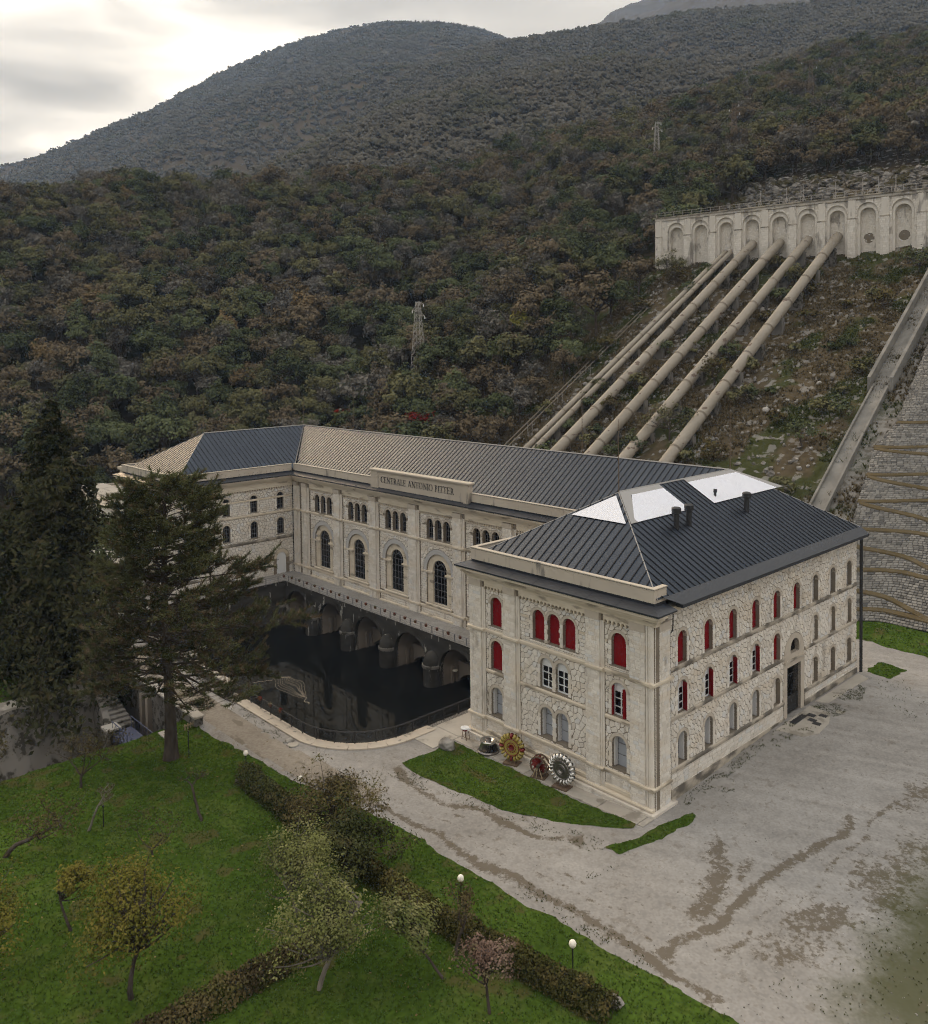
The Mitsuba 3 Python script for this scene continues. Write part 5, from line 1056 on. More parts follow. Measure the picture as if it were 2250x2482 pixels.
HW = 'header_wall'; tag(HW, 'long pale stone wall of tall blind arches at the top of the penstock slope', 'wall')
FH = Fr((-88.5, 131.3, 0), (.98806, .15407, 0), (.15407, -.98806, 0))
AS = [4.45 + 6.36 * i for i in range(9)]; AS[8] = 56.0
niche = unary_union([arch(s, 3.3, 52, 65.2) for s in AS]); outer = unary_union([arch(s, 4.4, 52, 66.3) for s in AS])
m = MB(); fext(m, FH, sbox(-1.2, 50, 95, 67.9).difference(outer), -3.5, 0, (.4, .3)); fext(m, FH, outer.difference(niche), -3.5, -.35, (.3, .3)); fext(m, FH, sbox(-1, 50, 94, 67), -3.6, -1.5, (.2, .3)); m.build(HW + '__body', 'header_stone', uv=True)
m = MB(); stone_mesh(m, FH, ashlar_cells(sbox(-1.2, 54, 70, 66.9).difference(outer), .95, .5, rs, .05), 0, .06, rs, .97); stone_mesh(m, FH, ashlar_cells(niche.intersection(sbox(0, 55, 70, 67)), .6, .32, rs, .05), -1.5, .05, rs, .95); tag(m.build(HW + '__stones', 'header_stone', uv=True), kind='stuff')
for s in AS:
    m = MB(); fext(m, FH, ring_arch(s, 4.4, 64.1, 66.3, .18, 18), 0, .16); fext(m, FH, ring_arch(s, 3.3, 62, 65.2, .45, 18), -.4, -.22); m.build(HW + '__arch_ring', 'header_stone')
PS_ = [-.1] + [(a + b) / 2 for a, b in zip(AS, AS[1:])] + [AS[-1] + 3.6]
for s in PS_:
    m = MB(); fbox(m, FH, s - .85, s + .85, 50, 62.9, 0, .55); fbox(m, FH, s - .75, s + .75, 62.9, 67.0, 0, .28); stone_mesh(m, FH, ashlar_cells(sbox(s - .85, 55, s + .85, 62.9), .8, .48, rs, .05), .55, .05, rs, .97); m.build(HW + '__pilaster', 'header_stone', uv=True)
    m = MB(); fbox(m, FH, s - .95, s + .95, 62.85, 63.1, 0, .68); m.build(HW + '__ledge', 'stained')
m = MB(); fbox(m, FH, -1.4, 95, 67.0, 67.2, -1, .30); fbox(m, FH, -1.5, 95, 67.75, 68.0, -3, .40); m.build(HW + '__coping', 'stained')
for s in (AS[7], AS[8]):
    r_ = 1.12; m = MB(); V, F = lathe([(r_, -.05), (r_ + .32, -.05), (r_ + .32, .06), (r_, .06), (r_, -2.2)], 28); m.add(FH(np.c_[V[:, 0] + s, V[:, 1] + 58.65, V[:, 2] - 1.45]), F); m.build(HW + '__pipe_mouth', 'header_stone'); m = MB(); V, F = lathe([(0, 0), (r_, 0)], 28); m.add(FH(np.c_[V[:, 0] + s, V[:, 1] + 58.65, V[:, 2] - 1.44]), F); m.build(HW + '__pipe_mouth_dark', 'pipe_ring')
railing([tuple(FH(np.array([[s, 68.0, -.3]]))[0]) for s in (-1, 94)], 'wall_railing', 'thin rusty railing along the top of the arched header wall', 1.15, 2.4, 'pylon_steel', (1.0, .5), 0, .03)
for i, s in enumerate((24.5, 30.6, 34.5, 41.5, 47.2, 50.4, 53.9)):
    k = nk('wire_mast'); tag(k, 'thin timber tripod mast on top of the header wall', 'mast', 'tripod masts above the header wall'); P = FH(np.array([[s, 68, -3.2]]))[0]
    m = MB(); m.tube([P, P + (0, 0, 4.2)], .06, 5)
    for a in range(3): m.tube([P + (math.cos(a * 2.1) * .6, math.sin(a * 2.1) * .6, 0), P + (0, 0, 2.0)], .04, 4)
    scene[k] = PLY(m.mesh(), 'pylon_steel')
# pipes
PIPES = [((-44.2, 46.0), AS[6], 1.02, 59.6), ((-53.2, 46.0), AS[5], 1.0, 59.4), ((-60.9, 46.0), AS[4], 1.02, 59.4), ((-69.3, 46.0), AS[3], 1.0, 59.6), ((-75.2, 46.0), 18.4, .58, 58.2), ((-77.6, 46.0), 16.9, .58, 58.2)]
lbs = ['thick beige penstock pipe farthest right on the slope', 'thick beige penstock pipe half hidden by bushes, second from the right', 'thick beige penstock pipe third from the right on the slope', 'thick beige penstock pipe farthest left of the four large ones', 'thin beige pipe next to the left large penstock', 'thin beige pipe at the left edge of the penstock row']
for (b, s, R, zt), lb in zip(PIPES, lbs):
    k = nk('penstock_pipe'); tag(k, lb, 'pipe', 'penstock pipes on the slope'); e = FH(np.array([[s, zt, -1.0]]))[0]; a = np.array([b[0], b[1], 1.0 + .6 * (b[1] - 44)])
    d = e - a; L = np.linalg.norm(d); n = int(L / 9.5)
    for i in range(n):
        m = MB(); m.tube([a + d * i / n, a + d * (i + 1) / n], R, 20); kk = nk(k + '__section'); scene[kk] = PLY(m.mesh(), 'pipe_paint', smooth=40)
        if i:
            c = a + d * i / n; u = d / L; m = MB(); m.tube([c - u * .16, c + u * .16], R * 1.09, 20); scene[nk(k + '__ring')] = PLY(m.mesh(), 'pipe_ring', smooth=40)
    for i in range(1, n):
        c = a + d * (i + .5) / n; g = float(hill_z(c[0], c[1])); m = MB(); m.box((c[0] - R * 1.2, c[1] - .5, g - 1), (c[0] + R * 1.2, c[1] + .5, c[2] - R * .5)); scene[nk(k + '__saddle')] = PLY(m.mesh(), 'old_wall')
k = 'service_rail'; tag(k, 'pair of thin pale rails running up beside the left pipes', 'rails')
for x in (-80.4, -81.6):
    P = np.array([(x, y, 2.2 + .6 * (y - 44)) for y in np.linspace(46, 118, 24)]); m = MB(); m.tube(P, .10, 6); m.build(k + '__rail', 'pipe_ring')
    for p in P[::3]: m = MB(); m.tube([p - (0, 0, 2.2), p], .07, 5); m.build(k + '__post', 'pylon_steel')
# spillway chute
M['chute_grey'] = diff(proc(lambda p, n, uv: mix((0.13, 0.125, 0.115), (0.29, 0.275, 0.25), fbm(p[0] * .7, p[1] * .35, p[2] * .7, 4))))
CH = 'spillway_chute'; tag(CH, 'steep concrete spillway chute with side walls right of the pipes', 'chute')
def chute(y0, y1, w, h, t):
    ys = np.linspace(y0, y1, 12)
    def strip(s0, s1, dz0, dz1, name, mat):
        V = []
        for y in ys:
            x = -17.5 - .075 * (y - 68); z = float(hill_z(x, y)) + .5
            V += [(x + s0, y, z + dz0), (x + s1, y, z + dz0), (x + s1, y, z + dz1), (x + s0, y, z + dz1)]
        F = []
        for i in range(len(ys) - 1):
            for a in range(4): F.append([4 * i + a, 4 * i + (a + 1) % 4, 4 * i + 4 + (a + 1) % 4, 4 * i + 4 + a])
        F += [[3, 2, 1, 0]]; put(CH + '__' + name, (np.array(V), np.array(F)[:, ::-1]), mat)
    strip(-w, w, -1.5, 0, 'bed', 'chute_grey'); strip(-w - t, -w, -1.5, h, 'side_wall', 'chute_grey'); strip(w, w + t, -1.5, h, 'side_wall', 'chute_grey')
chute(58, 92, 1.0, .5, .32); chute(92, 136, 1.5, 1.9, .55)
# terraces
ST = 'stone_terraces'; tag(ST, 'grey dry stone slope crossed by zigzag grassy ledges', 'terraces')
class SlopeFr:
    def __call__(s, V):
        V = np.asarray(V, float); x, h, d = V[:, 0], V[:, 1], V[:, 2]
        y = 44 + 8 * sstep(-13, -4, x) + (h - 1) / .605 + 2.4 - (x * 0)
        return np.c_[x, y - .52 * d, h + .86 * d + .35]
SF = SlopeFr()
edge = [(-7.4, .9), (-8.6, 3.9), (-9.4, 5.9), (-10.3, 8.3), (-11.3, 10.2), (-12.4, 13.2), (-13.2, 16.3), (-14.4, 19.6), (-13.2, 23.0), (-14.6, 30), (-16.0, 38), (-17.0, 46), (14, 46), (20, .9)]
treg = Polygon(edge); m = MB(); stone_mesh(m, SF, ashlar_cells(treg, .50, .23, rs, .045), 0, .11, rs, .9); tag(m.build(ST + '__stones', 'terrace_stone', uv=True), kind='stuff')
xs = np.arange(-16, 21, .5); hs_ = np.arange(.5, 47, .5); XX, HH = np.meshgrid(xs, hs_); ok = contains_xy(treg.buffer(.3), XX, HH); V = SF(np.c_[XX.ravel(), HH.ravel(), XX.ravel() * 0 - .02]); nx = len(xs); i, j = np.meshgrid(np.arange(nx - 1), np.arange(len(hs_) - 1)); a = (j * nx + i).ravel(); a = a[ok[:-1, :-1].ravel()]
put(ST + '__backing', (V, np.vstack([np.stack([a, a + 1, a + nx + 1], 1), np.stack([a, a + nx + 1, a + nx], 1)])), 'old_wall')
for i, pts in enumerate(([(-12.4, 13.2), (20, 12.9)], [(-12.0, 13.0), (-5.6, 11.2), (20, 4.5)], [(-13.2, 16.3), (20, 16.2)], [(-12.9, 16.1), (-7.2, 14.7), (20, 8.5)], [(-14.5, 19.7), (20, 20)], [(-14.2, 19.5), (-8.9, 18.9), (20, 14)], [(-13.2, 23), (20, 23.2)], [(-11.3, 10.2), (-4.7, 9.5), (20, 8.0)], [(-10.3, 8.3), (-3, 6.5), (20, 1.0)], [(-9.4, 5.9), (-2.5, 5.4), (20, 5)], [(-8.6, 3.9), (-.4, 2.0), (6, 1)], [(-7.8, 2.0), (20, 1.2)])):
    m = MB(); L = LineString(pts)
    V = []; n = int(L.length / .8); P = [L.interpolate(L.length * q / n).coords[0] for q in range(n + 1)]
    for x, h in P: V += [(x, h - .22, .09), (x, h - .16, .24), (x, h + .14, .20), (x, h + .22, .08)]
    F = [[4 * q + a, 4 * q + 4 + a, 4 * q + 5 + a, 4 * q + 1 + a] for q in range(n) for a in range(3)]
    m.add(SF(np.array(V)), F, (rs.random(), 0)); m.build(ST + '__ledge', 'ledge_grass', uv=True)
M['terrace_stone'] = diff(proc(lambda p, n, uv: mix(mix((0.16, 0.152, 0.14), (0.265, 0.252, 0.23), uv[0]), (0.055, 0.055, 0.055), smoothstep(0.62, 0.95, uv[1]) * .6)))
M['ledge_grass'] = diff(proc(lambda p, n, uv: mix((0.085, 0.066, 0.036), (0.15, 0.118, 0.070), fbm(p[0] * .8, p[1] * .8, p[2], 3))))
# loose rocks on the slope and the cliff above the wall
def rock_mesh(c, r, seed, sub=1):
    s = trimesh.creation.icosphere(sub, 1.0); v = np.array(s.vertices); rr = np.random.default_rng(seed)
    v = v * (1 + .8 * (meshkit.noise(v * 1.9 + seed * 1.37) - .5))[:, None] * rr.uniform(.6, 1.3, 3) * r
    a = rr.uniform(0, 6.28); R = np.array([[math.cos(a), -math.sin(a), 0], [math.sin(a), math.cos(a), 0], [0, 0, 1]]); return v @ R.T + c, np.array(s.faces)
m = MB(); rr = np.random.default_rng(21)
for i in range(3000):
    x, y = rr.uniform(-84, -22), rr.uniform(58, 130)
    dens = .12 + .75 * (x < -42) * (meshkit.fbm(np.array([x * .12, y * .12, 0]), 3) > .47) + .35 * (y < 95) * (x > -42)
    if rr.random() > dens: continue
    V, F = rock_mesh((x, y, float(hill_z(x, y)) + rr.uniform(-.1, .1)), rr.uniform(.10, .42) * (2.0 if rr.random() < .06 else 1), i, 1); m.add(V, F, (rr.random(), 0))
tag(m.build('slope_rocks', 'rock', uv=True), 'pale loose rocks scattered over the slope between the pipes', 'rocks', kind='stuff')
m = MB()
for i in range(900):
    x, y = rr.uniform(-92, 40), rr.uniform(158, 184); 
    if rr.random() < .3 * (1 - abs(y - 173) / 14): pass
    V, F = rock_mesh((x, y, float(hill_z(x, y)) + rr.uniform(-.6, .8)), rr.uniform(.5, 1.9), i + 5000, 2); V = V + .5 * rr.uniform(.4, 1) * (np.round(meshkit.noise(V * 1.3)[:, None] * 3) / 3 - .5) * np.array((.5, 1, .8)); m.add(V, F, (rr.random(), 0))
M['cliff'] = diff(proc(lambda p, n, uv: mix(mix((0.055, 0.050, 0.044), (0.25, 0.235, 0.215), smoothstep(.3, .75, fbm(p[0] * .9, p[1] * .9, p[2] * 2.2, 4))), (0.060, 0.052, 0.026), .9 * smoothstep(.5, .62, fbm(p[0] * .35 + 6, p[1] * .35, p[2] * .5, 4)))))
tag(m.build('rock_cliff', 'cliff', uv=True), 'grey broken rock face on the hill above the arched header wall', 'rock face', kind='stuff')

# ---------------------------------------------------------------- pylons and wires
def pylon(x, y, h, w0, lb, mat='pylon_steel', z=None, arms=((.97, 1.6), (.90, -1.6), (.83, 1.9)), yaw=.4):
    k = nk('pylon'); tag(k, lb, 'pylon'); z = float(hill_z(x, y)) - .3 if z is None else z; c, s = math.cos(yaw), math.sin(yaw)
    def P(u, v, t, w): return np.array((x + (u * c - v * s) * w, y + (u * s + v * c) * w, z + h * t))
    W_ = lambda t: w0 * (1 - t) + .42 * t; m = MB(); r = .085
    cor = [(1, 1), (-1, 1), (-1, -1), (1, -1)]
    for u, v in cor: m.tube([P(u, v, 0, W_(0)), P(u, v, 1, W_(1))], r, 4)
    scene[k + '__legs'] = PLY(m.mesh(), mat); labels[k + '__legs'] = {'kind': 'stuff'}; m = MB(); ts = 1 - (1 - np.linspace(0, 1, 13)) ** 1.12
    for a, b in zip(ts, ts[1:]):
        for i in range(4):
            (u, v), (p, q) = cor[i], cor[(i + 1) % 4]; m.tube([P(u, v, a, W_(a)), P(p, q, b, W_(b))], r * .6, 3); m.tube([P(p, q, a, W_(a)), P(u, v, b, W_(b))], r * .6, 3)
    scene[k + '__bracing'] = PLY(m.mesh(), mat); labels[k + '__bracing'] = {'kind': 'stuff'}
    tips = []
    for t, l in arms:
        e = P(l / W_(1), 0, t, W_(1)) if True else 0; m = MB()
        for v in (1, -1): m.tube([P(np.sign(l), v, t, W_(t)), e], r * .7, 4); 
        m.tube([P(np.sign(l), 0, min(t + .05, 1), W_(t)), e], r * .6, 4); scene[nk(k + '__arm')] = PLY(m.mesh(), mat)
        m = MB(); V, F = lathe([(.0, -.75), (.16, -.7), (.08, -.45), (.16, -.4), (.08, -.15), (.04, 0)], 8); m.add(V + e, F); scene[nk(k + '__insulator')] = PLY(m.mesh(), 'insulator'); tips.append(e - (0, 0, .75))
    return tips
t1 = pylon(-129.6, 85.5, 21.5, 1.75, 'grey lattice pylon standing in the forest above the hall roof')
t2 = pylon(-147, 216, 19, 1.4, 'small lattice pylon in the trees left above the header wall')
t3 = pylon(-120.5, 224.5, 20, 1.4, 'rusty lattice pylon at the top of the power line clearing', 'rusty_brown'); t4 = pylon(-128, 300, 22, 1.6, 'distant brown pylon with spread arms near the ridge', 'rusty_brown', arms=((.97, 3.5), (.97, -3.5), (.86, 2.2)))
def wire(a, b, sag, name, lb, r=.03):
    t = np.linspace(0, 1, 30)[:, None]; P = a * (1 - t) + b * t; P[:, 2] -= sag * 4 * (t[:, 0] * (1 - t[:, 0])); m = MB(); m.tube(P, r, 4, False); k = nk(name); scene[k] = PLY(m.mesh(), 'cable'); tag(k, lb, 'cable', 'power line wires')
END = np.array((-118.0, 62.0, 17.0))
for i, t in enumerate(t3): wire(np.array(t), END + (i * 1.2, 0, i * .5), 3.0, 'power_cable', 'thin power line wire running down the slope clearing', .045)
for i, (a, b) in enumerate(zip(t2, t1)): wire(np.array(a), np.array(b), 6.0, 'power_cable', 'thin power line wire strung between two pylons in the forest', .028)

# dry grass and low scrub on the pipe slope
g = MB(); n = 34000; P = np.c_[rg_.uniform(-96, -12, n), rg_.uniform(52, 138, n)]; q = meshkit.fbm(np.c_[P * .14, P[:, :1] * 0], 4); P = P[(q + rg_.normal(0, .07, n) > .46)]
n = len(P); z = hz(P[:, 0], P[:, 1]); hh = rg_.uniform(.2, .75, n) * (1 + .9 * (rg_.random(n) < .06)); u = np.c_[rg_.random(n), rg_.random(n)]
for k in range(6):
    a = rg_.uniform(0, 2 * np.pi, n); ca, sa = np.cos(a), np.sin(a); ln = rg_.uniform(-.8, .8, (n, 2)) * hh[:, None]; w = .09
    g.add(np.stack([np.c_[P[:, 0] - ca * w, P[:, 1] - sa * w, z - .05], np.c_[P[:, 0] + ca * w, P[:, 1] + sa * w, z - .05], np.c_[P + ln, z + hh]], 1).reshape(-1, 3), np.arange(3 * n).reshape(-1, 3), np.repeat(u, 3, 0))
M['dry_grass'] = diff(proc(lambda p, n, uv: mix(mix((0.070, 0.056, 0.031), (0.165, 0.130, 0.075), uv[0]), (0.060, 0.072, 0.026), smoothstep(.52, .66, fbm(p[0] * .16 + 9, p[1] * .16, 0.0, 4)))))
tag(g.build('dry_grass', 'dry_grass', uv=True), 'dry brown grass and low scrub on the penstock slope', 'grass', kind='stuff')
# ---------------------------------------------------------------- trees and shrubs
def leaves(mb, C, N, size, rng, flat=.55, aspect=1.6, out=None, jit=.8):
    """small pointed leaf faces at the points C; they lie roughly across the direction out"""
    n = len(C); nr = rng.normal(0, 1, (n, 3)); 
    if out is not None: nr = out + nr * jit
    nr /= np.linalg.norm(nr, axis=1, keepdims=True) + 1e-9
    a = np.cross(nr, rng.normal(0, 1, (n, 3))); a /= np.linalg.norm(a, axis=1, keepdims=True) + 1e-9; b = np.cross(nr, a)
    s = size * rng.uniform(.6, 1.35, (n, 1)); L, Wd = s * aspect * .5, s * .5
    V = np.stack([C - a * L, C + b * Wd, C + a * L, C - b * Wd], 1).reshape(-1, 3); i = np.arange(n) * 4
    mb.add(V, np.vstack([np.stack([i, i + 1, i + 2], 1), np.stack([i, i + 2, i + 3], 1)]), np.repeat(np.c_[rng.random(n), rng.random(n)], 4, 0))
def limb(mb, a, d, L, r0, r1, rng, bend=.25, n=5, sides=6, up=.0):
    P = [np.array(a, float)]; d = np.array(d, float)
    for i in range(n):
        d = d + rng.normal(0, bend, 3) * .5 + (0, 0, up); d /= np.linalg.norm(d); P.append(P[-1] + d * L / n)
    P = np.array(P); mb.tube(P, np.linspace(r0, r1, n + 1), sides, False); return P, d
def broadleaf(seed, H, R, n_clump=34, n_leaf=46, size=.42, trunk_h=.35, bare=0.0, open_=.35, zsq=.75):
    """trunk and limbs, and a crown of leaf clumps spread through an uneven volume"""
    rng = np.random.default_rng(seed); tm, cm = MB(), MB(); th = H * trunk_h
    P, d = limb(tm, (0, 0, -.8), (rng.normal(0, .08), rng.normal(0, .08), 1), H * .72 + .8, H * .026, H * .006, rng, .15, 9)
    cen = np.array((0, 0, th + (H - th) * .5)); rad = np.array((R, R, (H - th) * .56))
    cl = []
    for i in range(n_clump):
        v = rng.normal(0, 1, 3); v /= np.linalg.norm(v); v[2] = abs(v[2]) * 1.0 - .35 if rng.random() < .8 else v[2]
        rr = rng.uniform(open_, 1.0) ** .6; lob = 1 + .28 * math.sin(3 * math.atan2(v[1], v[0]) + seed) ; cl.append(cen + v * rad * rr * lob)
    for c in cl[:: 2 if not bare else 1]:
        js = [q for q in range(len(P)) if P[q][2] > th * .75 and P[q][2] < max(c[2] - .04 * H, th)] or [4]; s = P[js[rng.integers(len(js))]]; mid = (s + c) / 2 + rng.normal(0, .12 * R, 3) * .5 - (0, 0, .06 * H); t = np.linspace(0, 1, 5)[:, None]; Q = (1 - t) ** 2 * s + 2 * t * (1 - t) * mid + t * t * c; tm.tube(Q, np.linspace(H * .011, H * .003, 5), 4, False)
    for c in cl:
        k = int(n_leaf * rng.uniform(.5, 1.4)); rc = R * rng.uniform(.24, .40); u = rng.normal(0, 1, (k, 3)); u /= np.linalg.norm(u, axis=1, keepdims=True); pos = c + u * (rng.random((k, 1)) ** .45) * rc * (1, 1, zsq)
        out = (pos - cen) / rad; out = out * .7 + u * .8 + (0, 0, .7)
        if bare < .99:
            kk = int(k * (1 - bare)); leaves(cm, pos[:kk], None, size, rng, out=out[:kk], jit=.55)
        if bare > 0:
            kk = int(k * bare * 1.1); p = pos[:kk]; dd = u[:kk] + rng.normal(0, .4, (kk, 3)) + (0, 0, .4); dd /= np.linalg.norm(dd, axis=1, keepdims=True); w = np.cross(dd, rng.normal(0, 1, (kk, 3))); w /= np.linalg.norm(w, axis=1, keepdims=True)
            L = rc * rng.uniform(.5, 1.1, (kk, 1)); V = np.stack([p - dd * L * .5 - w * size * .07, p - dd * L * .5 + w * size * .07, p + dd * L * .5], 1).reshape(-1, 3); cm.add(V, np.arange(3 * kk).reshape(-1, 3), np.repeat(np.c_[rng.random(kk), rng.random(kk)], 3, 0))
    return tm, cm
KINDS = {  # leaf colours of the forest
 'brown': leaf((0.091, 0.073, 0.049), (0.165, 0.131, 0.087), (0.217, 0.165, 0.097)), 'olive': leaf((0.075, 0.075, 0.039), (0.148, 0.141, 0.071), (0.205, 0.188, 0.091)),
 'grey': leaf((0.103, 0.095, 0.082), (0.182, 0.166, 0.144), (0.228, 0.211, 0.182)), 'green': leaf((0.046, 0.057, 0.030), (0.103, 0.119, 0.059), (0.154, 0.160, 0.082)),
 'russet': leaf((0.108, 0.078, 0.041), (0.188, 0.135, 0.071), (0.228, 0.171, 0.091))}
for k_, v_ in KINDS.items(): M['leaf_' + k_] = v_
LBL = {'brown': 'brown leafed autumn tree in the forest on the hill', 'olive': 'dull olive green tree in the forest on the hill', 'grey': 'bare grey twigged tree in the forest on the hill', 'green': 'dark green leafy tree in the forest on the hill', 'russet': 'russet orange brown tree in the forest on the hill'}
PROTO = {}
def proto(kind, var, seed, **kw):
    tm, cm = broadleaf(seed, **kw); g = 'grove_%s_%d' % (kind, var)
    scene[g] = {'type': 'shapegroup', 'trunk': PLY(tm.mesh(), 'bark'), 'crown': PLY(cm.mesh(), 'leaf_' + kind, uv=cm.uv())}; PROTO.setdefault(kind, []).append((g, kw['H'], kw['R']))
for v in range(3):
    proto('brown', v, 10 + v, H=9.0 + v, R=3.6 + .3 * v, n_clump=32, n_leaf=48, size=.40, bare=.25)
    proto('olive', v, 20 + v, H=8.5 + v, R=3.6 + .35 * v, n_clump=34, n_leaf=54, size=.40, bare=.06)
    proto('grey', v, 30 + v, H=9.0 + v, R=3.4 + .3 * v, n_clump=28, n_leaf=44, size=.42, bare=.72)
    proto('green', v, 40 + v, H=9.0 + 1.3 * v, R=3.9 + .35 * v, n_clump=40, n_leaf=56, size=.40, bare=.0)
proto('russet', 0, 50, H=8.5, R=3.6, n_clump=32, n_leaf=48, size=.40, bare=.12)
def project(P):
    d = np.atleast_2d(P) - EYE; z = d @ FWD; R_ = np.cross(FWD, UPV); return np.c_[464 + 851.8 * (d @ R_) / z, 379.0 - 851.8 * (d @ UPV) / z, z]
# where the forest stands
rt = np.random.default_rng(77); cand = []
for yy in np.arange(-140, 470, 5.7):
    for xx in np.arange(-640, 60, 5.7):
        x, y = xx + rt.uniform(-2.9, 2.9), yy + rt.uniform(-2.9, 2.9); cand.append((x, y))
cand = np.array(cand); zc = hill_z(cand[:, 0], cand[:, 1]); nz_ = meshkit.fbm(np.c_[cand / 26, cand[:, :1] * 0], 3)
sl = zc > 1.6
keep = sl & ~((cand[:, 0] > -84.5) & (cand[:, 0] < 80) & (cand[:, 1] < 137)) & ~((cand[:, 0] > -92) & (cand[:, 1] > 124) & (cand[:, 0] < 60) & (cand[:, 1] < 188)) & ~((cand[:, 0] < -100) & (cand[:, 0] > -146) & (cand[:, 1] < 36))
swath = np.abs((cand[:, 0] + 120.5) - (cand[:, 1] - 224) * .02) < 6; keep &= ~(swath & (cand[:, 1] > 150) & (cand[:, 1] < 226))
clear = np.exp(-(((cand[:, 0] + 97) / 15) ** 2 + ((cand[:, 1] - 104) / 26) ** 2)); keep &= rt.random(len(cand)) > clear * .4
keep &= ~((np.abs(cand[:, 0] + 129.6) < 4) & (np.abs(cand[:, 1] - 85.5) < 4)); keep &= ~((cand[:, 0] > -60) & (cand[:, 1] > 188) & (nz_ < .46))
pr = project(np.c_[cand, zc + 7]); keep &= (pr[:, 2] > 20) & (pr[:, 0] > -60) & (pr[:, 0] < 990) & (pr[:, 1] > -40) & (pr[:, 1] < 760)
# behind the crest?
def seen(P, n=26):
    t = np.linspace(.15, .985, n)[:, None, None]; Q = EYE + (P - EYE)[None] * t; return (Q[..., 2] > hill_z(Q[..., 0], Q[..., 1])).all(0)
idx_ = np.nonzero(keep)[0]; vis = seen(np.c_[cand[idx_], zc[idx_] + 9.5]); idx_ = idx_[vis]
C_ = cand[idx_]; Z_ = zc[idx_]; PR = project(np.c_[C_, Z_ + 6]); size_ = 1 / PR[:, 2]
# which crowns the photo's view shows: nearest first on a coarse grid, the buildings in front
from scipy.spatial import ConvexHull
cover = np.zeros((256, 232), bool); yy_, xx_ = np.mgrid[0:256, 0:232]
for bx in ((-20, 0, 0, 36.6, 0, 16.4), (-83, -20, 20, 36.6, 0, 16.4), (-103, -83, 0, 36.6, 0, 16.4)):
    c = np.array([(x, y, z) for x in bx[:2] for y in bx[2:4] for z in bx[4:]]); mx, my = (bx[0] + bx[1]) / 2, (bx[2] + bx[3]) / 2
    c = np.vstack([c, [(mx, my - 5, 22), (mx, my + 5, 22)] if bx[1] - bx[0] < 30 else [(bx[0], my, 22), (bx[1], my, 22)]]); q = project(c)[:, :2] / 4; h = Polygon(q[ConvexHull(q).vertices]); cover |= contains_xy(h, xx_, yy_)
shown = np.zeros(len(C_))
for i in np.argsort(PR[:, 2]):
    x, y, z = PR[i]; r = 3.4 * 851.8 / z / 4; x0, y0 = x / 4, y / 4; a, b, c, d = int(max(0, y0 - r)), int(min(255, y0 + r)) + 1, int(max(0, x0 - r)), int(min(231, x0 + r)) + 1
    if a >= b or c >= d: continue
    mk = ((yy_[a:b, c:d] - y0) ** 2 + (xx_[a:b, c:d] - x0) ** 2 < r * r) & ~cover[a:b, c:d]; shown[i] = mk.sum(); cover[a:b, c:d] |= mk
order_ = np.argsort(-shown); named = set(order_[:285].tolist())
kinds = list(LBL)
nst = 0
for i in range(len(C_)):
    x, y = C_[i]; z = Z_[i]
    if i not in named and shown[i] == 0 and rt.random() < .5: continue
    low = np.clip(1 - (z - 4) / 45, 0, 1); n1 = nz_[idx_[i]]
    w = np.array([.30 + .7 * max(0, n1 - .5), .32, .26 - .12 * low, .13 + .40 * low + .7 * max(0, .45 - n1) + (.5 if (y > 128 and x > -140 and y < 185) else 0), .03]); kd = kinds[rt.choice(5, p=w / w.sum())]
    g, H, R = PROTO[kd][rt.integers(len(PROTO[kd]))]; s = rt.uniform(.72, 1.22) * (1.25 if rt.random() < .15 else 1)
    tw = T4().translate([float(x), float(y), float(z) - .4]).rotate([0, 0, 1], float(rt.uniform(0, 360))).scale([float(s * rt.uniform(.9, 1.1)), float(s * rt.uniform(.9, 1.1)), float(s)])
    if i in named: k = nk('forest_tree'); tag(k, LBL[kd], 'tree', '%s forest trees on the hill' % kd)
    else: nst += 1; k = 'forest__%05d' % nst
    scene[k] = {'type': 'instance', 'to_world': tw, 'group': {'type': 'ref', 'id': g}}
tag('forest', 'autumn forest covering the hill behind the station', 'forest', kind='stuff')
def plant(name, x, y, tm, cm, mat, lb, cat, z=None, bark='bark', group=None, rot=0.0):
    k = nk(name); z = float(land_z(x, y)) if z is None else z; c, s = math.cos(rot), math.sin(rot); R = np.array([[c, s, 0], [-s, c, 0], [0, 0, 1]])
    if tm is not None and tm.n: v, f = tm.mesh(); scene[k + '__trunk'] = PLY((v @ R + (x, y, z), f), bark)
    if cm is not None and cm.n: v, f = cm.mesh(); scene[k + '__crown'] = PLY((v @ R + (x, y, z), f), mat, uv=cm.uv())
    tag(k, lb, cat, group); return k
M['leaf_red'] = leaf((0.10, 0.012, 0.010), (0.19, 0.022, 0.014)); M['leaf_yellow'] = leaf((0.16, 0.15, 0.03), (0.26, 0.24, 0.05)); M['leaf_pale'] = leaf((0.085, 0.10, 0.032), (0.17, 0.178, 0.062), (0.29, 0.27, 0.13), .5)
M['leaf_gold'] = leaf((0.085, 0.085, 0.018), (0.155, 0.140, 0.030), (0.21, 0.165, 0.045), .5); M['leaf_pink'] = leaf((0.13, 0.085, 0.065), (0.30, 0.21, 0.17), (0.12, 0.13, 0.05), .6); M['leaf_pine'] = leaf((0.050, 0.058, 0.025), (0.115, 0.120, 0.054), (0.17, 0.15, 0.08), .35); M['leaf_pine_dry'] = leaf((0.095, 0.070, 0.042), (0.18, 0.135, 0.085)); M['leaf_yew'] = leaf((0.022, 0.027, 0.013), (0.056, 0.057, 0.028), (0.10, 0.08, 0.045), .3)
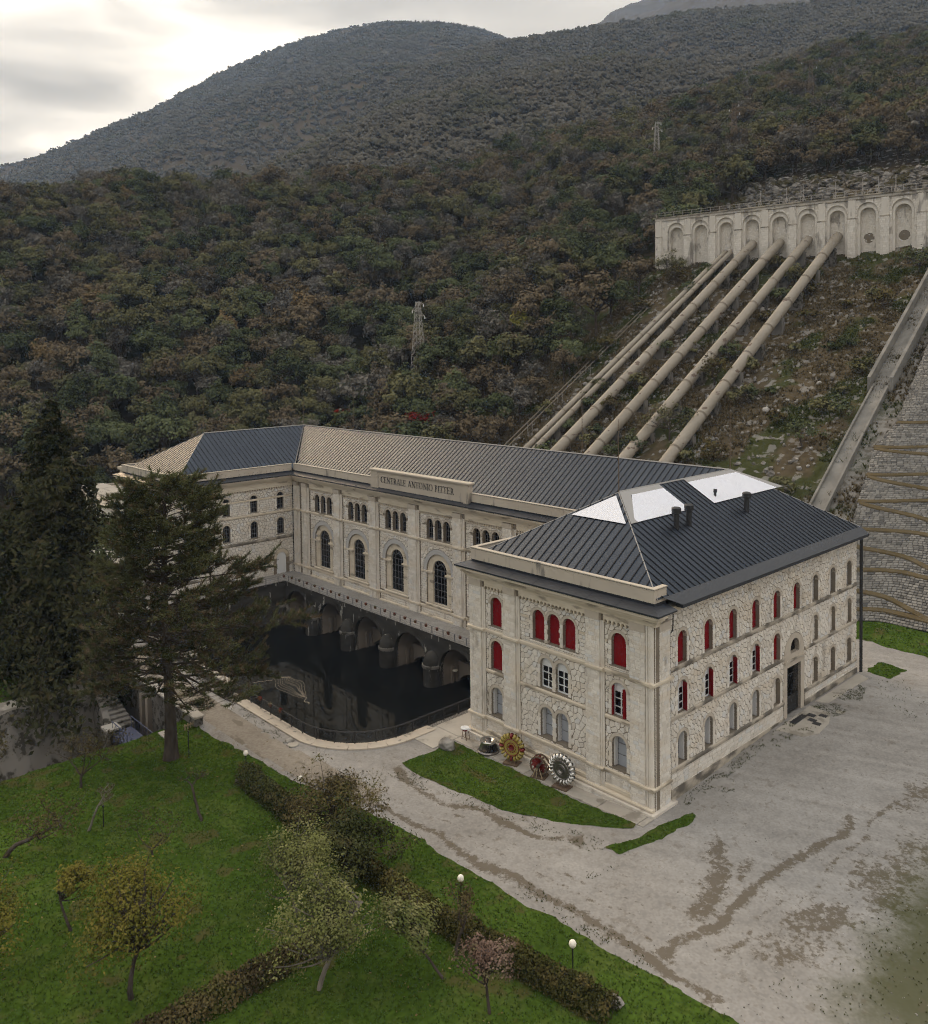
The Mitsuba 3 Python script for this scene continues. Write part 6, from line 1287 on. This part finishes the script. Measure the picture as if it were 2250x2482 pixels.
M['leaf_hedge'] = leaf((0.045, 0.046, 0.016), (0.11, 0.10, 0.034), (0.17, 0.13, 0.055), .35); M['leaf_shrub'] = leaf((0.070, 0.055, 0.030), (0.125, 0.10, 0.045), (0.09, 0.10, 0.03), .4); M['leaf_box'] = leaf((0.030, 0.036, 0.014), (0.075, 0.080, 0.032), (0.11, 0.09, 0.045), .4)
for i, (x, y, H, R, mat, lb) in enumerate(((-106, 66, 9.5, 4.0, 'leaf_red', 'crimson red leafed tree just above the hall roof ridge'), (-108.7, 101.9, 8.5, 3.6, 'leaf_yellow', 'bright yellow green tree in the forest left of the pipes'), (-104, 90, 6.0, 2.4, 'leaf_gold', 'golden green tree below the bright yellow one'), (-131, 64, 8, 2.2, 'leaf_red', 'small dark red tree beside the lattice pylon'))):
    tm, cm = broadleaf(300 + i, H, R, 30, 44, .42); plant('tree', x, y, tm, cm, mat, lb, 'tree')
# evergreen with a crooked trunk by the left wing
tm, cm = broadleaf(310, 12.5, 5.0, 46, 90, .34, trunk_h=.42); plant('evergreen_tree', -88, -9, tm, cm, 'leaf_green', 'broad evergreen tree between the dark conifer and the left wing', 'tree')
tm, cm = broadleaf(311, 8, 3.2, 24, 70, .3); plant('evergreen_tree', -120, -12, tm, cm, 'leaf_green', 'small evergreen tree in front of the flat-roofed annex', 'tree')
# shrubs on the pipe slope
tsr = np.random.default_rng(5)
SH = [(-28.5, 117.3, 2.6), (-23.7, 96.1, 2.2), (-25.7, 77.9, 2.8), (-32.2, 82.2, 1.6), (-49.5, 76.5, 4.4), (-50.5, 99.4, 2.6), (-57.5, 140 - 8, 2.2), (-50.5, 126, 3.0), (-50, 119, 2.4), (-49.5, 112, 1.8), (-39.5, 103, 1.2), (-27, 131, 3.6), (-49.5, 92, 3.6), (-65.5, 88.6, 2.4), (-73, 120, 2.2), (-79, 124, 3.2), (-84, 128, 3.6), (-73, 128, 1.8), (-66, 127, 1.8), (-43, 71, 1.6), (-57, 70, 2.2), (-38, 72, 2.4), (-41, 86, 2.6), (-30, 104, 1.4), (-36, 118, 1.2), (-64, 72, 2.2), (-72, 76, 1.7), (-34, 66, 2.2), (-24, 67, 1.8)] + [(float(a), float(b), float(c)) for a, b, c in zip(tsr.uniform(-84, -40, 26), tsr.uniform(66, 133, 26), tsr.uniform(1.2, 2.6, 26))] + [(float(a), float(b), float(c)) for a, b, c in zip(tsr.uniform(-40, -22, 8), tsr.uniform(66, 125, 8), tsr.uniform(.8, 2.0, 8))]
for i, (x, y, R) in enumerate(SH):
    tm, cm = broadleaf(400 + i, R * 1.7, R, 20, 34, .30, trunk_h=.12, bare=.30 if i % 3 else .1); plant('slope_shrub', x, y, tm, cm, ('leaf_shrub', 'leaf_olive', 'leaf_green')[i % 3], ('brown straggly shrub growing on the penstock slope', 'olive straggly shrub growing on the penstock slope', 'green leafy shrub growing on the penstock slope')[i % 3], 'shrub', group=('brown slope shrubs', 'olive slope shrubs', 'green slope shrubs')[i % 3])
# ---------------------------------------------------------------- the tall pine
rp = np.random.default_rng(9); tm, lm, cm, dm = MB(), MB(), MB(), MB(); Hp = 25.0
tz = np.linspace(-.6, Hp, 16); P = np.c_[.15 * np.sin(tz * .3), .1 * np.cos(tz * .23), tz]; rad = np.interp(tz, [-.6, .6, 4, 16, Hp], [.85, .62, .48, .28, .05]); tm.tube(P, rad, 12, False)
def tuft(mb, c, d, n, L, w, rng):
    dd = d + rng.normal(0, .55, (n, 3)); dd /= np.linalg.norm(dd, axis=1, keepdims=True); s = np.cross(dd, rng.normal(0, 1, (n, 3))); s /= np.linalg.norm(s, axis=1, keepdims=True); l = L * rng.uniform(.7, 1.2, (n, 1)); V = np.stack([c - s * w, c + s * w, c + dd * l], 1).reshape(-1, 3)
    mb.add(V, np.arange(3 * n).reshape(-1, 3), np.repeat(np.c_[rng.random(n), rng.random(n)], 3, 0))
right = np.array((.68, .733, 0))
for i in range(150):
    z = 7.0 + (Hp - 7.6) * (i / 150) ** .9; a = i * 2.399 + rp.normal(0, .3); f = (z - 7) / (Hp - 7); L = np.interp(f, [0, .12, .35, .55, .72, .86, 1], [6.8, 7.2, 6.4, 5.2, 4.9, 4.4, 1.8]) * rp.uniform(.6, 1.05); dr_ = np.array((math.cos(a), math.sin(a), 0))
    if f < .5: L *= 1 + .60 * max(0, dr_ @ right) 
    t = np.linspace(0, 1, 8); o = np.array([np.interp(z, tz, P[:, j]) for j in range(3)]); side = np.cross(dr_, (0, 0, 1)); Q = o + dr_ * (t * L)[:, None] + side * (rp.normal(0, .08) * L * t ** 2)[:, None]; Q[:, 2] += L * (.05 * t - .20 * t ** 2 * (1 - f) + .32 * f * t + .10 * t ** 4); lm.tube(Q, np.linspace(.10 * (1 - f) + .04, .015, 8), 5, False)
    for q in range(int(10 + L * 3.6)):
        tt = rp.uniform(.38, 1.0) ** .7; c = np.array([np.interp(tt, t, Q[:, j]) for j in range(3)]); sd = side * rp.normal(0, 1) * .9 + dr_ * rp.uniform(.1, .8) + (0, 0, rp.uniform(0, .5)); sd /= np.linalg.norm(sd); l = rp.uniform(.5, 1.7) * (.5 + .12 * L) ; e = c + sd * l; lm.tube([c, (c + e) / 2 + (0, 0, .05), e], [.022, .016, .008], 3, False)
        if f < .42 and rp.random() < .45: continue
        for u in np.linspace(.35, 1, 3 + int(l * 2.0)): tuft(dm if (rp.random() < (.30 if f < .5 else .08)) else cm, c + (e - c) * u, sd + (0, 0, .35), 13, .46, .036, rp)
k = 'pine_tree'; px_, py_ = -36.2, -21.9; o = np.array((px_, py_, -1.0))
for nm, mb, mat in (('trunk', tm, 'bark'), ('limbs', lm, 'bark'), ('needles', cm, 'leaf_pine'), ('dry_needles', dm, 'leaf_pine_dry')): v, f_ = mb.mesh(); scene[k + '__' + nm] = PLY((v + o, f_), 'mat_' * 0 + mat, **({'uv': mb.uv()} if 'needles' in nm else {}))
for nm in ('limbs', 'needles', 'dry_needles'): labels[k + '__' + nm] = {'kind': 'stuff'}
tag(k, 'tall pine with brown green spreading branches in front of the pond', 'tree')
# ---------------------------------------------------------------- dark drooping conifers on the left
def dark_conifer(x, y, H, R, seed, lb, lean=0):
    r_ = np.random.default_rng(seed); tm, lm, cm = MB(), MB(), MB(); tm.tube([(0, 0, -1), (0, 0, 1), (0, 0, H * .5), (0, 0, H)], [1.0, .72, .42, .05], 12, False)
    n = int(H * 5)
    for i in range(n):
        z = 2.2 + (H - 2.4) * i / n; f = z / H; a = i * 2.399 + r_.normal(0, .4); L = R * np.interp(f, [0, .12, .35, .6, .85, 1], [.85, 1.0, .95, .72, .36, .05]) * r_.choice([.55, .8, 1.0, 1.25]); d = np.array((math.cos(a), math.sin(a), 0)); t = np.linspace(0, 1, 6); Q = np.array((0, 0, z)) + d * (t * L)[:, None]; Q[:, 2] += L * (.12 * t - .55 * t ** 2 * (1.1 - f)); lm.tube(Q, np.linspace(.07, .015, 6), 4, False)
        m = int(50 + L * 34); tt = r_.uniform(.15, 1.05, m); c = np.stack([np.interp(tt, t, Q[:, j]) for j in range(3)], 1); sd = np.cross(d, (0, 0, 1)); c += sd * (r_.normal(0, .16, m) * L * (.5 + .5 * tt))[:, None]; c[:, 2] -= np.abs(r_.normal(0, .45, m)) * (.5 + .25 * L)
        leaves(cm, c, None, .30, r_, out=np.tile(d * .8 + (0, 0, .35), (m, 1)), aspect=2.4, jit=.6)
    k = nk('dark_conifer'); o = np.array((x, y, float(land_z(x, y))))
    for nm, mb, mat in (('trunk', tm, 'bark'), ('limbs', lm, 'bark'), ('needles', cm, 'leaf_yew')): v, f_ = mb.mesh(); scene[k + '__' + nm] = PLY((v + o, f_), mat, **({'uv': mb.uv()} if nm == 'needles' else {}))
    labels[k + '__limbs'] = {'kind': 'stuff'}; labels[k + '__needles'] = {'kind': 'stuff'}; tag(k, lb, 'tree')
dark_conifer(-62.8, -22.8, 31.5, 7.2, 4, 'tall dark drooping conifer on the left lawn with a thick trunk'); dark_conifer(-70, -22.5, 25, 6.0, 6, 'second dark conifer standing close behind the tallest one')
# ---------------------------------------------------------------- lawn trees
def orchard(name, x, y, H, R, mat, lb, seed, n=30, nl=110, size=.17, stems=1, lean=(0, 0), bare=.1, th=.28, bark='bark', spread=1.0):
    """low fruit tree: crooked stem or stems, forking limbs, leaves along the twigs"""
    rng = np.random.default_rng(seed); tm, cm = MB(), MB(); tips = []
    for s in range(stems):
        a = rng.uniform(0, 6.28) if stems > 1 else 0; d0 = np.array((lean[0] + .25 * math.cos(a) * (stems > 1), lean[1] + .25 * math.sin(a) * (stems > 1), 1)); P, d = limb(tm, (0, 0, -.3), d0, H * th + .3, .17 * H / 6, .12 * H / 6, rng, .32, 6, 8)
        def grow(p, d, L, r, lev):
            n_ = 3 if lev < 2 else 2
            for q in range(n_ + (rng.random() < .4)):
                aa = rng.uniform(0, 6.28); dd = d * .55 + np.array((math.cos(aa), math.sin(aa), 0)) * rng.uniform(.5, 1.0) * spread + (0, 0, .22); dd /= np.linalg.norm(dd); Q, de = limb(tm, p, dd, L * rng.uniform(.7, 1.15), r, r * .5, rng, .30, 4, 5 if lev < 2 else 3, .04)
                if lev < 3: grow(Q[-1], de, L * .66, r * .55, lev + 1)
                if lev >= 1: tips.extend([Q[2], Q[3], Q[4]])
        grow(P[-1], d, R * .62, .085 * H / 6, 0)
    tips = np.array(tips); m = n * nl; c = tips[rng.integers(0, len(tips), m)] + rng.normal(0, .34 * R / 3.5, (m, 3)) * (1, 1, .85); cen = tips.mean(0); out = (c - cen); out /= np.linalg.norm(out, axis=1, keepdims=True) + .1
    if m: leaves(cm, c, None, size, rng, out=out * .8 + (0, 0, .5), aspect=1.5)
    return plant(name, x, y, tm, cm, mat, lb, 'tree', bark=bark)
def fruit(x, y, H, R, mat, lb, seed, nc, nl, size=.10, th=.3, lean=(0, 0), bark='bark', bare=.08, twist=.5):
    tm, cm = broadleaf(seed, H, R, nc, nl, size, trunk_h=th, bare=bare, open_=.15, zsq=.8); rng = np.random.default_rng(seed + 7); ph = rng.uniform(0, 6.28, 2)
    for mb in (tm, cm):
        for v in mb.V: h = np.clip(v[:, 2], 0, None); v[:, 0] += lean[0] * h + twist * .5 * np.sin(h * 1.1 + ph[0]) * np.clip(h / H, 0, 1); v[:, 1] += lean[1] * h + twist * .5 * np.sin(h * .9 + ph[1]) * np.clip(h / H, 0, 1)
    return plant('fruit_tree', x, y, tm, cm, mat, lb, 'tree', bark=bark)
fruit(-9.7, -35.7, 7.3, 3.5, 'leaf_gold', 'golden green fruit tree with a crooked trunk at the lower left', 61, 95, 95, lean=(-.06, .04), th=.34)
fruit(-17.7, -36.2, 4.6, 1.3, 'leaf_gold', 'slim yellowish tree left of the golden green fruit tree', 62, 26, 70, .10, .45)
fruit(-3.0, -28.1, 7.0, 3.1, 'leaf_pale', 'pale green fruit tree with a forked trunk in the lower middle', 63, 85, 95, lean=(0, .05), bark='bark_pale', th=.28)
fruit(-9.2, -25.6, 6.0, 2.9, 'leaf_pale', 'pale yellow green fruit tree behind and left of the forked one', 64, 70, 90, bark='bark_pale')
fruit(1.15, -22.3, 4.6, 1.9, 'leaf_pale', 'leaning fruit tree propped with a stick before the hedge', 65, 45, 85, lean=(-.55, -.42), th=.38)
fruit(4.8, -22.2, 4.7, 1.6, 'leaf_pink', 'small tree with pinkish dry leaves at the right end of the orchard', 66, 42, 70, .095, .42)
fruit(-17.5, -41.5, 5.0, 2.8, 'leaf_gold', 'golden green tree cut off by the lower left corner', 70, 60, 85)
orchard('fruit_tree', .3, -20.6, 4.2, 1.7, 'leaf_shrub', 'thin nearly bare tree behind the hedge beside the globe lamp', 67, 8, 80, .11, th=.4)
orchard('fruit_tree', -29.4, -37.2, 6.5, 3.2, 'leaf_shrub', 'dark bare crooked tree at the left edge of the lawn', 68, 9, 90, .12, th=.42, lean=(.25, .35))
orchard('fruit_tree', -22.0, -29.4, 2.8, 2.6, 'leaf_shrub', 'low bare spreading fruit tree in the middle of the lawn', 69, 4, 80, .10, th=.2, spread=1.3)
orchard('fruit_tree', -28.6, -31.7, 3.6, 1.3, 'leaf_shrub', 'bare leaning sapling tied to a stake on the left of the lawn', 71, 2, 60, .1, th=.6, lean=(.35, .2), bark='bark_pale'); orchard('fruit_tree', -23.75, -24.9, 4.4, 1.2, 'leaf_shrub', 'dark slim bare tree trunk standing alone on the lawn', 72, 1, 60, .1, th=.62)
orchard('fruit_tree', -36.5, -29.5, 5.0, 3.0, 'leaf_shrub', 'brown thin tree at the lawn edge above the canal', 73, 14, 80, .12, th=.2); orchard('fruit_tree', -41.8, -35.5, 7.0, 3.4, 'leaf_shrub', 'brown thicket tree at the canal on the left edge', 74, 22, 80, .13, th=.15, stems=2)
# hedges: one dark clipped run along the lamps, one brown one running towards the camera
def hedge(name, pts, w, h, mat, lb, seed, dens=260, size=.13):
    rng = np.random.default_rng(seed); L = LineString(pts); cm, tm = MB(), MB(); n = int(L.length * dens); t = rng.uniform(0, L.length, n); c = np.array([L.interpolate(q).coords[0] for q in t]); th = rng.uniform(-.1, np.pi + .1, n); e = .82 + .36 * (meshkit.fbm(np.c_[c * .9, np.zeros(n)], 3)); rr = rng.uniform(.55, 1.05, n) * e; nb = np.array([(q, 0) for q in t]); 
    d = np.array(pts[-1], float) - np.array(pts[0], float); d /= np.linalg.norm(d); nn = np.array((-d[1], d[0])); off = np.cos(th) * w * rr; z = np.abs(np.sin(th)) ** .75 * h * rr; P = np.c_[c + nn * off[:, None], land_z(c[:, 0], c[:, 1]) + z + .05]
    out = np.c_[nn * np.cos(th)[:, None], np.sin(th)]; leaves(cm, P, None, size, rng, out=out, aspect=1.5)
    for q in np.arange(.3, L.length, .45): x, y = L.interpolate(q).coords[0]; z0 = float(land_z(x, y)); [tm.tube([(x, y, z0 - .1), (x + rng.normal(0, .3), y + rng.normal(0, .3), z0 + h * rng.uniform(.6, 1.05))], [.025, .008], 4, False) for _ in range(3)]
    k = nk(name); scene[k + '__twigs'] = PLY(tm.mesh(), 'bark'); labels[k + '__twigs'] = {'kind': 'stuff'}; scene[k + '__foliage'] = PLY(cm.mesh(), mat, uv=cm.uv()); tag(k, lb, 'hedge')
hedge('hedge', [(-27.0, -19.6), (-17.8, -19.9)], .95, 1.65, 'leaf_box', 'dark green hedge at the far end of the hedge row', 81, 620); hedge('hedge', [(-12.5, -19.8), (-2.5, -19.7)], .8, 1.35, 'leaf_hedge', 'brown green hedge behind the leaning fruit tree', 82, 620); hedge('hedge', [(-2.4, -19.6), (9.6, -17.9)], .85, 1.3, 'leaf_hedge', 'olive brown hedge running to the lower right past two globe lamps', 83, 680)
hedge('hedge', [(-5.9, -25.5), (-6.0, -40)], .9, 1.25, 'leaf_shrub', 'brown hedge running towards the bottom edge between the fruit trees', 84, 520)
tm, cm = broadleaf(501, 5.2, 3.9, 60, 120, .15, trunk_h=.08, bare=.45); plant('brown_shrub', -14.6, -19.2, tm, cm, 'leaf_shrub', 'large brown twiggy shrub between the two hedges', 'shrub')
tm, cm = broadleaf(502, 4.2, 3.2, 40, 120, .15, trunk_h=.08, bare=.15); plant('brown_shrub', -10.2, -20.6, tm, cm, 'leaf_box', 'dark shrub in the shade beside the large brown one', 'shrub')
for i, (x, y, lb) in enumerate(((-43.9, -12.3, 'spiky yucca with pale flower spikes at the end of the low wall'), (-57.3, -12.6, 'spiky yucca beside the bend of the low wall behind the pine'))):
    rng = np.random.default_rng(90 + i); cm, fm = MB(), MB(); z0 = float(ground_z(x, y)); k = nk('yucca')
    for q in range(220):
        d = rng.normal(0, 1, 3); d[2] = abs(d[2]) * 1.1; d /= np.linalg.norm(d); p = np.array((x + rng.normal(0, .3), y + rng.normal(0, .25), z0 + rng.uniform(.1, .6))); s = np.cross(d, (0, 0, 1)); s /= np.linalg.norm(s) + 1e-6; cm.add(np.array([p - s * .04, p + s * .04, p + d * rng.uniform(.6, 1.0)]), [[0, 1, 2]], (rng.random(), .2))
    for dx in (-.5, .35): fm.tube([(x + dx, y, z0 + .4), (x + dx, y, z0 + 1.5), (x + dx, y, z0 + 2.2)], [.02, .17, .03], 8)
    scene[k + '__leaves'] = PLY(cm.mesh(), 'leaf_box', uv=cm.uv()); scene[k + '__flower_spike'] = PLY(fm.mesh(), 'flower_white'); labels[k + '__leaves'] = {'kind': 'stuff'}; tag(k, lb, 'plant')
# ---------------------------------------------------------------- mountains behind, and the air
def f_mount(p, n, uv):
    a = fbm(p[0] * .004, p[1] * .004, p[2] * .004, 4); b = fbm(p[0] * .03, p[1] * .03, p[2] * .03, 3); t = mix((0.055, 0.045, 0.034), (0.115, 0.092, 0.066), a * .5 + b * .5)
    return mix(t, (0.13, 0.105, 0.07), smoothstep(.62, .72, fbm(p[0] * .012 + 4, p[1] * .012, p[2] * .012, 3)) * .06)
M['mountain'] = diff(proc(f_mount))
M['leaf_far'] = {'type': 'twosided', 'bsdf': {'type': 'diffuse', 'reflectance': proc(lambda p, n, uv: mix(mix((0.070, 0.066, 0.056), (0.150, 0.136, 0.110), noise(p[0] * .07, p[1] * .07, p[2] * .07)), (0.085, 0.086, 0.052), .8 * smoothstep(.5, .8, fbm(p[0] * .02 + 3, p[1] * .02, p[2] * .02, 3)))) }}
LUMPS = []
for v in range(4):
    rng = np.random.default_rng(600 + v); mb = MB()
    for i in range(6):
        s = trimesh.creation.icosphere(0, 1.0); q = np.array(s.vertices); q *= (1 + .7 * (meshkit.noise(q * 2.1 + v * 7 + i * 3) - .5))[:, None]; r = rng.uniform(.32, .55); c = rng.normal(0, .42, 3) * (1, 1, .55); mb.add(q * r * (1, 1, .9) + c + (0, 0, .5), np.array(s.faces))
    g = 'far_crown_%d' % v; scene[g] = {'type': 'shapegroup', 'crown': PLY(mb.mesh(), 'leaf_far')}; LUMPS.append(g)
nf = 0
def mountain(name, crest, fall, slope, length, lb, n_tree, r_tree, amp, seed, back=500, treetop=1.0):
    global nf
    c = np.array(crest, float); seg = np.r_[0, np.cumsum(np.linalg.norm(np.diff(c[:, :2], axis=0), axis=1))]; fall = np.array(fall) / np.linalg.norm(fall)
    def at(s, v):
        b = np.stack([np.interp(s, seg, c[:, i]) for i in range(3)], -1); x, y = b[:, 0] + fall[0] * v, b[:, 1] + fall[1] * v; q = np.stack([x / 220, y / 220, x * 0 + seed], -1)
        ns = (meshkit.fbm(q, 5) - .5) * amp * np.clip(np.abs(v) / 160, 0, 1); z = b[:, 2] - np.where(v > 0, slope * v * (1 - .10 * np.exp(-v / 200.)), -.35 * v) + ns; return np.c_[x, y, z]
    us = np.linspace(0, seg[-1], 150); vs = np.concatenate([[-back, -back * .4], np.linspace(0, 1, 50) ** 1.3 * length]); S, Vv = np.meshgrid(us, vs, indexing='ij'); P = at(S.ravel(), Vv.ravel()); nv = len(vs); i, j = np.meshgrid(np.arange(149), np.arange(nv - 1), indexing='ij'); q = np.stack([i * nv + j, (i + 1) * nv + j, (i + 1) * nv + j + 1, i * nv + j + 1], -1).reshape(-1, 4)
    nr = np.cross(P[q[0, 1]] - P[q[0, 0]], P[q[0, 3]] - P[q[0, 0]]); q = q if nr[2] > 0 else q[:, ::-1]
    put(name, (P, q), 'mountain', smooth=True); tag(name, lb, 'mountain', kind='structure')
    if n_tree:
        rng = np.random.default_rng(seed + 40); s = rng.uniform(0, seg[-1], n_tree); v = rng.uniform(0, 1, n_tree) ** 1.05 * length; P = at(s, v); pr = project(P); dz = P[:, 2] - hill_z(P[:, 0], P[:, 1])
        dens = meshkit.fbm(np.c_[P[:, :2] / 120, np.full(n_tree, seed)], 3); ok = (pr[:, 0] > -15) & (pr[:, 0] < 945) & (pr[:, 1] > -15) & (pr[:, 1] < 330) & (dens > .16) & ((v > treetop) | (rng.random(n_tree) < .35))
        for p in P[ok]:
            r = r_tree * rng.uniform(.65, 1.25); nf += 1
            scene['mountain_forest__%05d' % nf] = {'type': 'instance', 'to_world': T4().translate([float(p[0]), float(p[1]), float(p[2])]).rotate([0, 0, 1], float(rng.uniform(0, 360))).scale([float(r), float(r), float(r * rng.uniform(.8, 1.15))]), 'group': {'type': 'ref', 'id': LUMPS[rng.integers(4)]}}
mountain('mountain', [(-1942, 239, 330), (-1972, 357, 382), (-1995, 477, 438), (-2016, 588, 493), (-2028, 706, 564), (-2032, 832, 636), (-2015, 987, 743), (-2040, 1149, 844), (-2026, 1270, 907), (-2003, 1392, 959), (-1973, 1516, 997), (-1907, 1597, 988), (-1801, 1642, 949), (-1705, 1670, 906), (-1545, 1685, 826), (-1358, 1776, 734)], (.85, -.5), .42, 1700, 'hazy blue mountain with a smooth rounded summit on the left', 42000, 4.6, 70, 3, treetop=150)
mountain('mountain_001', [(-921, 750, 446), (-882, 794, 464), (-837, 841, 479), (-799, 876, 483), (-789, 925, 499), (-757, 976, 513), (-713, 1009, 516), (-659, 1045, 521), (-585, 1065, 509), (-517, 1067, 493), (-415, 1059, 472), (-331, 1036, 448), (-237, 1012, 420)], (.6, -.8), .52, 620, 'wooded mountain shoulder at the top right', 15000, 4.0, 40, 5, treetop=10)
mountain('mountain_002', [(-700, 330, 190), (-552, 428, 252), (-533, 480, 276), (-505, 508, 283), (-477, 534, 288), (-427, 562, 290), (-379, 571, 273), (-339, 584, 268), (-279, 594, 259), (-227, 595, 250), (-181, 591, 241), (-127, 586, 230)], (.6, -.8), .50, 330, 'brown wooded ridge behind the pylons on the right', 8000, 3.8, 26, 7, treetop=0)
mountain('mountain_003', [(-2462, 2538, 1250), (-2275, 2707, 1300), (-2222, 2877, 1400), (-2214, 3009, 1500), (-2148, 3178, 1590), (-1876, 3345, 1600), (-1565, 3393, 1519), (-1006, 3392, 1375)], (.6, -.8), .45, 2200, 'pale misty mountain behind everything at the top', 0, 0, 160, 9)
tag('mountain_forest', 'far woods covering the mountains', 'forest', kind='stuff')
scene['air'] = {'type': 'homogeneous', 'albedo': rgb(0.95, 0.96, 0.97), 'sigma_t': rgb(6.2e-5, 8.6e-5, 12.5e-5), 'phase': {'type': 'isotropic'}}
scene['haze'] = {'type': 'cube', 'to_world': T4().translate([-1000, 900, 845]).scale([3600, 3600, 870]), 'bsdf': {'type': 'null'}, 'interior': {'type': 'ref', 'id': 'air'}}
tag('haze', 'thin blue haze in the valley air', 'haze', kind='stuff')
scene['camera']['medium'] = {'type': 'ref', 'id': 'air'}
